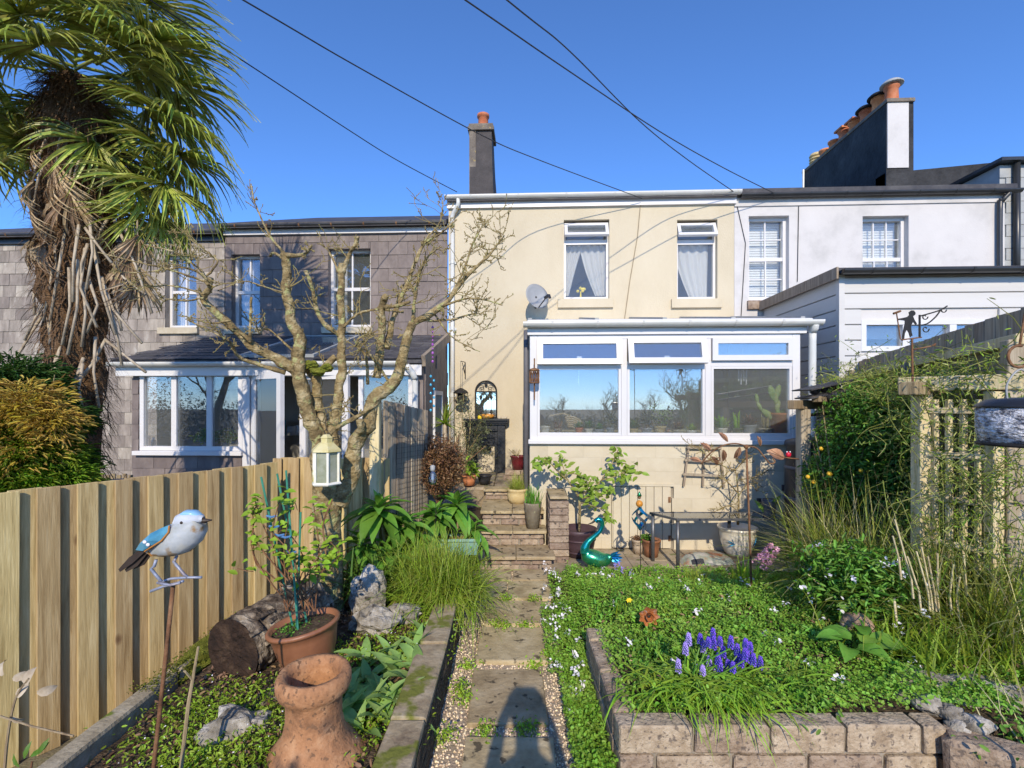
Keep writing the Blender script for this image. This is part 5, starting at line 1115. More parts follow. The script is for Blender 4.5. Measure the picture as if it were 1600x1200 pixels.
limb([(552, 700), (560, 680), (566, 668), (563, 655)], .04, .025, (0, -.12), 8, 13, 0)
limb([(645, 506), (692, 477), (724, 438), (760, 402), (789, 369)], .032, .005, (.05, .1), 9, 14, 2.2)
limb([(590, 590), (595, 531), (599, 473), (601, 463)], .032, .026, (.05, -.1), 10, 15, .3)
limb([(604, 545), (613, 502), (631, 455), (645, 420), (660, 384), (685, 366), (713, 344)], .03, .005, (.05, .2), 9, 16, 1.8)
limb([(645, 506), (648, 470), (655, 430), (670, 400), (690, 385)], .018, .005, (.05, -.2), 8, 17, 1.6)
limb([(690, 478), (738, 466), (785, 477)], .012, .004, (.05, -.2), 7, 18, 2.2)
limb([(660, 500), (700, 500), (740, 490), (752, 492)], .011, .004, (.05, .3), 7, 19, 2.)
limb([(680, 492), (705, 525), (750, 550)], .008, .003, (.1, .1), 6, 20, 1.)
limb([(700, 468), (722, 430), (735, 390), (750, 360), (755, 350)], .012, .004, (.05, .25), 7, 21, 2.)
limb([(650, 410), (665, 375), (688, 345), (692, 310)], .011, .003, (.1, .3), 6, 22, 1.5)
limb([(600, 480), (620, 478), (640, 472)], .02, .012, (-.05, -.1), 7, 23, .6)
limb([(588, 630), (560, 650), (530, 665), (505, 690)], .022, .012, (0, -.25), 8, 24, 1.)
limb([(575, 600), (572, 560), (560, 530), (600, 520)], .014, .006, (0, -.25), 7, 25, 1.6)
limb([(610, 600), (590, 570), (570, 545), (555, 555)], .012, .005, (.1, -.3), 7, 26, 1.6)
# the long limb to the left
limb([(478, 620), (462, 580), (430, 560), (401, 545), (376, 520), (348, 495), (318, 466), (325, 452), (329, 432)], .05, .017, (0, -.35), 11, 30, .7)
limb([(325, 445), (314, 422), (290, 405), (267, 393), (225, 382)], .012, .004, (-.35, -.5), 7, 31, 1.4)
limb([(326, 436), (289, 418), (236, 425), (176, 425)], .009, .003, (-.35, -.45), 6, 32, 1.2)
limb([(320, 460), (267, 446), (225, 450), (189, 455)], .008, .003, (-.35, -.3), 6, 33, .8)
limb([(322, 440), (261, 420), (225, 412), (151, 394)], .008, .003, (-.35, -.6), 6, 34, .8)
limb([(322, 432), (340, 410), (325, 395), (300, 375), (275, 355)], .009, .003, (-.35, -.2), 6, 35, 1.4)
limb([(318, 466), (290, 470), (262, 468), (250, 478)], .008, .004, (-.35, -.2), 6, 36, 1.2)
limb([(446, 582), (395, 567), (370, 554), (361, 537), (344, 525), (293, 499)], .018, .005, (-.05, -.5), 8, 37, 1.)
limb([(391, 535), (392, 500), (393, 465)], .012, .009, (-.2, -.2), 7, 38, .3)
limb([(450, 460), (420, 450), (380, 440), (340, 455)], .007, .003, (-.1, -.3), 6, 39, 1.)
limb([(470, 560), (420, 515), (405, 520), (400, 500)], .009, .004, (0, -.2), 6, 40, 1.2)
limb([(360, 500), (330, 505), (300, 495)], .008, .004, (-.3, -.4), 6, 41, 1.)
trb.v = [tuple(Vector(v)+mnoise.noise_vector(Vector(v)*34)*.0045+mnoise.noise_vector(Vector(v)*13)*.005) for v in trb.v]
trb.obj('trunk', 'bark', bt_, True); tw.obj('twigs', 'twig', bt_, kind='stuff')
for (x, y, r) in ((497, 580, .05), (510, 575, .04), (486, 570, .045), (470, 600, .03), (480, 628, .025)): MB().ball(dp(x, y, TD-.02), r, 14, 10, .6, (1.3, 1, .7), x).obj('moss', 'moss', bt_)
# white lantern hanging from the tree
ln = thing('hanging_lantern', 'white hexagonal metal lantern hanging against the tree trunk', 'lantern', dp(510, 760, 3.55)); lc = dp(510, 757, 3.55); s_ = 3.55/FPX
H = lambda px: px*s_
MB().lathe([(H(22), 0), (H(24), H(2)), (H(22), H(5)), (0, H(5))], 6, lc).obj('base', 'white_paint', ln)
MB().lathe([(H(21), H(51)), (H(24), H(52)), (H(23), H(55)), (H(12), H(65)), (H(9), H(66)), (H(9), H(72)), (H(10), H(73)), (H(5), H(78)), (0, H(79))], 6, lc).obj('roof', 'lantern_roof', ln)
b = MB(); cr6 = [Vector((math.cos(k*math.pi/3), math.sin(k*math.pi/3), 0)) for k in range(6)]
for k in range(6): b.beam(lc+cr6[k]*H(19.5)+Vector((0, 0, H(4))), lc+cr6[k]*H(19.5)+Vector((0, 0, H(52))), H(3.4), H(3.4))
fr = b.obj('frame', 'white_paint', ln)
for k in range(6):
    a, c = cr6[k]*H(18.5), cr6[(k+1) % 6]*H(18.5); MB().add([lc+a+Vector((0, 0, H(5))), lc+c+Vector((0, 0, H(5))), lc+c+Vector((0, 0, H(51))), lc+a+Vector((0, 0, H(51)))], [(0, 1, 2, 3)]).obj('pane', 'mossy_glass', ln)
MB().tube([lc+Vector((H(3*math.cos(q)), 0, H(82+4*math.sin(q)))) for q in [i*.7 for i in range(10)]], .0025, 5).tube([lc+Vector((0, 0, H(84))), dp(508, 655, 3.6)], .0025, 5).obj('hanger', 'iron', ln)
# glass string hanging from the tree
gs = thing('glass_mobile', 'hanging string of purple and blue glass beads below the tree', 'mobile', dp(676, 650, 4.0))
MB().tube([dp(676, 505, 4.0), dp(677, 590, 4.0), dp(675, 650, 4.0)], .0015, 4).obj('cord', 'iron', gs)
for i in range(9): MB().ball(dp(676, 512+i*6.6, 4.0), .007 if i % 2 else .011, 8, 6, sc=(1, 1, 1.3)).obj('bead', 'purple_glass', gs, True)
for i in range(9): MB().ball(dp(675+(3 if i % 2 else -2), 588+i*6.6, 4.0), .01, 8, 6, sc=(1, .5, 1.2)).obj('bead', 'blue_glass', gs, True)
# ================================================================ PALM
PD = 4.55; pc = dp(118, 98, PD); pbase = dp(112, 800, PD); pbase.z = -.34
pm = thing('fan_palm', 'tall shaggy fan palm with dead brown fronds hanging down its trunk', 'palm', pbase)
pts = [pbase, dp(112, 700, PD), dp(118, 560, PD), dp(122, 420, PD), dp(128, 300, PD), dp(124, 220, PD), dp(118, 160, PD), dp(116, 118, PD)]
P, R_ = smooth_path(pts, [.3, .27, .26, .31, .33, .32, .24, .1], 6)
b = MB(); n = 26; vs = []
for i, (p, r) in enumerate(zip(P, R_)):
    for j in range(n):
        a = 6.283*j/n; q = .75+.4*mnoise.fractal(Vector((math.cos(a)*2.2, math.sin(a)*2.2, p.z*3)), 1, 2, 4); vs.append(p+Vector((math.cos(a), math.sin(a), 0))*r*q)
b.add(vs, [(i*n+j, i*n+(j+1) % n, (i+1)*n+(j+1) % n, (i+1)*n+j) for i in range(len(P)-1) for j in range(n)]).obj('trunk', 'palm_fibre', pm, True)
fb = MB()
for i in range(5200):
    k = rnd.randint(4, len(P)-3); a = rnd.uniform(0, 6.283); d = Vector((math.cos(a), math.sin(a), 0)); p = P[k].lerp(P[k+1], rnd.random())+d*R_[k]*rnd.uniform(.7, 1.0)
    fb.blade(p, d*.9+Vector((rnd.gauss(0, .5), rnd.gauss(0, .5), rnd.uniform(-1, .5))), rnd.uniform(.1, .28), .009, 2.2, 3)
fb.obj('fibres', 'palm_fibre', pm, kind='stuff')
def fan(name, m, Lp, N_, Lb, span, droop, seed, petm):
    rr = random.Random(seed); b = MB(); b2 = MB()
    b2.tube([(0, 0, 0), (Lp*.5, 0, .02), (Lp, 0, 0)], [.014, .011, .008], 5)
    for k in range(N_):
        if rr.random() < .08: continue
        a = lerp(-span, span, k/(N_-1))+rr.gauss(0, .05); L_ = Lb*(.78+.22*math.cos(a*.7))*rr.uniform(.8, 1.1); d = Vector((math.cos(a), math.sin(a), 0)); sd = Vector((-d.y, d.x, 0)); q = Vector((Lp, 0, 0)); vs = []; seg = 6; dd = d.copy()
        for i in range(seg+1):
            t = i/seg; wd = (.0025+.0105*min(1, t*2.2))*(1 if t < .55 else max(.06, 1-(t-.55)/.45)); vs += [q+sd*wd+Vector((0, 0, .008*(1-t))), q-Vector((0, 0, .006)), q-sd*wd+Vector((0, 0, .008*(1-t)))]
            dr = droop*rr.uniform(.3, 1.7)*(.07 if t < .45 else .4); dd = (dd+Vector((0, rr.gauss(0, .02), -dr))).normalized(); q = q+dd*L_/seg
        b.add(vs, [f for i in range(seg) for f in ((3*i, 3*i+1, 3*i+4, 3*i+3), (3*i+1, 3*i+2, 3*i+5, 3*i+4))])
    me = b.mesh(name, False); me.materials.append(MATS[m]); mp_ = b2.mesh('stalk', True); mp_.materials.append(MATS[petm]); return me, mp_
fans = [fan('frond', 'palm_leaf', .55, 44, .64, 2.15, dr, i, 'palm_leaf') for i, dr in enumerate((.25, .5, .8, 1.15))]
dead = [fan('dead_frond', 'palm_dead', .4, 20, .5, .75, 1.6, 10+i, 'palm_stalk') for i in range(3)]
def frond(src, c, az, el, s, name, roll=0):
    M = Matrix.Translation(c) @ Matrix.Rotation(az, 4, 'Z') @ Matrix.Rotation(-el, 4, 'Y') @ Matrix.Rotation(roll, 4, 'X') @ Matrix.Scale(s, 4)
    o = link(src[0], name, None, pm, M=M); k = link(src[1], 'stalk', None, o); k.matrix_parent_inverse = Matrix.Identity(4)
NF = 48
for k in range(NF):
    t = k/NF; el = lerp(R(80), R(-50), t**.85)+rnd.gauss(0, .12); az = k*2.39996+rnd.gauss(0, .15)
    if el < R(-12) and math.cos(az+R(90)) > .45: continue
    c = pc+Vector((0, 0, .35-.75*t)); frond(fans[min(3, int(t*4.2))], c, az, el, rnd.uniform(1.0, 1.3)*(1 if t > .15 else .8), 'frond', rnd.gauss(0, .25))
# fronds that show to the right and to the left in the photograph
for (px, py, dd, tx, ty, td, s) in ((150, 100, 0, 360, 20, -.3, 1.25), (160, 130, 0, 330, 130, .1, 1.2), (165, 160, 0, 330, 190, -.2, 1.25), (165, 190, 0, 320, 280, 0, 1.25), (170, 200, 0, 300, 350, .2, 1.2), (80, 120, 0, 10, 60, -.4, 1.1), (80, 150, 0, -20, 200, .2, 1.2), (130, 90, 0, 230, 30, -.5, 1.2), (165, 230, 0, 250, 340, -.2, 1.1), (170, 240, 0, 330, 330, -.1, 1.15), (175, 260, 0, 300, 400, .1, 1.0), (170, 230, 0, 350, 250, .2, 1.1), (70, 170, 0, -20, 120, 0, 1.1), (75, 210, 0, 0, 260, -.2, .9), (140, 60, 0, 320, -40, 0, 1.2), (110, 60, 0, 30, -40, -.3, 1.2), (175, 280, 0, 250, 420, -.15, .8)):
    a = dp(px, py, PD+dd); e = dp(tx, ty, PD+td); v = (e-a); az = math.atan2(v.y, v.x); el = math.asin(v.normalized().z); frond(fans[rnd.choice((1, 2, 2, 3))], a, az, el, s, 'frond', rnd.gauss(0, .35))
for k in range(16):
    t = rnd.random(); az = rnd.uniform(0, 6.283); py = lerp(190, 400, t); c = dp(122, py, PD)+Vector((math.cos(az), math.sin(az), 0))*.2
    frond(rnd.choice(dead), c, az, rnd.uniform(-1.5, -1.05), rnd.uniform(.6, .95), 'dead_frond', rnd.gauss(0, .6))
for k in range(7):
    az = rnd.uniform(3.3, 4.6); c = dp(rnd.uniform(70, 130), rnd.uniform(190, 290), PD-.25); frond(rnd.choice(dead), c, az, -1.35, 1., 'dead_frond', rnd.gauss(0, .3))
for k in range(5):
    c = dp(rnd.uniform(195, 225), rnd.uniform(300, 420), PD-.1); frond(rnd.choice(dead), c, rnd.uniform(-1, 1), -1.35, .85, 'dead_frond', rnd.gauss(0, .3))
for k in range(34):
    y0 = rnd.uniform(330, 590); x0 = 122+rnd.uniform(-60, 60); d0 = PD-.3+abs(x0-122)/60*.2; L_ = rnd.uniform(50, 150); sw_ = rnd.gauss(0, 32)
    MB().tube([dp(x0, y0, d0), dp(x0+sw_*.5+rnd.gauss(0, 6), y0+L_*.5, d0-.06), dp(x0+sw_, y0+L_, d0-.05)], [.014, .01, .012], 6).obj('stalk_stub', 'palm_stalk', pm, True)
# ================================================================ FEATHERY SHRUB BEHIND THE FENCE
sh = thing('feathery_shrub', 'feathery green shrub with orange tips behind the new fence', 'shrub', dp(40, 850, 3.75))
def plume(n, c, r, m, L_, seed):
    p = cloud(n, c, r, .55, seed, .5); d = unit(p-np.asarray(c)); d = unit(d*np.array([1, 1, .5])+np.c_[nr.normal(size=(n, 2))*.4, nr.normal(size=n)*.25-.05]); scatter('foliage', m, sh, p, L_, .12, dirs=d)
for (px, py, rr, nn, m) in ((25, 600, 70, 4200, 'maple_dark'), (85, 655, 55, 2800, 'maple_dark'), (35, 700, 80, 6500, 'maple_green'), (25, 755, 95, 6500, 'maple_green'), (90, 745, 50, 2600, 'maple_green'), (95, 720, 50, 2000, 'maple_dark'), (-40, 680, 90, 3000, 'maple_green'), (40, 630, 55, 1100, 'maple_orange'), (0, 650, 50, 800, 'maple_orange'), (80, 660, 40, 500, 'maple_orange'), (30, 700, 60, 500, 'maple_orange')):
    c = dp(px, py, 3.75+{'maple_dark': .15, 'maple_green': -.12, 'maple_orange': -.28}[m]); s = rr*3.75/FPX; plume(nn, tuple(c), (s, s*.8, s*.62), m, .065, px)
b = MB()
for i in range(26):
    e = dp(rnd.uniform(-40, 120), rnd.uniform(570, 760), 3.75+rnd.uniform(-.2, .2)); a = dp(40, 900, 3.8); b.tube([a, a.lerp(e, .5)+Vector((0, 0, .1)), e], [.014, .008, .003], 5)
b.obj('stems', 'bark', sh)
# things glimpsed over the fence
nb = thing('domed_bin', 'blue grey dome lid of a bin showing over the new fence', 'bin', dp(182, 900, 4.6)); c = dp(182, 775, 4.6)
MB().lathe([(.26, -1.4), (.3, -.05), (.31, 0), (.29, .05), (.2, .12), (.08, .155), (0, .16)], 24, c).obj('bin', 'bluecloth', nb, True)
nf = thing('picket_fence', 'small low picket fence by the neighbour lean-to', 'fence', dp(180, 800, 5.6))
for i in range(7): p = dp(150+i*9, 742-(2 if i % 2 else 0), 5.6); piece('picket', 'wood_rough', nf, (p.x, p.y, p.z-.5), (.05, .02, 1.), YAW, .004)
p = dp(178, 765, 5.62); piece('rail', 'wood_rough', nf, (p.x, p.y, p.z), (.6, .02, .05), YAW, .004)
# ================================================================ TERRACE, WALL AND PATIO THINGS
FY = HY-.012
fp = thing('cast_iron_fireplace', 'black cast iron fireplace surround standing against the cream wall', 'fireplace', (X(759, FY), FY, .66))
def fb_(b, x0, x1, t, bt, y0, y1): return b.box((X(x0, FY), FY-y1, Z(bt, FY, 760)), (X(x1, FY), FY-y0, Z(t, FY, 760)))
b = MB(); fb_(b, 726, 796, 654, 657, 0, .2); fb_(b, 728, 794, 657, 660, 0, .17); fb_(b, 730, 792, 660, 663, 0, .14); b.obj('mantel', 'cast_iron', fp, bevel=.004)
b = MB(); fb_(b, 729, 741, 663, 742, 0, .1); fb_(b, 778, 790, 663, 742, 0, .1); fb_(b, 741, 778, 663, 673, 0, .1); b.obj('surround', 'cast_iron', fp, bevel=.005)
b = MB(); fb_(b, 741, 746, 673, 742, 0, .06); fb_(b, 773, 778, 673, 742, 0, .06); fb_(b, 746, 773, 673, 684, 0, .06); fb_(b, 746, 773, 684, 696, 0, .03); b.obj('inner_frame', 'cast_iron', fp, bevel=.004)
b = MB(); fb_(b, 741.5, 777.5, 680, 682, .06, .075); fb_(b, 746, 773, 688, 691, .03, .05); fb_(b, 731, 739, 668, 674, .1, .115); fb_(b, 780, 788, 668, 674, .1, .115); b.obj('moulding', 'cast_iron', fp)
MB().lathe([(.0, 0), (.09, .01), (.1, .05), (.08, .06), (0, .04)], 12, (X(758, FY), FY-.08, Z(703, FY, 760)), None, 1.1, .6).obj('grate', 'cast_iron', fp, True)
ms = thing('arched_mirror', 'arched garden mirror with black scrollwork above the fireplace mantel', 'mirror', (X(759.5, FY), FY, Z(653, FY, 760)))
mx0, mx1, mzb, mzs = X(743.5, FY), X(776, FY), Z(653, FY, 760), Z(612, FY, 760); mr_ = (mx1-mx0)/2; mc = (mx0+mx1)/2
arch = [(mc+mr_*math.cos(t), FY-.035, mzs+mr_*math.sin(t)) for t in [math.pi*i/16 for i in range(17)]]
MB().tube([(mx1, FY-.035, mzb)]+arch+[(mx0, FY-.035, mzb)], .013, 6).tube([(mx0, FY-.035, mzs), (mx1, FY-.035, mzs)], .01, 5).tube([(mx0, FY-.035, mzb+.01), (mx1, FY-.035, mzb+.01)], .01, 5).obj('frame', 'iron', ms)
MB().box((mx0, FY-.026, mzb), (mx1, FY-.014, mzs)).obj('mirror_glass', 'mirror', ms)
def scroll(c, s, fl=1): return [Vector(c)+Vector((fl*s*(1-k/18)*math.cos(k*.55), 0, s*(1-k/18)*math.sin(k*.55))) for k in range(15)]
b = MB()
for q in (-.5, .5):
    xx = mc+q*mr_; b.tube([(xx, FY-.04, mzb+.02), (xx, FY-.04, mzs-.02)], .004, 4)
    for zz in (mzb+.1, mzs-.09): b.ball((xx, FY-.04, zz), .022, 6, 5, sc=(1, .3, 1.6)); b.tube(scroll((xx+.03, FY-.04, zz-.04), .03), .004, 4); b.tube(scroll((xx-.03, FY-.04, zz-.04), .03, -1), .004, 4)
b.tube([(mc, FY-.04, mzb), (mc, FY-.04, mzs)], .004, 4); b.ball((mc, FY-.035, mzs+mr_*.72), .026, 6, 5, sc=(1, .3, 1.5)); b.tube(scroll((mc+.07, FY-.035, mzs+.06), .05), .005, 4); b.tube(scroll((mc-.07, FY-.035, mzs+.06), .05, -1), .005, 4)
b.obj('scrollwork', 'iron', ms)
mo = thing('mantel_ornament', 'small orange bowl ornament on the black mantel shelf', 'ornament', (X(762, FY), FY-.12, Z(654, FY, 760)))
MB().lathe([(.03, 0), (.07, .02), (.085, .05), (.07, .075), (0, .08)], 14, (X(762, FY), FY-.12, Z(654, FY, 760)), None, 1.4, .8).obj('bowl', 'amber', mo, True)
MB().ball((X(751, FY), FY-.12, Z(652, FY, 760)), .04, 10, 8, .2).obj('shell', 'petal_yellow', mo, True)
mo = thing('mantel_stones', 'pale pebbles lying at the right end of the mantel shelf', 'pebbles', (X(786, FY), FY-.12, Z(654, FY, 760)))
for q in (781, 786, 790): MB().ball((X(q, FY), FY-.11, Z(652.5, FY, 760)), .03, 8, 6, .2, (1.2, 1, .8), q).obj('pebble', 'stone_pale', mo, True)
# bird feeder on a bracket
hb = thing('hanging_feeder', 'dark bird feeder hanging from an iron bracket beside the downpipe', 'bird feeder', (X(720, FY), FY, Z(590, FY, 720)))
c = yp(720, 627, FY-.2); bx = X(727, FY)
MB().tube([(bx, FY, Z(592, FY, 727)), (bx, FY-.02, Z(566, FY, 727)), (c.x, FY-.2, Z(566, FY, 720))], .008, 5).tube([(bx, FY-.01, Z(585, FY, 727)), (c.x+.02, FY-.17, Z(568, FY, 720))], .006, 5).tube([(c.x, FY-.2, Z(566, FY, 720)), (c.x, FY-.2, c.z+.22)], .004, 4).obj('bracket', 'iron', hb)
MB().lathe([(.12, 0), (.12, .012), (.06, .015), (.06, .12), (.13, .13), (.1, .17), (.03, .21), (0, .22)], 10, c).obj('feeder', 'iron', hb)
for q in range(6): a = q*1.047; MB().tube([c+Vector((.11*math.cos(a), .11*math.sin(a), .01)), c+Vector((.11*math.cos(a), .11*math.sin(a), .13))], .006, 5).obj('bar', 'wood_rough', hb)
# olive like climber left of the fireplace
ov = thing('grey_leaf_shrub', 'loose grey green small leaved shrub growing up beside the fireplace', 'shrub', dp(728, 745, 7.4))
b = MB(); pts_ = []
for (pl) in (((728, 745), (730, 700), (722, 660), (725, 620)), ((730, 740), (740, 690), (748, 665), (760, 650)), ((728, 745), (738, 710), (752, 700), (768, 712)), ((728, 740), (716, 700), (712, 670)), ((729, 720), (735, 660), (727, 635)), ((735, 700), (752, 675), (762, 672))):
    P, rr = smooth_path([dp(x, y, 7.4) for x, y in pl], [.012, .008, .006, .003][:len(pl)]); b.tube(P, rr, 5); pts_ += P[2:]
b.obj('stems', 'bark', ov)
pa = np.array([tuple(p) for p in pts_]); pa = np.repeat(pa, 26, 0)+nr.normal(size=(len(pa)*26, 3))*np.array([.055, .05, .05]); scatter('foliage', 'olive', ov, pa, .04, .3, .9)
# pots on the steps
pl_ = thing('brick_plinth', 'small plinth of bricks under the dark red pot', 'plinth', G(.1, 7.3, .66))
for r in range(2):
    for q in range(2): piece('brick', 'brick', pl_, G(-.02+.235*q+(.03 if r else 0), 7.3, .69+.075*r), (.225, .22, .07), YAW, .006, jag=.003)
rp = thing('red_pot', 'dark red glazed pot with bare stalks on the brick plinth', 'pot', G(.09, 7.3, .8)); c = G(.09, 7.3, .8); pot(rp, 'red_glaze', c, .115, .21)
b = MB()
for k in range(9): b.tube([c+Vector((rnd.gauss(0, .04), 0, .18)), c+Vector((rnd.gauss(0, .09), rnd.gauss(0, .05), .3))], .004, 4)
b.obj('stalks', 'twig', rp)
yp_ = thing('yellow_pot', 'squat yellow stone pot of fine grass on the steps', 'potted plant', G(.06, 6.28, .51)); c = G(.07, 6.27, .51)
MB().lathe([(.1, 0), (.125, .06), (.135, .12), (.125, .15), (.14, .16), (.14, .185), (.125, .19), (.11, .16), (0, .15)], 26, c).obj('pot', 'sand_pot', yp_, True)
b = MB(); tuft(b, c+Vector((0, 0, .15)), 420, .24, .005, 1., .8, .04, .5); b.obj('grass', 'grass_gold', yp_, kind='stuff')
gp_ = thing('tall_grey_pot', 'tall lichen grey pot of daffodil leaves on the steps', 'potted plant', G(.24, 5.71, .33)); c = G(.245, 5.705, .33)
MB().lathe([(.075, 0), (.105, .28), (.108, .3), (.098, .302), (.09, .26), (0, .25)], 24, c).obj('pot', 'lichen_pot', gp_, True)
b = MB()
for k in range(60): b.blade(c+Vector((rnd.gauss(0, .04), rnd.gauss(0, .04), .26)), sph(rnd.uniform(0, 6.3), rnd.uniform(1.1, 1.5)), rnd.uniform(.16, .28), .012, .3)
b.obj('leaves', 'leaf_mid', gp_)
# plum pot with lemon tree
lp = thing('lemon_tree', 'leafy lemon tree trained in two arms in a plum plastic pot', 'potted tree', G(.79, 5.7, 0)); c = G(.79, 5.7, .01)
MB().lathe([(.15, 0), (.18, .14), (.2, .27), (.212, .28), (.212, .32), (.198, .325), (.19, .26), (0, .27)], 30, c).obj('pot', 'plum_pot', lp, True)
for z, r in ((.06, .166), (.2, .192)): MB().lathe([(r, -.012), (r+.006, -.006), (r+.006, .006), (r, .012)], 30, c+Vector((0, 0, z))).obj('hoop', 'plum_pot', lp, True)
b = MB(); tp_ = []; LD = 5.62
def lb(pts, r0, dd=0, keep=1):
    P, rr = smooth_path([dp(x, y, LD+dd*i/len(pts)) for i, (x, y) in enumerate(pts)], [lerp(r0, .004, i/(len(pts)-1)) for i in range(len(pts))], 5); b.tube(P, rr, 6)
    for i, p in enumerate(P[4:]): tp_.append(p)
MB().tube([c+Vector((0, 0, .25)), dp(906, 800, LD), dp(905, 772, LD)], [.018, .015, .014], 8).obj('trunk', 'bark', lp, True)
lb([(905, 778), (890, 755), (870, 735), (852, 718), (836, 728)], .011, -.1); lb([(890, 755), (880, 730), (874, 710)], .007, .1); lb([(905, 772), (925, 765), (940, 750), (955, 725), (965, 705)], .011, -.05)
lb([(940, 750), (960, 745), (975, 738), (992, 730)], .007, -.1); lb([(955, 728), (962, 712), (966, 703)], .005); lb([(905, 775), (908, 755), (915, 745)], .008, -.1); lb([(870, 735), (858, 722), (845, 722)], .006, -.1); lb([(906, 780), (930, 775), (945, 770), (955, 762)], .007, -.15); lb([(906, 785), (925, 790), (945, 800), (950, 815)], .006, -.1); lb([(900, 770), (915, 758), (930, 745)], .006, -.2); lb([(880, 745), (895, 740), (910, 745)], .005, -.15); lb([(955, 725), (978, 725), (992, 740)], .005, -.1)
b.obj('branches', 'bark', lp)
ll = leaf_mesh('leaf', .085, .046, .5, 4); ll.materials.append(MATS['leaf_lemon'])
for i in range(285):
    p = rnd.choice(tp_)+Vector((rnd.gauss(0, .032), rnd.gauss(0, .035), rnd.gauss(0, .03))); put(ll, 'leaf', None, lp, p, Vector((rnd.gauss(0, 1), rnd.gauss(-.3, .6), rnd.gauss(-.25, .6))), (rnd.gauss(0, .5), -.8, .8), rnd.uniform(.65, 1.2))
# duck
DD = 5.15; dk = thing('metal_swan', 'shiny teal and green metal swan ornament with curved neck', 'bird ornament', dp(937, 892, DD))
def dq(px, py, o=0): return dp(px, py, DD)+FW*o
P = [(930, 815), (934, 812), (939, 813), (941, 820), (938, 829), (931, 836), (924, 842), (918, 848), (914, 856), (914, 864)]
Pp, rr = smooth_path([dq(*q) for q in P], [.024, .027, .027, .023, .023, .024, .028, .036, .048, .052], 4); MB().tube(Pp, rr, 14).obj('neck', 'teal_metal', dk, True)
def loft(name, m, st, parent, base, n=18):
    pts = [base(s[0], s[1]) for s in st]; k = len(st); vs = []
    for i, s in enumerate(st):
        t = (pts[min(i+1, k-1)]-pts[max(i-1, 0)]).normalized(); nz = FW.cross(t).normalized()
        for j in range(n): a = 6.283*j/n; vs.append(pts[i]+nz*math.cos(a)*s[2]*DD/FPX+FW*math.sin(a)*s[3])
    return MB().add(vs, [(i*n+j, i*n+(j+1) % n, (i+1)*n+(j+1) % n, (i+1)*n+j) for i in range(k-1) for j in range(n)]+[tuple(range(n)), tuple((k-1)*n+j for j in range(n))[::-1]]).obj(name, m, parent, True)
loft('body', 'green_metal', [(911.5, 860, 5, .03), (916, 866, 11, .07), (924, 871, 13.5, .085), (933, 874, 13.5, .095), (942, 875, 11.5, .08), (949, 873, 9, .07), (955, 870, 5, .03)], dk, dq)
MB().tube([dq(929, 814), dq(925, 817), dq(919, 819)], [.014, .01, .003], 8).obj('beak', 'bird_dark', dk, True)
for s in (-1, 1): MB().ball(dq(933, 812, s*.032), .007, 8, 6).obj('eye', 'bird_dark', dk, True)
for i in range(7):
    a = R(-48+i*20); e = dq(958+15*math.cos(a), 870-15*math.sin(a)*.8, (i % 3-1)*.02); MB().leaf(dq(951, 871), e-dq(951, 871), -FW, (e-dq(951, 871)).length, .035, -.4, 4).obj('tail_feather', 'blue_metal', dk)
MB().tube([dq(934, 884), dq(935, 892)], .012, 6).tube([dq(938, 884), dq(938, 892)], .012, 6).obj('leg', 'iron', dk)
stn = MB().ball(dp(937, 893, DD)-Vector((0, 0, .015)), .085, 16, 10, .1, (1.2, .9, .5), 4).obj('round_stone', 'stone_pale', None, True); tag(stn, 'smooth pale round stone under the metal swan', 'stone')
# wind spinner
SD = 4.95; wsn = thing('wind_spinner', 'garden wind spinner with amber ball and twisted metal ribbons', 'wind spinner', dp(1000, 960, SD))
MB().tube([dp(1000, 785, SD), dp(1001, 900, SD), dp(1000, 945, SD)], .004, 5).obj('stake', 'iron', wsn)
MB().lathe([(.026, 0), (.012, .03), (0, .05)], 10, dp(999, 775, SD)).obj('finial', 'green_metal', wsn, True)
MB().ball(dp(999, 787, SD), .036, 14, 10).obj('ball', 'amber', wsn, True); MB().ball(dp(999, 777, SD), .018, 10, 8).obj('ball', 'rust', wsn, True)
for k, m in enumerate(('teal_metal', 'blue_metal', 'grey_metal', 'blue_metal')):
    b = MB(); vs = []
    for i in range(17):
        t = i/16; rr_ = .085*math.sin(math.pi*t)*(1 if t < .5 else .9); a = k*1.57+t*3.4; zz = lerp(793, 828, t); p = dp(1000, zz, SD)+Vector((math.cos(a), math.sin(a), 0))*rr_; tg = Vector((-math.sin(a), math.cos(a), .5)).normalized()*.016; vs += [p-tg, p+tg]
    b.add(vs, [(2*i, 2*i+1, 2*i+3, 2*i+2) for i in range(16)]).obj('ribbon', m, wsn, True)
# small clay pots by the hatch
cpp = thing('clay_pot', 'brown glazed clay pot with a small plant in front of the hatch', 'potted plant', G(1.63, 5.66, 0)); c = G(1.63, 5.66, .01); pot(cpp, 'terra_glaze', c, .105, .2); scatter('foliage', 'leaf_mid', cpp, cloud(160, tuple(c+Vector((-.05, 0, .22))), (.07, .05, .04)), .03, .6)
cpp = thing('clay_pot', 'small dusty clay pot tucked behind the brown glazed pot', 'pot', G(1.5, 5.76, 0)); c = G(1.5, 5.76, .01); pot(cpp, 'brick', c, .075, .17); scatter('foliage', 'rust', cpp, cloud(120, tuple(c+Vector((0, 0, .18))), (.07, .05, .04)), .03, .6)
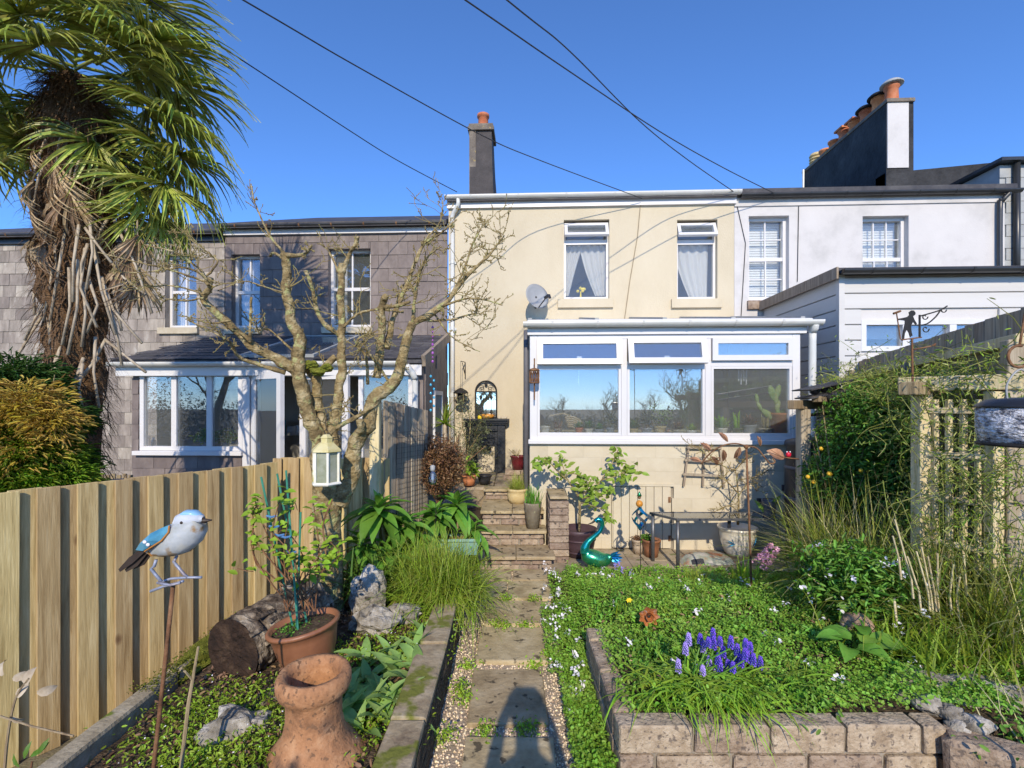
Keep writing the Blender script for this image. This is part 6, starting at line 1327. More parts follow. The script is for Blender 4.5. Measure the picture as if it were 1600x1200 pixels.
# glass table
TZ = .553; tb = thing('glass_table', 'grey framed garden table with a tinted glass top on the patio', 'table', G(2.35, 5.33, 0))
tq = [G(1.77, 5.2, TZ), G(3.14, 5.2, TZ), G(3.14, 5.5, TZ), G(1.57, 5.5, TZ)]
MB().add([p+Vector((0, 0, z)) for z in (-.004, .004) for p in tq], [(3, 2, 1, 0), (4, 5, 6, 7)]+[(j, (j+1) % 4, (j+1) % 4+4, j+4) for j in range(4)]).obj('table_top', 'table_glass', tb)
b = MB()
for j in range(4): b.beam(tq[j]-Vector((0, 0, .004)), tq[(j+1) % 4]-Vector((0, 0, .004)), .022, .024)
b.obj('frame', 'grey_metal', tb)
for q in ((1.79, 5.22), (1.6, 5.49), (3.12, 5.22), (3.12, 5.49)): MB().tube([G(*q, 0), G(*q, TZ-.01)], .02, 10).obj('leg', 'grey_metal', tb, True)
MB().obox(G(2.38, 5.3, TZ-.07), (.035, .01, .1), Matrix.Rotation(YAW, 3, 'Z')).obj('bracket', 'black_plastic', tb)
tpn = thing('small_bucket', 'small grey bucket with handle and a green leaf on the table end', 'bucket', G(2.86, 5.36, TZ)); c = G(2.85, 5.36, TZ+.004)
MB().lathe([(.06, 0), (.075, .16), (.08, .165), (.07, .16), (.055, .03), (0, .03)], 18, c).obj('bucket', 'grey_plastic', tpn, True); MB().tube([c+Vector((-.08*math.cos(t), 0, .16+.1*math.sin(t))) for t in [math.pi*i/10 for i in range(11)]], .004, 5).obj('handle', 'lead', tpn, True)
b = MB(); b.leaf(c+Vector((-.04, 0, .02)), (-.6, -.2, .8), (0, -1, .3), .2, .05, .3, 4).leaf(c+Vector((0, 0, .1)), (.5, -.2, .5), (0, -1, .3), .2, .05, .8, 4).obj('leaf', 'leaf_mid', tpn)
# white glazed pot with a bare shrub
wp = thing('white_pot', 'cream glazed pot with blue painted leaves holding a bare shrub', 'potted shrub', G(2.66, 5.66, 0)); c = G(2.64, 5.66, .01)
MB().lathe([(.1, 0), (.15, .06), (.19, .18), (.205, .28), (.2, .31), (.222, .325), (.225, .345), (.205, .35), (.19, .3), (0, .3)], 32, c).obj('pot', 'white_glaze', wp, True)
b = MB()
for k, (x, z, L_, a) in enumerate(((-.1, .18, .09, 2.6), (-.1, .18, .1, 1.9), (-.1, .18, .08, 3.4), (-.1, .18, .1, .6), (.12, .16, .1, 1.2), (.12, .16, .09, 1.9))):
    rr_ = .187; yy = -math.sqrt(max(.0, rr_**2-x*x))-.004; b.leaf(c+Vector((x, yy, z)), (math.cos(a), 0, math.sin(a)), (0, -1, 0), L_, .018, .2, 2)
b.obj('painted_leaves', 'blue_metal', wp)
b = MB(); tw = MB(); st0 = c+Vector((0, 0, .28)); WD = 5.66
for pl in (((1153, 820), (1154, 780), (1150, 740), (1148, 732)), ((1149, 735), (1130, 728), (1112, 715), (1105, 700)), ((1149, 735), (1160, 722), (1166, 712)), ((1153, 770), (1135, 752), (1122, 745)), ((1154, 775), (1170, 755), (1183, 768)), ((1125, 725), (1108, 718), (1095, 700), (1075, 695)), ((1154, 750), (1180, 745), (1200, 735)), ((1154, 800), (1140, 790), (1120, 798))):
    P, rr = smooth_path([dp(x, y, WD+rnd.uniform(-.03, .03)) for x, y in pl], [.014 if pl[0][1] > 810 else .008, .01 if pl[0][1] > 810 else .006, .006, .003][:len(pl)]); b.tube(P, rr, 6)
    for _ in range(9): twig(rnd.choice(P[3:]), Vector((rnd.gauss(0, 1), rnd.gauss(0, .3), rnd.gauss(.2, .8))).normalized(), rnd.uniform(.05, .16), .0035, 1)
b.obj('stem', 'bark', wp, True); tw.obj('twigs', 'twig', wp)
# lattice on the wall
lt_ = thing('wall_lattice', 'small grey wooden lattice fixed on the cream block wall', 'lattice', (X(1100, VY), VY-.02, Z(750, VY, 1100)))
for a, c in (((1076, 697), (1068, 760)), ((1100, 699), (1098, 760)), ((1125, 700), (1131, 762))): MB().beam(yp(*a, VY-.03), yp(*c, VY-.03), .022, .03).obj('upright', 'wood_grey', lt_)
for a, c in (((1073, 699), (1127, 700)), ((1070, 719), (1129, 722)), ((1067, 741), (1131, 744))): MB().beam(yp(*a, VY-.05), yp(*c, VY-.05), .02, .028).obj('crossbar', 'wood_grey', lt_)
# rusty leaf branch on a stake with a red bird
LDp = 4.1; rl = thing('rusty_leaf_stake', 'rusty metal stake with a curved branch of large metal leaves', 'garden ornament', dp(1174, 935, LDp)); q_ = lambda x, y, o=0: dp(x, y, LDp+o)
MB().tube([q_(1166, 697), q_(1170, 800), q_(1175, 945)], .009, 7).obj('stake', 'rust', rl, True)
MB().tube(*smooth_path([q_(1095, 725), q_(1110, 708), q_(1130, 696), q_(1150, 693), q_(1166, 697)], [.006]*5), 6).tube(*smooth_path([q_(1166, 697), q_(1182, 700), q_(1195, 715), q_(1203, 724), q_(1211, 722), q_(1207, 715)], [.006]*6), 6).tube(*smooth_path([q_(1100, 722), q_(1125, 715), q_(1118, 725)], [.005]*3), 5).tube([q_(1222, 714), q_(1235, 716), q_(1248, 717)], .006, 5).obj('branch', 'rust', rl, True)
for (x0, y0, x1, y1, wd) in ((1111, 704, 1097, 690, .05), (1137, 690, 1126, 674, .05), (1095, 721, 1078, 714, .045), (1112, 714, 1128, 727, .05), (1130, 703, 1134, 722, .055), (1156, 699, 1150, 718, .055), (1188, 697, 1187, 681, .045), (1225, 716, 1202, 702, .1)):
    a, e = q_(x0, y0), q_(x1, y1, rnd.uniform(-.03, .03)); b = MB().leaf(a, e-a, -FW+Vector((.3, 0, .3)), (e-a).length, wd, .5, 5).leaf(a+FW*.003, e-a, -FW+Vector((.3, 0, .3)), (e-a).length, wd, .5, 5); lf_ = b.obj('metal_leaf', 'rust_leaf', rl, True)
    MB().tube([a-FW*.004, a.lerp(e, .95)-FW*.012], .003, 4).obj('leaf_rib', 'rust', lf_)
MB().ball(q_(1166, 698), .02, 8, 6, .2).obj('hub', 'rust', rl, True)
rb = thing('red_bird', 'tiny red painted bird perched on the rusty leaf branch', 'bird ornament', q_(1232, 715)); MB().ball(q_(1232, 710), .022, 12, 8, sc=(1, .8, 1.1)).obj('body', 'red_paint', rb, True)
for s in (-2.5, 2.5): MB().ball(q_(1232+s, 706, -.018), .006, 8, 6).obj('eye', 'petal_white', rb, True)
# compost bag
cbg = thing('compost_bag', 'half empty printed compost bag lying under the glass table', 'bag', G(2.2, 5.48, 0)); b = MB(); n1, n2 = 22, 12; vs = []
for s in (1, -1):
    for j in range(n2+1):
        for i in range(n1+1):
            u_, v_ = i/n1*2-1, j/n2*2-1; h_ = max(0, (1-abs(u_)**4)*(1-abs(v_)**3)); z_ = .012+h_*(.085+.03*mnoise.noise(Vector((u_*2.5, v_*2.5, 1)))+.012*mnoise.noise(Vector((u_*8, v_*8, 1))))*(1 if s > 0 else .05)
            vs.append(G(2.2+u_*.31, 5.48+v_*.15+.02*u_, z_))
k = (n1+1); b.add(vs, [(j*k+i, j*k+i+1, (j+1)*k+i+1, (j+1)*k+i) for j in range(n2) for i in range(n1)]+[((n2+1)*k+j*k+i, (n2+1)*k+(j+1)*k+i, (n2+1)*k+(j+1)*k+i+1, (n2+1)*k+j*k+i+1) for j in range(n2) for i in range(n1)]).obj('bag', 'bag', cbg, True)
vs = []; 
for j in range(4):
    for i in range(5): u_, v_ = lerp(-.7, -.25, i/4), lerp(-.97, -.7, j/3); h_ = (1-abs(u_)**4)*(1-abs(v_)**3); vs.append(G(2.2+u_*.31, 5.475+v_*.15+.02*u_, .02+h_*(.085+.03*mnoise.noise(Vector((u_*2.5, v_*2.5, 1)))+.012*mnoise.noise(Vector((u_*8, v_*8, 1))))))
MB().add(vs, [(j*5+i, j*5+i+1, (j+1)*5+i+1, (j+1)*5+i) for j in range(3) for i in range(4)]).obj('printed_panel', 'bag_dark', cbg)
# dark barrel
br = thing('water_butt', 'dark grey plastic water butt with lid beside the conservatory', 'water butt', G(3.42, 5.56, 0)); c = G(3.42, 5.56, .01)
MB().lathe([(.2, 0), (.24, .3), (.255, .7), (.25, 1.05), (.235, 1.28), (.255, 1.3), (.255, 1.34), (.24, 1.36), (.1, 1.4), (0, 1.405)], 30, c).obj('barrel', 'black_plastic', br, True)
for z, r in ((.35, .246), (.7, .258), (1.05, .252)): MB().lathe([(r-.003, -.02), (r+.008, -.01), (r+.008, .01), (r-.003, .02)], 30, c+Vector((0, 0, z))).obj('rib', 'grey_plastic', br, True)
# wind chime lantern on the conservatory corner
wc = thing('hanging_candle_lantern', 'rusty pierced metal lantern hanging on the conservatory corner post', 'lantern', dp(835, 600, 5.85)); c = yp(835, 599, VY-.14)
MB().tube([c+Vector((0, 0, .15)), c+Vector((0, 0, .3))], .008, 6).tube([c, c+Vector((0, 0, -.2))], [.01, .008], 6).tube([(c.x, VY-.01, c.z+.3), c+Vector((0, 0, .3))], .006, 5).obj('rod', 'rust', wc)
MB().lathe([(.06, 0), (.062, .012), (.055, .014), (0, .014)], 14, c).lathe([(.062, .15), (.066, .16), (.05, .175), (.02, .185), (0, .185)], 14, c).obj('cap', 'rust', wc, True)
for k in range(14): a = k*6.283/14; MB().tube([c+Vector((.057*math.cos(a), .057*math.sin(a), .01)), c+Vector((.057*math.cos(a+.25), .057*math.sin(a+.25), .08)), c+Vector((.057*math.cos(a), .057*math.sin(a), .155))], .006, 5).obj('bar', 'rust', wc)
# ---------------------------------------------------------------- things on the conservatory window ledge
IZ = sz+.055; IY = VY+.2
MB().box((vx0+.1, VY+.06, IZ-.02), (vx1-.1, VY+.36, IZ)).obj('inner_ledge', 'upvc', cv)
def ipot(px, r, h, m, plant, label, hp=.12, pm_='leaf_mid'):
    t = thing('windowsill_pot', label, 'potted plant', (X(px, IY), IY, IZ)); c = Vector((X(px, IY), IY, IZ+.002)); pot(t, m, c, r, h, 18)
    if plant == 'rose': 
        b = MB()
        for k in range(34): b.leaf(c+Vector((0, 0, h*.9)), sph(k*2.4, lerp(1.2, .0, k/34)), (0, 0, 1), hp*rnd.uniform(.7, 1.1), hp*.3, -.3, 3)
        b.obj('leaves', pm_, t)
    elif plant == 'stalks':
        b = MB()
        for k in range(9): a = rnd.uniform(0, 6.3); b.tube([c+Vector((.03*math.cos(a), .02*math.sin(a), h*.8)), c+Vector((.05*math.cos(a), .03*math.sin(a), h+hp*rnd.uniform(.6, 1)))], [.012, .005], 6)
        b.obj('stalks', pm_, t, True)
    elif plant == 'bush':
        e = c+Vector((0, 0, h+hp*.6)); scatter('foliage', pm_, t, cloud(260, tuple(e), (hp*.6, hp*.4, hp*.5), .6, px), .045, .5); MB().tube([c+Vector((0, 0, h*.8)), e], .006, 5).obj('stem', 'bark', t)
    return t
ipot(852, .07, .1, 'white_glaze', None, 'plain white pot at the left end of the conservatory ledge')
ipot(872, .055, .07, 'brick', 'stalks', 'small clay pot of thin stalks next to the wicker fan', .12, 'brown_leaf')
ipot(905, .05, .08, 'terracotta_pot', 'rose', 'little terracotta pot of spiky leaves behind the wicker fan', .1, 'leaf_dark')
ipot(920, .055, .07, 'white_glaze', 'rose', 'white pot with a dark rosette right of the wicker fan', .13, 'leaf_dark')
ipot(936, .06, .06, 'dish', 'rose', 'low grey pot with dark spiky rosette on the conservatory ledge', .1, 'leaf_dark')
ipot(954, .05, .08, 'dish', 'bush', 'grey pot with pale airy plant beside the first white mullion', .2, 'olive')
ipot(990, .06, .07, 'sand_pot', 'rose', 'sand pot with dark rosette right of the first mullion', .14, 'leaf_dark')
ipot(1010, .07, .08, 'dish', 'bush', 'grey pot with dusty bush in the middle window', .2, 'olive')
ipot(1031, .075, .1, 'sand_pot', 'bush', 'sand coloured pot with tall yellow green plant in the middle window', .28, 'leaf_bright')
ipot(1060, .08, .06, 'stone_pale', 'rose', 'wide pale bowl of brown rosettes in the middle window', .12, 'brown_leaf')
ipot(1081, .06, .05, 'white_glaze', 'rose', 'small white dish with a yellow green rosette by the second mullion', .1, 'leaf_bright')
ipot(1128, .07, .08, 'white_glaze', 'rose', 'white pot with a spreading green rosette right of the second mullion', .18, 'leaf_bright')
ipot(1152, .065, .08, 'olive', 'stalks', 'pale green pot of upright green succulent fingers', .22, 'leaf_bright')
ipot(1171, .085, .12, 'dish', 'rose', 'light grey pot with a pinkish rosette succulent', .16, 'rust_leaf')
ipot(1196, .085, .08, 'stone_pale', 'stalks', 'low cream pot of thin bare stalks beside the cactus', .2, 'twig')
t = thing('prickly_pear', 'prickly pear cactus in a square terracotta pot on the conservatory ledge', 'potted cactus', (X(1221, IY), IY, IZ)); c = Vector((X(1221, IY), IY, IZ+.002))
MB().lathe([(.11, 0), (.135, .24), (.145, .245), (.145, .27), (.13, .27), (.12, .2), (0, .2)], 22, c).obj('pot', 'terracotta_pot', t, True)
for (x0, y0, x1, y1, wd) in ((1216, 658, 1214, 632, .05), (1214, 634, 1210, 610, .06), (1210, 625, 1203, 603, .085), (1212, 622, 1218, 602, .075), (1213, 642, 1217, 626, .06), (1220, 656, 1224, 640, .075), (1213, 657, 1190, 640, .08), (1190, 642, 1183, 628, .05), (1184, 630, 1181, 615, .045)):
    a, e = yp(x0, y0, IY), yp(x1, y1, IY); d = e-a; Mx = Matrix((d.normalized().cross(Vector((0, 1, 0))).normalized(), Vector((0, 1, 0)), d.normalized())).transposed(); MB().ball((a+e)/2, d.length*.54, 12, 10, sc=(wd/d.length, .025/d.length*2, 1), M=Mx).obj('pad', 'cactus', t, True)
t = thing('wicker_fan', 'curved wicker basket with long handle on the conservatory ledge', 'basket', (X(885, IY), IY+.05, IZ)); b = MB()
for k in range(6): rr_ = .19-.022*k; b.tube([(X(892, IY)+rr_*math.cos(q), IY+.08, IZ+rr_*math.sin(q)*1.15) for q in [math.pi*(.0+.62*i/10) for i in range(11)]], .012, 6)
b.tube([yp(858, 650, IY+.08), yp(880, 646, IY+.08), yp(892, 650, IY+.08)], .012, 6); b.obj('weave', 'straw', t, True)
for px, n_ in ((904, 5), (1037, 4), (1160, 6)):
    t = thing('crystal_string', {904: 'thin string with a clear bead hanging in the left conservatory window', 1037: 'thin string of small beads hanging in the middle conservatory window', 1160: 'white chime rods hanging in the right conservatory window'}[px], 'ornament', (X(px, IY), IY, vt-.1)); b = MB()
    if px < 1150:
        b.tube([yp(px, 572, IY), yp(px, 598, IY)], .003, 4)
        for k in range(n_): b.ball(yp(px, 580+k*4.5, IY), .008, 6, 5)
    else:
        for k in range(4): b.tube([yp(px-6+k*4, 577, IY), yp(px-6+k*4, 595+(k % 2)*6, IY)], .008, 6)
        b.tube([yp(px, 545, IY), yp(px, 578, IY)], .003, 4)
    b.obj('string', 'petal_white', t)

# ================================================================ RIGHT BED
def hC(l, d): return hR(l, d)+.05*mnoise.noise(Vector((l*5.5, d*5.5, 1)))+.03*mnoise.noise(Vector((l*13, d*13, 4)))
def coverpts(n, l0, l1, d0, d1, h, dens=None):
    out = []
    while len(out) < n:
        l, d = rnd.uniform(l0, l1), rnd.uniform(d0, d1)
        q = mnoise.noise(Vector((l*2.2, d*2.2, 5)))
        if rnd.random() < .8+.9*q: out.append(tuple(G(l, d, h(l, d)+max(0, rnd.gauss(.03+.03*q, .018)))))
    return np.array(out)
def hS(l, d): return .03+.05*max(0, mnoise.noise(Vector((l*8, d*5, 2))))
gcv = scatter('ground_cover', 'cover', None, coverpts(85000, .56, 3.45, 2.38, 5.1, hC), np.exp(nr.normal(np.log(.0155), .33, 85000)).clip(.008, .04), .72, .55, up=np.c_[nr.normal(size=(85000, 2))*.5-np.array([0, .4]), np.ones(85000)]); tag(gcv, 'bright green small leaved ground cover filling the right bed', 'ground cover')
gcv = scatter('ground_cover', 'cover', None, np.concatenate([coverpts(6500, .3, .5, 1.8, 3.3, hS), coverpts(2600, .24, .52, 3.1, 4.2, hS), coverpts(2800, .36, .62, 3.3, 5.0, lambda l, d: hR(l, d)+.01)]), .02, .75, .55); tag(gcv, 'strip of bright green ground cover along the right path edge', 'ground cover')
vp = np.array([tuple(G(rnd.gauss(.38, .06), rnd.uniform(2.6, 5.0), rnd.uniform(.08, .16))) for _ in range(34)]+[tuple(G(l, d, hR(l, d)+rnd.uniform(.05, .1))) for l, d in ((rnd.uniform(.6, 3.2), rnd.uniform(2.5, 5.1)) for _ in range(60))])
vp = np.repeat(vp, 7, 0)+nr.normal(size=(len(vp)*7, 3))*.012; fl_ = scatter('violets', 'petal_white', None, vp, .022, .9, .8); tag(fl_, 'small white violets dotted along the path edge', 'flowers')
pq = np.concatenate([patch(260, (rnd.uniform(.75, 3.2), rnd.uniform(2.5, 4.9)), .09, hC) for _ in range(34)]); tag(scatter('bed_weeds', 'leaf_mid', None, pq, .036, .42, .9), 'darker broad leaved weeds mixed in patches through the ground cover', 'weeds')
pq = np.concatenate([patch(120, (rnd.uniform(.75, 3.2), rnd.uniform(2.5, 4.9)), .07, hC) for _ in range(22)]); tag(scatter('yellow_weeds', 'climber', None, pq, .026, .5, .9), 'yellowed small leaves in patches through the ground cover', 'weeds')
b = MB()
for _ in range(26):
    l, d = rnd.uniform(.75, 3.2), rnd.uniform(2.5, 4.9); tuft(b, G(l, d, hC(l, d)), rnd.randint(6, 18), rnd.uniform(.08, .16), .007, 1., .8, .03, .5)
tag(b.obj('bed_grass', 'grass_gold', None, kind='stuff'), 'stray grass blades growing up through the ground cover', 'grass')
# dry brown leaves in the cover
tag(scatter('dry_leaves', 'litter', None, coverpts(420, .6, 3.3, 2.4, 5.0, hC)+np.array([0, 0, .012]), .035, .5), 'scattered dry brown leaves in the ground cover', 'leaf litter')
# muscari
mu_ = thing('grape_hyacinths', 'clump of blue grape hyacinths with arching strap leaves at the wall', 'flowers', G(1.03, 2.55, .28)); b = MB()
for i in range(330):
    a = rnd.uniform(0, 6.283); p = G(1.03+rnd.gauss(0, .18), 2.56+rnd.gauss(0, .07), .27); out = Vector((math.cos(a), math.sin(a), 0)); out = (out+Vector((rnd.choice((-.5, .5)), -.5, 0))).normalized(); b.blade(p, out+Vector((0, 0, rnd.uniform(.5, 1.3))), rnd.uniform(.24, .42), .012, 2.0, 6, rnd.uniform(-.5, .5))
b.obj('leaves', 'leaf_bright', mu_, kind='stuff')
MS = 2.58
for i, (x, y, pale) in enumerate(((1076, 998, 1), (1071, 1013, 1), (1060, 1040, 1), (1094, 998, 0), (1099, 1010, 1), (1107, 1003, 0), (1114, 992, 0), (1115, 1004, 0), (1125, 1002, 0), (1142, 1003, 0), (1152, 1015, 0), (1165, 1005, 0), (1172, 1010, 0), (1177, 1030, 0), (1188, 1035, 0), (1108, 1035, 1), (1098, 1047, 1), (1090, 1048, 1), (1122, 1030, 0), (1125, 1040, 0), (1119, 1052, 1), (1137, 1040, 0), (1145, 1042, 0), (1152, 1030, 0), (1158, 1032, 0), (1164, 1022, 0), (1168, 1025, 0), (1130, 1018, 0))):
    c = dp(x, y, MS+rnd.uniform(-.05, .12)); b = MB(); hh = rnd.uniform(.05, .075)
    for q in range(42):
        t = q/42; rr_ = .014*(1-.6*t**2); a = q*2.4; b.ball(c+Vector((rr_*math.cos(a), rr_*math.sin(a), (t-.5)*hh)), .0052, 5, 4)
    b.obj('flower_spike', 'muscari_pale' if pale else 'muscari', mu_)
    MB().tube([c-Vector((0, 0, hh*.5)), c.lerp(G(1.03+rnd.gauss(0, .1), 2.58, .27), .5), G(1.03+rnd.gauss(0, .13), 2.57+rnd.gauss(0, .03), .27)], .0035, 5).obj('stem', 'leaf_mid', mu_)
mz_ = thing('bluebells', 'few small violet blue flowers beside the metal swan', 'flowers', dp(968, 900, 4.9)); b = MB()
for q in ((962, 885), (968, 880), (972, 888), (958, 900), (966, 908), (985, 895), (990, 900)):
    c = dp(*q, 4.9)
    for k in range(14): b.ball(c+Vector((rnd.gauss(0, .009), rnd.gauss(0, .009), rnd.gauss(0, .018))), .007, 5, 4)
b.obj('flower_spike', 'muscari_pale', mz_); b = MB(); tuft(b, dp(970, 915, 4.9), 50, .16, .008, 1., 1., .06, .5); b.obj('leaves', 'leaf_mid', mz_, kind='stuff')
# rusty flower ornament
ro = thing('rusty_flower', 'rusty orange metal flower ornament lying in the ground cover', 'garden ornament', dp(1012, 970, 3.4)); c = dp(1012, 960, 3.28)
for ring, (n_, L_, e) in enumerate(((7, .085, .05), (5, .06, .7))):
    for k in range(n_): a = k*6.283/n_+ring*.4; d = RT*math.cos(a)+Vector((0, 0, 1))*math.sin(a)*.8-FW*e; MB().leaf(c-FW*ring*.01, d, -FW, L_, .055, -.7, 4).obj('petal', 'rust_orange', ro)
MB().ball(c-FW*.02, .015, 8, 6).obj('centre', 'iron', ro, True); MB().tube([c, c+Vector((0, .05, -.15))], .006, 5).obj('stake', 'rust', ro)
# pink hyacinth
hy = thing('pink_hyacinth', 'leaning pink hyacinth with strap leaves in front of the table', 'flower', dp(1185, 925, 4.5)); a, e = dp(1186, 884, 4.3), dp(1210, 855, 4.25); b = MB(); ax = (e-a).normalized(); u1 = ax.orthogonal().normalized(); u2 = ax.cross(u1)
for q in range(150):
    t = rnd.random(); an = q*2.4; rr_ = .058*(1-.4*t); p = a.lerp(e, t)+(u1*math.cos(an)+u2*math.sin(an))*rr_*rnd.uniform(.8, 1.05)
    for k in range(3): b.leaf(p, (u1*math.cos(an)+u2*math.sin(an))+Vector((rnd.gauss(0, .7), rnd.gauss(0, .7), rnd.gauss(0, .7))), ax, .028, .016, -.5, 2)
b.obj('flower_spike', 'petal_pink', hy); MB().tube([dp(1180, 925, 4.5), dp(1184, 900, 4.47), e], .009, 6).obj('stem', 'leaf_mid', hy)
b = MB()
for k in range(10): b.blade(dp(1178+rnd.gauss(0, 5), 925, 4.5), sph(rnd.uniform(0, 6.3), rnd.uniform(.9, 1.4)), rnd.uniform(.2, .3), .026, .5)
b.obj('leaves', 'leaf_bright', hy)
b2 = thing('bulb_leaves', 'upright bright bulb leaves left of the pink hyacinth', 'plant', dp(1160, 915, 4.6)); b = MB()
for k in range(12): b.blade(dp(1155+rnd.gauss(0, 5), 915, 4.6), sph(rnd.uniform(0, 6.3), rnd.uniform(1.1, 1.5)), rnd.uniform(.2, .32), .026, .4)
b.obj('leaves', 'leaf_bright', b2)
# small grassy tufts, straw stems and primrose leaves in the bed
for (px, py, d_, m, lab, nn, L_) in ((1060, 925, 4.4, 'grass_dark', 'thin dark grass tuft behind the rusty flower', 90, .2), (1100, 960, 3.7, 'grass_straw', 'tuft of straw coloured dead stems in the ground cover', 36, .2), (1095, 985, 3.4, 'leaf_bright', 'pale lime leaves growing below the straw stems', 24, .1), (982, 955, 3.6, 'leaf_bright', 'small narcissus tuft left of the rusty flower', 14, .16), (1030, 975, 3.4, 'grass_straw', 'couple of dry grass stems right of the rusty flower', 9, .22), (1085, 900, 4.5, 'grass_gold', 'golden grass tuft near the table leg', 50, .18)):
    t = thing('grass_tuft', lab, 'grass', dp(px, py, d_)); b = MB(); tuft(b, dp(px, py+8, d_), nn, L_, .007 if m != 'leaf_bright' else .02, 1., .7, .04, .6); b.obj('blades', m, t, kind='stuff')
t = thing('narcissus', 'single small yellow flower in the ground cover', 'flower', dp(982, 950, 3.6)); MB().tube([dp(982, 965, 3.6), dp(983, 938, 3.6)], .003, 5).obj('stem', 'leaf_mid', t); petals(dp(983, 938, 3.6), .025, 6, 'petal_yellow', t)
dw = thing('driftwood', 'curled lump of ribbed brown driftwood in the ground cover', 'driftwood', dp(1340, 990, 3.15)); b = MB()
P, rr = smooth_path([dp(1322, 985, 3.2), dp(1325, 972, 3.2), dp(1338, 968, 3.15), dp(1352, 975, 3.1), dp(1358, 1000, 3.08)], [.03, .045, .05, .045, .03], 5); b.tube(P, [r*(1+.25*mnoise.noise(p*40)) for p, r in zip(P, rr)], 14); b.obj('wood', 'driftwood', dw, True)
ar = thing('arum_leaves', 'low clump of broad glossy green leaves in front of the driftwood', 'plant', G(2.1, 2.95, .3)); am = leaf_mesh('leaf', .2, .12, 1.1, 5, .8); am.materials.append(MATS['leaf_mid'])
for (x, y, a, s) in ((1330, 1005, 2.6, .9), (1345, 1010, .3, 1), (1340, 1020, -1.2, .9), (1360, 1015, -.3, 1.1), (1315, 1005, 3.0, .7), (1385, 1020, .1, .9), (1350, 1000, 1.2, .8), (1325, 1020, -2, .9)): put(am, 'leaf', None, ar, dp(x, y-8, 2.88), RT*math.cos(a)+FW*math.sin(a)*.8+Vector((0, 0, .5)), (0, -.4, 1), s)
# low hellebore like bush with pale flowers
lbsh = thing('low_bush', 'low leafy bush with pale flowers before the tall grass', 'shrub', dp(1330, 950, 3.4)); lf_ = MB()
c0 = dp(1335, 905, 3.4); scatter('foliage', 'leaf_mid', lbsh, cloud(2600, tuple(c0), (.4, .3, .26), .45, 4, .4), .06, .32, .8)
scatter('foliage_dark', 'leaf_dark', lbsh, cloud(900, tuple(c0-Vector((0, 0, .06))), (.36, .3, .2), .6, 5, .3), .06, .4, .8)
scatter('flowers', 'petal_white', lbsh, np.repeat(cloud(26, tuple(c0+Vector((0, -.1, .03))), (.45, .36, .26), .2, 6), 6, 0)+nr.normal(size=(156, 3))*.014, .026, .8)
b = MB()
for i in range(18): e = c0+Vector((rnd.gauss(0, .13), rnd.gauss(0, .1), rnd.gauss(0, .1))); b.tube([c0-Vector((rnd.gauss(0, .06), 0, .3)), e], [.006, .004], 5)
b.obj('stems', 'wood_pale', lbsh)
# tall arching grass on the right
ag = thing('arching_grass', 'large mass of tall arching green and straw grass on the right', 'grass', G(2.75, 3.6, .28)); b = MB(); b3 = MB(); b4 = MB()
for (l, d, n_, L_) in ((2.75, 3.75, 520, .95), (2.95, 3.2, 420, .85), (2.72, 4.15, 380, .85), (3.05, 2.95, 420, .85), (2.95, 4.5, 260, .75), (2.95, 3.0, 260, .6)):
    tuft(b, G(l, d, .3), int(n_*.6), L_, .009, 1., 1.4, .12, .35); tuft(b3, G(l, d, .3), int(n_*.25), L_*1.05, .007, 1., 1.2, .13, .45); tuft(b4, G(l, d, .28), int(n_*.35), L_*.9, .009, 1., 1.5, .13, .3)
b.obj('blades', 'grass_gold', ag, kind='stuff'); b3.obj('straw_blades', 'grass_straw', ag, kind='stuff'); b4.obj('dark_blades', 'grass_dark', ag, kind='stuff')
sc_ = thing('cut_canes', 'row of pale cut cane stubs standing in the tall grass', 'canes', G(2.7, 3.1, .3))
for (x0, y0, x1, y1) in ((1398, 812, 1424, 905), (1395, 838, 1405, 875), (1440, 855, 1455, 930), (1450, 870, 1460, 925), (1465, 865, 1465, 930), (1490, 882, 1484, 930), (1506, 868, 1512, 945), (1500, 902, 1494, 932), (1560, 918, 1545, 960), (1580, 905, 1575, 960), (1400, 965, 1398, 940), (1552, 895, 1548, 955), (1418, 870, 1436, 925), (1432, 862, 1450, 925)):
    MB().tube([dp(x0, y0, 3.0), dp(x1, y1, 3.05), dp(x1+3, y1+30, 3.06)], [.005, .006, .007], 6).obj('cane', 'wood_pale', sc_)
lw = thing('low_greens', 'rank green blades growing below the cut canes', 'grass', G(2.6, 2.8, .28)); b = MB()
for (l, d) in ((2.6, 2.85), (2.85, 2.7), (3.0, 2.55), (2.45, 2.75), (2.3, 3.0), (3.1, 2.8)): tuft(b, G(l, d, .27), 90, .3, .012, 1., .9, .12, .5)
b.obj('blades', 'leaf_bright', lw, kind='stuff')
# citrus like dark shrub with orange fruit
ci = thing('fruiting_shrub', 'dark green shrub dotted with small orange fruit behind the post', 'shrub', G(3.15, 4.5, .2))
for (px, py, d_, rx, rz_, nn, s) in ((1340, 700, 4.6, .42, .5, 3600, 1), (1370, 650, 4.6, .34, .3, 2400, 2), (1310, 760, 4.5, .28, .28, 1800, 3), (1385, 760, 4.4, .34, .4, 2200, 4)):
    c = dp(px, py, d_); scatter('foliage', 'leaf_dark', ci, cloud(nn, tuple(c), (rx, .36, rz_), .5, s, .4), .045, .42, .9); scatter('young_foliage', 'leaf_mid', ci, cloud(nn//2, tuple(c-FW*.08+Vector((0, 0, .05))), (rx, .36, rz_), .2, s, .4), .045, .42, .9)
b = MB()
for i in range(26): e = dp(rnd.uniform(1270, 1410), rnd.uniform(620, 780), 4.5+rnd.uniform(-.2, .2)); a = G(3.1, 4.55, .2); b.tube([a, a.lerp(e, .6)+Vector((0, 0, .08)), e], [.016, .009, .004], 5)
b.obj('stems', 'bark', ci)
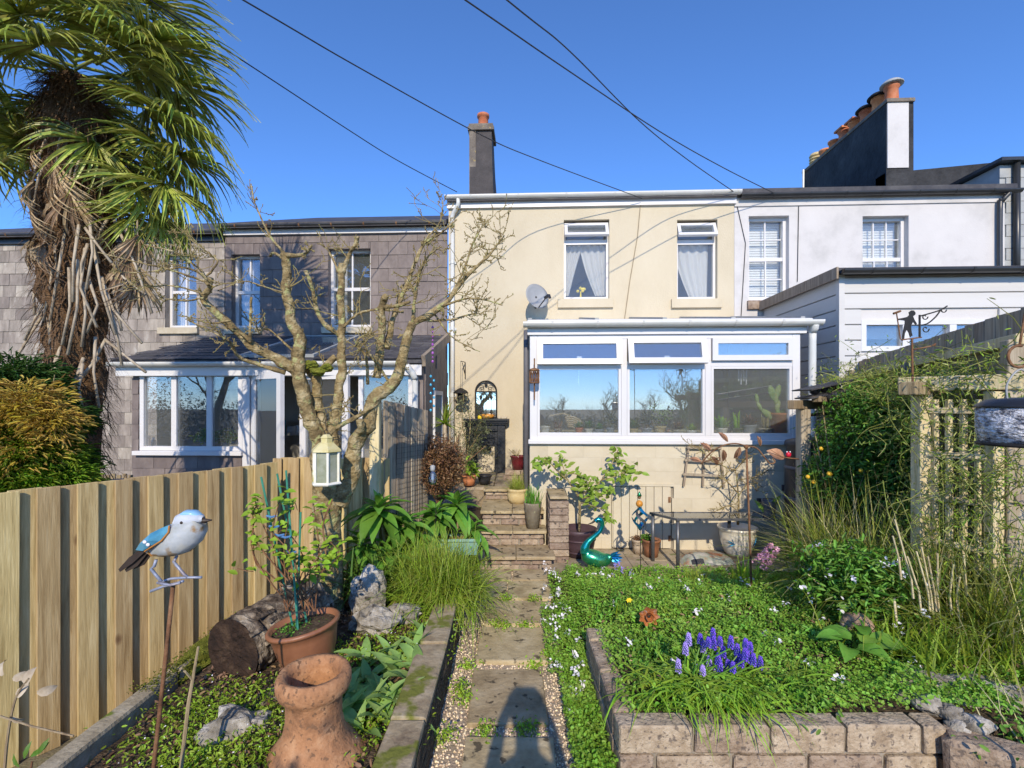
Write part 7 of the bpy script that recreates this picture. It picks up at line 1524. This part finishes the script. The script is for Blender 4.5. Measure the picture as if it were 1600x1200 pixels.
for q in ((1295, 740), (1271, 753), (1297, 741), (1283, 701), (1345, 735), (1355, 760), (1262, 745)): MB().ball(dp(*q, 4.12), .017, 10, 8).obj('fruit', 'orange_fruit', ci, True)
# wispy climber over trellis and fence
cw = thing('wispy_climber', 'wispy yellow green climber tangled over the trellis and fence', 'climber', G(3.1, 3.4, .2)); b = MB(); lp_ = []
def strand(a, e, sag, r=.0028):
    mid = a.lerp(e, .5)+Vector((rnd.gauss(0, .08), rnd.gauss(0, .08), sag)); P, rr = smooth_path([a, a.lerp(mid, .6)+Vector((rnd.gauss(0, .04), rnd.gauss(0, .04), rnd.gauss(0, .04))), mid, e], [r, r, r, r*.6], 3); b.tube(P, rr, 4, False); lp_.extend(P)
for i in range(330):
    t = rnd.random(); l, d = lerp(2.85, 3.2, t)+rnd.gauss(-.01, .09), lerp(3.5, 2.98, t)+rnd.gauss(0, .09); a = G(l, d, rnd.uniform(.5, 2.0)); strand(a, a+RT*rnd.gauss(-.05, .16)+FW*rnd.gauss(0, .28)+Vector((0, 0, rnd.gauss(-.1, .25))), rnd.gauss(.03, .06))
for i in range(330):
    t = rnd.random()**.8; c = A+(B_-A)*t; nf_ = Vector((-(B_-A).y, (B_-A).x)).normalized(); c = c+nf_*rnd.uniform(.05, .35); a = G(c.x, c.y, rnd.uniform(1.55, 2.12)); strand(a, a+RT*rnd.gauss(-.1, .15)+FW*rnd.gauss(0, .3)+Vector((0, 0, rnd.gauss(0, .16))), rnd.gauss(.05, .05))
b.obj('strands', 'climber', cw, kind='stuff')
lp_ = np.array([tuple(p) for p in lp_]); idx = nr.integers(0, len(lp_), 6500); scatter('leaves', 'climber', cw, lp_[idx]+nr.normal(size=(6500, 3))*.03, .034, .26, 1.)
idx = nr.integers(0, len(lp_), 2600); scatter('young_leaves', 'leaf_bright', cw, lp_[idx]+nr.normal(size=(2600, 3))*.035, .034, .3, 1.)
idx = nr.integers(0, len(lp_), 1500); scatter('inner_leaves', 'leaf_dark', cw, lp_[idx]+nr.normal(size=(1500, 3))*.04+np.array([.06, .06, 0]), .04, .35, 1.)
fwd = thing('fence_climber', 'leafy green climber hanging on the right fence', 'climber', G(3.5, 3.9, .5))
pp_ = []
for i in range(2600):
    t = rnd.random(); c = A+(B_-A)*t+Vector((-(B_-A).y, (B_-A).x)).normalized()*rnd.uniform(.06, .22); zz = rnd.uniform(.3, 2.05)
    if mnoise.noise(Vector((t*7, zz*2.2, 3))) > .0: pp_.append(tuple(G(c.x, c.y, zz)))
scatter('foliage', 'leaf_mid', fwd, np.array(pp_), .045, .4, .9); scatter('young_foliage', 'climber', fwd, np.array(pp_[::2])-np.array([.04, .05, 0]), .04, .3, .9)
MB().tube([G(3.4, 3.75, .1), G(3.42, 3.8, 1.0), G(3.45, 3.9, 1.9)], [.02, .014, .008], 6).obj('stem', 'bark', fwd)
# man silhouette on the arbour
ma = thing('garden_silhouette', 'black metal silhouette of a gardener with tool and scroll bracket on a stake', 'garden ornament', dp(1424, 600, 3.33)); MD = 3.33
def mq(x, y, o=0): return dp(x, y, MD)+FW*o
fig = [(1420, 488), (1424, 485), (1428, 485), (1431, 489), (1430, 492), (1427, 494), (1428, 497), (1430, 501), (1433, 506), (1431, 508), (1427, 503), (1424, 508), (1424, 515), (1426, 524), (1422, 527), (1420, 520), (1417, 515), (1414, 521), (1413, 530), (1410, 533), (1410, 525), (1412, 514), (1414, 505), (1414, 501), (1406, 500), (1402, 501), (1402, 498), (1409, 497), (1418, 495), (1421, 492)]
nP = len(fig); MB().add([mq(x, y) for x, y in fig]+[mq(x, y, .004) for x, y in fig], [tuple(range(nP)), tuple(range(2*nP-1, nP-1, -1))]+[(i, (i+1) % nP, (i+1) % nP+nP, i+nP) for i in range(nP)]).obj('figure', 'iron', ma)
MB().tube([mq(1401, 490), mq(1404, 510), mq(1407, 530)], .004, 5).tube([mq(1396, 490), mq(1407, 486)], .008, 6).obj('tool', 'rust', ma)
MB().tube([mq(1437, 492), mq(1437, 527)], .007, 5).tube(*smooth_path([mq(1437, 494), mq(1455, 489), mq(1470, 484), mq(1480, 478)], [.005]*4), 5).tube(*smooth_path([mq(1440, 508), mq(1450, 505), mq(1462, 495), mq(1470, 484)], [.005]*4), 5).tube([mq(1474+5*math.cos(k*.6)*(1-k/14), 484+5*math.sin(k*.6)*(1-k/14)) for k in range(11)], .004, 4).tube([mq(1445+5*math.cos(k*.6)*(1-k/14), 495+5*math.sin(k*.6)*(1-k/14)) for k in range(11)], .004, 4).tube([mq(1446+6*math.cos(k*.6)*(1-k/14), 514+6*math.sin(k*.6)*(1-k/14)) for k in range(11)], .004, 4).obj('scroll_bracket', 'iron', ma)
MB().tube([mq(1408, 531), mq(1440, 527)], .005, 5).tube([mq(1425, 528), mq(1426, 598)], .007, 6).tube([mq(1428, 546), mq(1455, 541), mq(1462, 537), mq(1460, 541)], .005, 5).obj('stake', 'rust', ma)
MB().obox(mq(1420, 527, .02), (.03, .03, .2), Matrix.Rotation(0, 3, 'Z')).obj('weight', 'wood_grey', ma) if False else None
# hanging feeder at the right edge
fd = thing('hanging_lantern', 'dark metal lantern with crackled clear glass hanging at the right edge', 'lantern', dp(1606, 700, 1.75)); c = dp(1607, 697, 1.75); sc2 = 1.75/FPX
Hh = lambda p: p*sc2
MB().lathe([(Hh(60), Hh(0)), (Hh(62), Hh(4)), (Hh(58), Hh(6)), (0, Hh(6))], 40, c).obj('base', 'iron', fd, True)
MB().lathe([(Hh(58), Hh(6)), (Hh(61), Hh(30)), (Hh(61), Hh(58)), (Hh(57), Hh(62))], 48, c).obj('glass', 'ice_glass', fd, True)
MB().lathe([(Hh(63), Hh(60)), (Hh(62), Hh(64)), (Hh(48), Hh(73)), (Hh(20), Hh(76)), (0, Hh(76))], 40, c).obj('lid', 'cast_iron', fd, True)
MB().tube(*smooth_path([c+RT*Hh(-33)+Vector((0, 0, Hh(72))), c+RT*Hh(-33)+Vector((0, 0, Hh(98))), c+RT*Hh(-12)+Vector((0, 0, Hh(120))), c+RT*Hh(10)+Vector((0, 0, Hh(98))), c+RT*Hh(25)+Vector((0, 0, Hh(72)))], [.0035]*5), 6).obj('wire_handle', 'lead', fd, True)
MB().tube([c+RT*Hh(-15+17*math.cos(t))+Vector((0, 0, Hh(140+17*math.sin(t)))) for t in [i*.42+1.3 for i in range(15)]], .005, 6).tube([c+RT*Hh(-14)+Vector((0, 0, Hh(157))), c+RT*Hh(60)+FW*.1+Vector((0, 0, Hh(330)))], .004, 5).obj('hook', 'rust', fd, True)
sk = thing('shepherd_crook', 'iron crook stake holding the crackled glass lantern', 'stake', c+RT*Hh(120)+FW*.1+Vector((0, 0, -1.5))); e0 = c+RT*Hh(60)+FW*.1+Vector((0, 0, Hh(330)))
MB().tube(*smooth_path([e0, e0+Vector((.05, 0, .08)), e0+Vector((.14, 0, .06)), e0+Vector((.17, 0, -.1)), e0+Vector((.17, 0, -2.4))], [.007]*5), 7).obj('rod', 'iron', sk, True)
# grey log and stones at the lower right
gl = thing('grey_log', 'thick grey lichen covered log lying across the lower right corner', 'log', G(2.55, 2.55, .2)); b = MB(); n1 = 26; ns = 24; vs = []; a0, a1 = G(2.1, 2.68, .2), G(3.05, 2.42, .18); ax = (a1-a0).normalized(); uu = ax.orthogonal().normalized(); vv = ax.cross(uu)
for i in range(n1+1):
    p = a0.lerp(a1, i/n1); tp__ = min(1, i/3+.5)
    for j in range(ns): an = 6.283*j/ns; vs.append(p+(uu*math.cos(an)+vv*math.sin(an))*(.13+.028*mnoise.fractal(Vector((math.cos(an)*2, math.sin(an)*2, i*.22)), 1, 2, 4))*tp__)
b.add(vs, [(i*ns+j, i*ns+(j+1) % ns, (i+1)*ns+(j+1) % ns, (i+1)*ns+j) for i in range(n1) for j in range(ns)]+[tuple(range(ns))[::-1], tuple(n1*ns+j for j in range(ns))]).obj('bark', 'rock', gl, True)
gsn = thing('stone_pile', 'little heap of grey stones at the right end of the block wall', 'stones', G(2.12, 2.36, .28))
for i, (l, d, r) in enumerate(((2.08, 2.42, .06), (2.14, 2.36, .05), (2.05, 2.5, .05), (2.2, 2.3, .06), (2.12, 2.3, .045))): MB().ball(G(l, d, .3-.01*i), r, 14, 9, .4, (1.2, 1, .7), i).obj('stone', 'rock', gsn, True)
wg = thing('corner_weeds', 'green weeds and dry stalks in the lower right corner', 'weeds', G(2.5, 2.1, .15)); scatter('foliage', 'leaf_mid', wg, np.array([tuple(G(rnd.gauss(2.55, .2), rnd.gauss(2.15, .1), rnd.uniform(.1, .3))) for _ in range(900)]), .035, .5, .8)
b = MB(); tuft(b, G(2.5, 2.25, .15), 40, .4, .006, 1., .5, .15, .6); b.obj('stalks', 'grass_straw', wg)
MB().prism([(2.0, -.34), (3.6, -.34), (3.6, .14), (2.0, .14)], 1.6, 2.36, lambda v: G(v.x, v.y, v.z)).obj('garden_bed', 'soil', kind='structure')

# ================================================================ OVERHEAD CABLES
def cable(label, pts, sag=0):
    P = [yp(x, y, HY-.12) if d is None else dp(x, y, d) for x, y, d in pts]; b4_ = P[-1]+(P[-1]-P[-2])*3.2; P.append(b4_)
    PP, rr = smooth_path(P, [.0065]*len(P), 8); t = MB().tube(PP, rr, 5).obj('overhead_cable', 'cable', None); tag(t, label, 'cable')
cable('overhead cable passing in front of the single chimney', [(1003, 310, None), (845, 251, 6.9), (752, 211, 6.1), (560, 105, 4.8), (380, 0, 3.8)])
cable('lower overhead cable running left over the palm fronds', [(714, 300, None), (620, 250, 7.0), (540, 200, 6.2), (395, 105, 5.0)])
cable('overhead cable reaching the eaves of the white house', [(1212, 303, None), (1130, 262, 7.0), (1030, 205, 6.0), (880, 105, 4.8), (727, 0, 3.8)])
cable('overhead cable meeting the cream house gutter end', [(1150, 302, None), (1075, 250, 7.0), (1000, 190, 6.0), (890, 80, 4.8), (792, 0, 3.9)])

# ================================================================ WHAT LIES BEHIND THE VIEWER (mirrored in the windows, shading the near bed)
def bare(label, base, h, seed, spread=.5, lean=(0, 0)):
    rr = random.Random(seed); t = thing('bare_tree', label, 'tree', base); b = MB()
    def grow(p, d, L_, r, lev):
        P = [p]; q = p.copy()
        for i in range(4): d = (d+Vector((rr.gauss(0, .16), rr.gauss(0, .16), rr.gauss(.06, .1)))).normalized(); q = q+d*L_/4; P.append(q.copy())
        b.tube(P, [lerp(r, r*.6, i/4) for i in range(5)], 5 if lev else 8)
        if lev < 5:
            for k in range(3 if lev else 4): grow(P[rr.choice((2, 3, 4))], (d+Vector((rr.gauss(0, spread), rr.gauss(0, spread), rr.gauss(.1, .3)))).normalized(), L_*rr.uniform(.55, .8), r*.55, lev+1)
    grow(Vector(base), Vector((lean[0], lean[1], 1)).normalized(), h*.35, h*.022, 0); b.obj('trunk', 'bark', t)
bare('bare winter tree behind the viewer mirrored in the windows', (-14.4, -9, -.3), 9.5, 3)
bare('small bushy bare tree mirrored in the conservatory glass', (8.2, -13, -.3), 4.6, 5, .7)
for k_, (x_, y_, h_) in enumerate(((1.5, -14, 3.2), (4.2, -14.5, 3.9), (6.0, -13.5, 3.1), (10.5, -14, 4.2))): bare(('low bare bush', 'rounded bare bush', 'small bare bush', 'taller bare bush')[k_]+' behind the viewer before the hedge', (x_, y_, -.3), h_, 20+k_, .75)
hg = thing('hedge', 'dark hedge along the bottom of the garden behind the viewer', 'hedge', (0, -15, -.3))
scatter('foliage', 'hedge', hg, np.concatenate([cloud(2600, (x, -15+rnd.uniform(-.5, .5), .3), (2.2, 1., rnd.uniform(.7, 1.7) if -5 < x < 12 else rnd.uniform(1.8, 3.6)), .5, x, .4) for x in range(-28, 18, 3)]), .16, .5, .9)
b = MB()
for x in range(-16, 18): b.tube([(x, -15, -.4), (x+rnd.gauss(0, .2), -15, .9)], .04, 5)
b.obj('stems', 'bark', hg)
sd2 = thing('garden_shed', 'brown boarded garden shed with felt roof behind the viewer', 'shed', (12.7, -6, -.34))
MB().prism([(10.4, -.34), (15, -.34), (15, 2.87), (10.4, 1.4)], -7.4, -5.22).obj('shed_core', 'shed', sd2)
for i in range(14): piece('shed_board', 'shed', sd2, (12.7, -5.205, -.26+.122*i), (4.6, .022, .118), 0, .003)
MB().prism([(10.2, 1.35), (15.2, 2.95), (15.2, 3.05), (10.2, 1.45)], -7.6, -5.0).obj('roof', 'roof_slate', sd2)

# the sparse evergreen behind the viewer that dapples the near left bed
ev = thing('bay_tree', 'sparse evergreen tree behind the viewer dappling the near left bed', 'tree', G(-1.5, -2.2, -.34))
MB().tube([G(-1.5, -2.2, -.34), G(-1.45, -2.2, 1.2), G(-1.4, -2.2, 2.4)], [.05, .035, .015], 8).obj('trunk', 'bark', ev, True)
for k, (l, z, r, n_) in enumerate(((-1.6, 2.25, .38, 150), (-1.0, 2.4, .34, 120), (-2.0, 2.2, .35, 120))):
    scatter('foliage', 'leaf_dark', ev, cloud(n_, tuple(G(l, -2.2, z)), (r, .5, r*.75), .6, k, .4), .09, .4, .9)
# the photographer, standing right behind the camera
ph = thing('person', 'standing person in dark jacket holding a camera up before the face', 'person', G(.03, -.3, -.02))
def skin(name, m, verts, edges, rad, parent, root=0):
    me = bpy.data.meshes.new(name); me.from_pydata([G(.03+x, -.3+y, z+.02) for x, y, z in verts], edges, []); me.update(); o = link(me, name, m, parent)
    o.modifiers.new('skin', 'SKIN'); sk_ = me.skin_vertices[0].data
    for i, r_ in enumerate(rad): sk_[i].radius = (r_, r_) if not hasattr(r_, '__len__') else r_
    sk_[root].use_root = True; s2 = o.modifiers.new('sub', 'SUBSURF'); s2.levels = 2; s2.render_levels = 2; return o
PV = [(0, 0, .95), (0, 0, 1.12), (0, .0, 1.32), (0, 0, 1.46), (0, .01, 1.54), (0, .03, 1.66), (0, .04, 1.76)]
PE = [(0, 1), (1, 2), (2, 3), (3, 4), (4, 5), (5, 6)]; PR = [(.17, .12), (.15, .11), (.19, .12), (.12, .09), .055, (.078, .095), (.06, .07)]
for s in (-1, 1):
    k = len(PV); PV += [(s*.2, 0, 1.43), (s*.2, .12, 1.26), (s*.14, .3, 1.5), (s*.1, .34, 1.58)]; PE += [(3, k), (k, k+1), (k+1, k+2), (k+2, k+3)]; PR += [.065, .047, .035, .03]
    k = len(PV); PV += [(s*.1, 0, .9), (s*.11, .01, .5), (s*.12, -.01, .09), (s*.13, .12, .04)]; PE += [(0, k), (k, k+1), (k+1, k+2), (k+2, k+3)]; PR += [.095, .065, .045, .035]
    for f_ in range(4):
        j = len(PV); q = .015*(f_-1.5); PV += [(s*(.1-.01*f_), .36, 1.62-.02*f_), (s*(.07-.01*f_), .385, 1.65-.02*f_), (s*(.045), .385, 1.66-.02*f_)]; PE += [(k-1, j), (j, j+1), (j+1, j+2)]; PR += [.011, .009, .008]
skin('body', 'slate_dark', PV, PE, PR, ph)
MB().ball(G(.03, -.28, 1.74), .105, 16, 12, .05, (.85, 1, 1.1)).obj('hair', 'bird_dark', ph, True)
cmr = thing('held_camera', 'small black camera held by the person behind the view', 'camera', G(.03, .06, 1.64)); MB().box(tuple(G(-.04, .045, 1.6)), tuple(G(.1, .09, 1.69))).obj('camera_body', 'black_plastic', cmr, bevel=.006)

for px, lab in ((322, 'leafy green plant on the lean-to window ledge left of the last mullion'), (352, 'bushy green plant on the lean-to window ledge at its right end'), (240, 'slim white bottle on the lean-to window ledge')):
    c = Vector((X(px, LY+.2), LY+.2, wz0+.02)); t = thing('ledge_plant' if px > 300 else 'bottle', lab, 'potted plant' if px > 300 else 'bottle', c)
    if px > 300: pot(t, 'dish', c, .06, .08, 16); scatter('foliage', 'leaf_bright', t, cloud(320, tuple(c+Vector((0, 0, .15))), (.18, .1, .1), .6, px), .06, .5)
    else: MB().lathe([(.03, 0), (.03, .09), (.012, .11), (.012, .14), (0, .14)], 14, c).obj('glass', 'petal_white', t, True)
MB().box((wl+.06, LY+.07, wz0-.01), (wr-.06, LY+.34, wz0+.018)).obj('inner_ledge', 'upvc', lt)
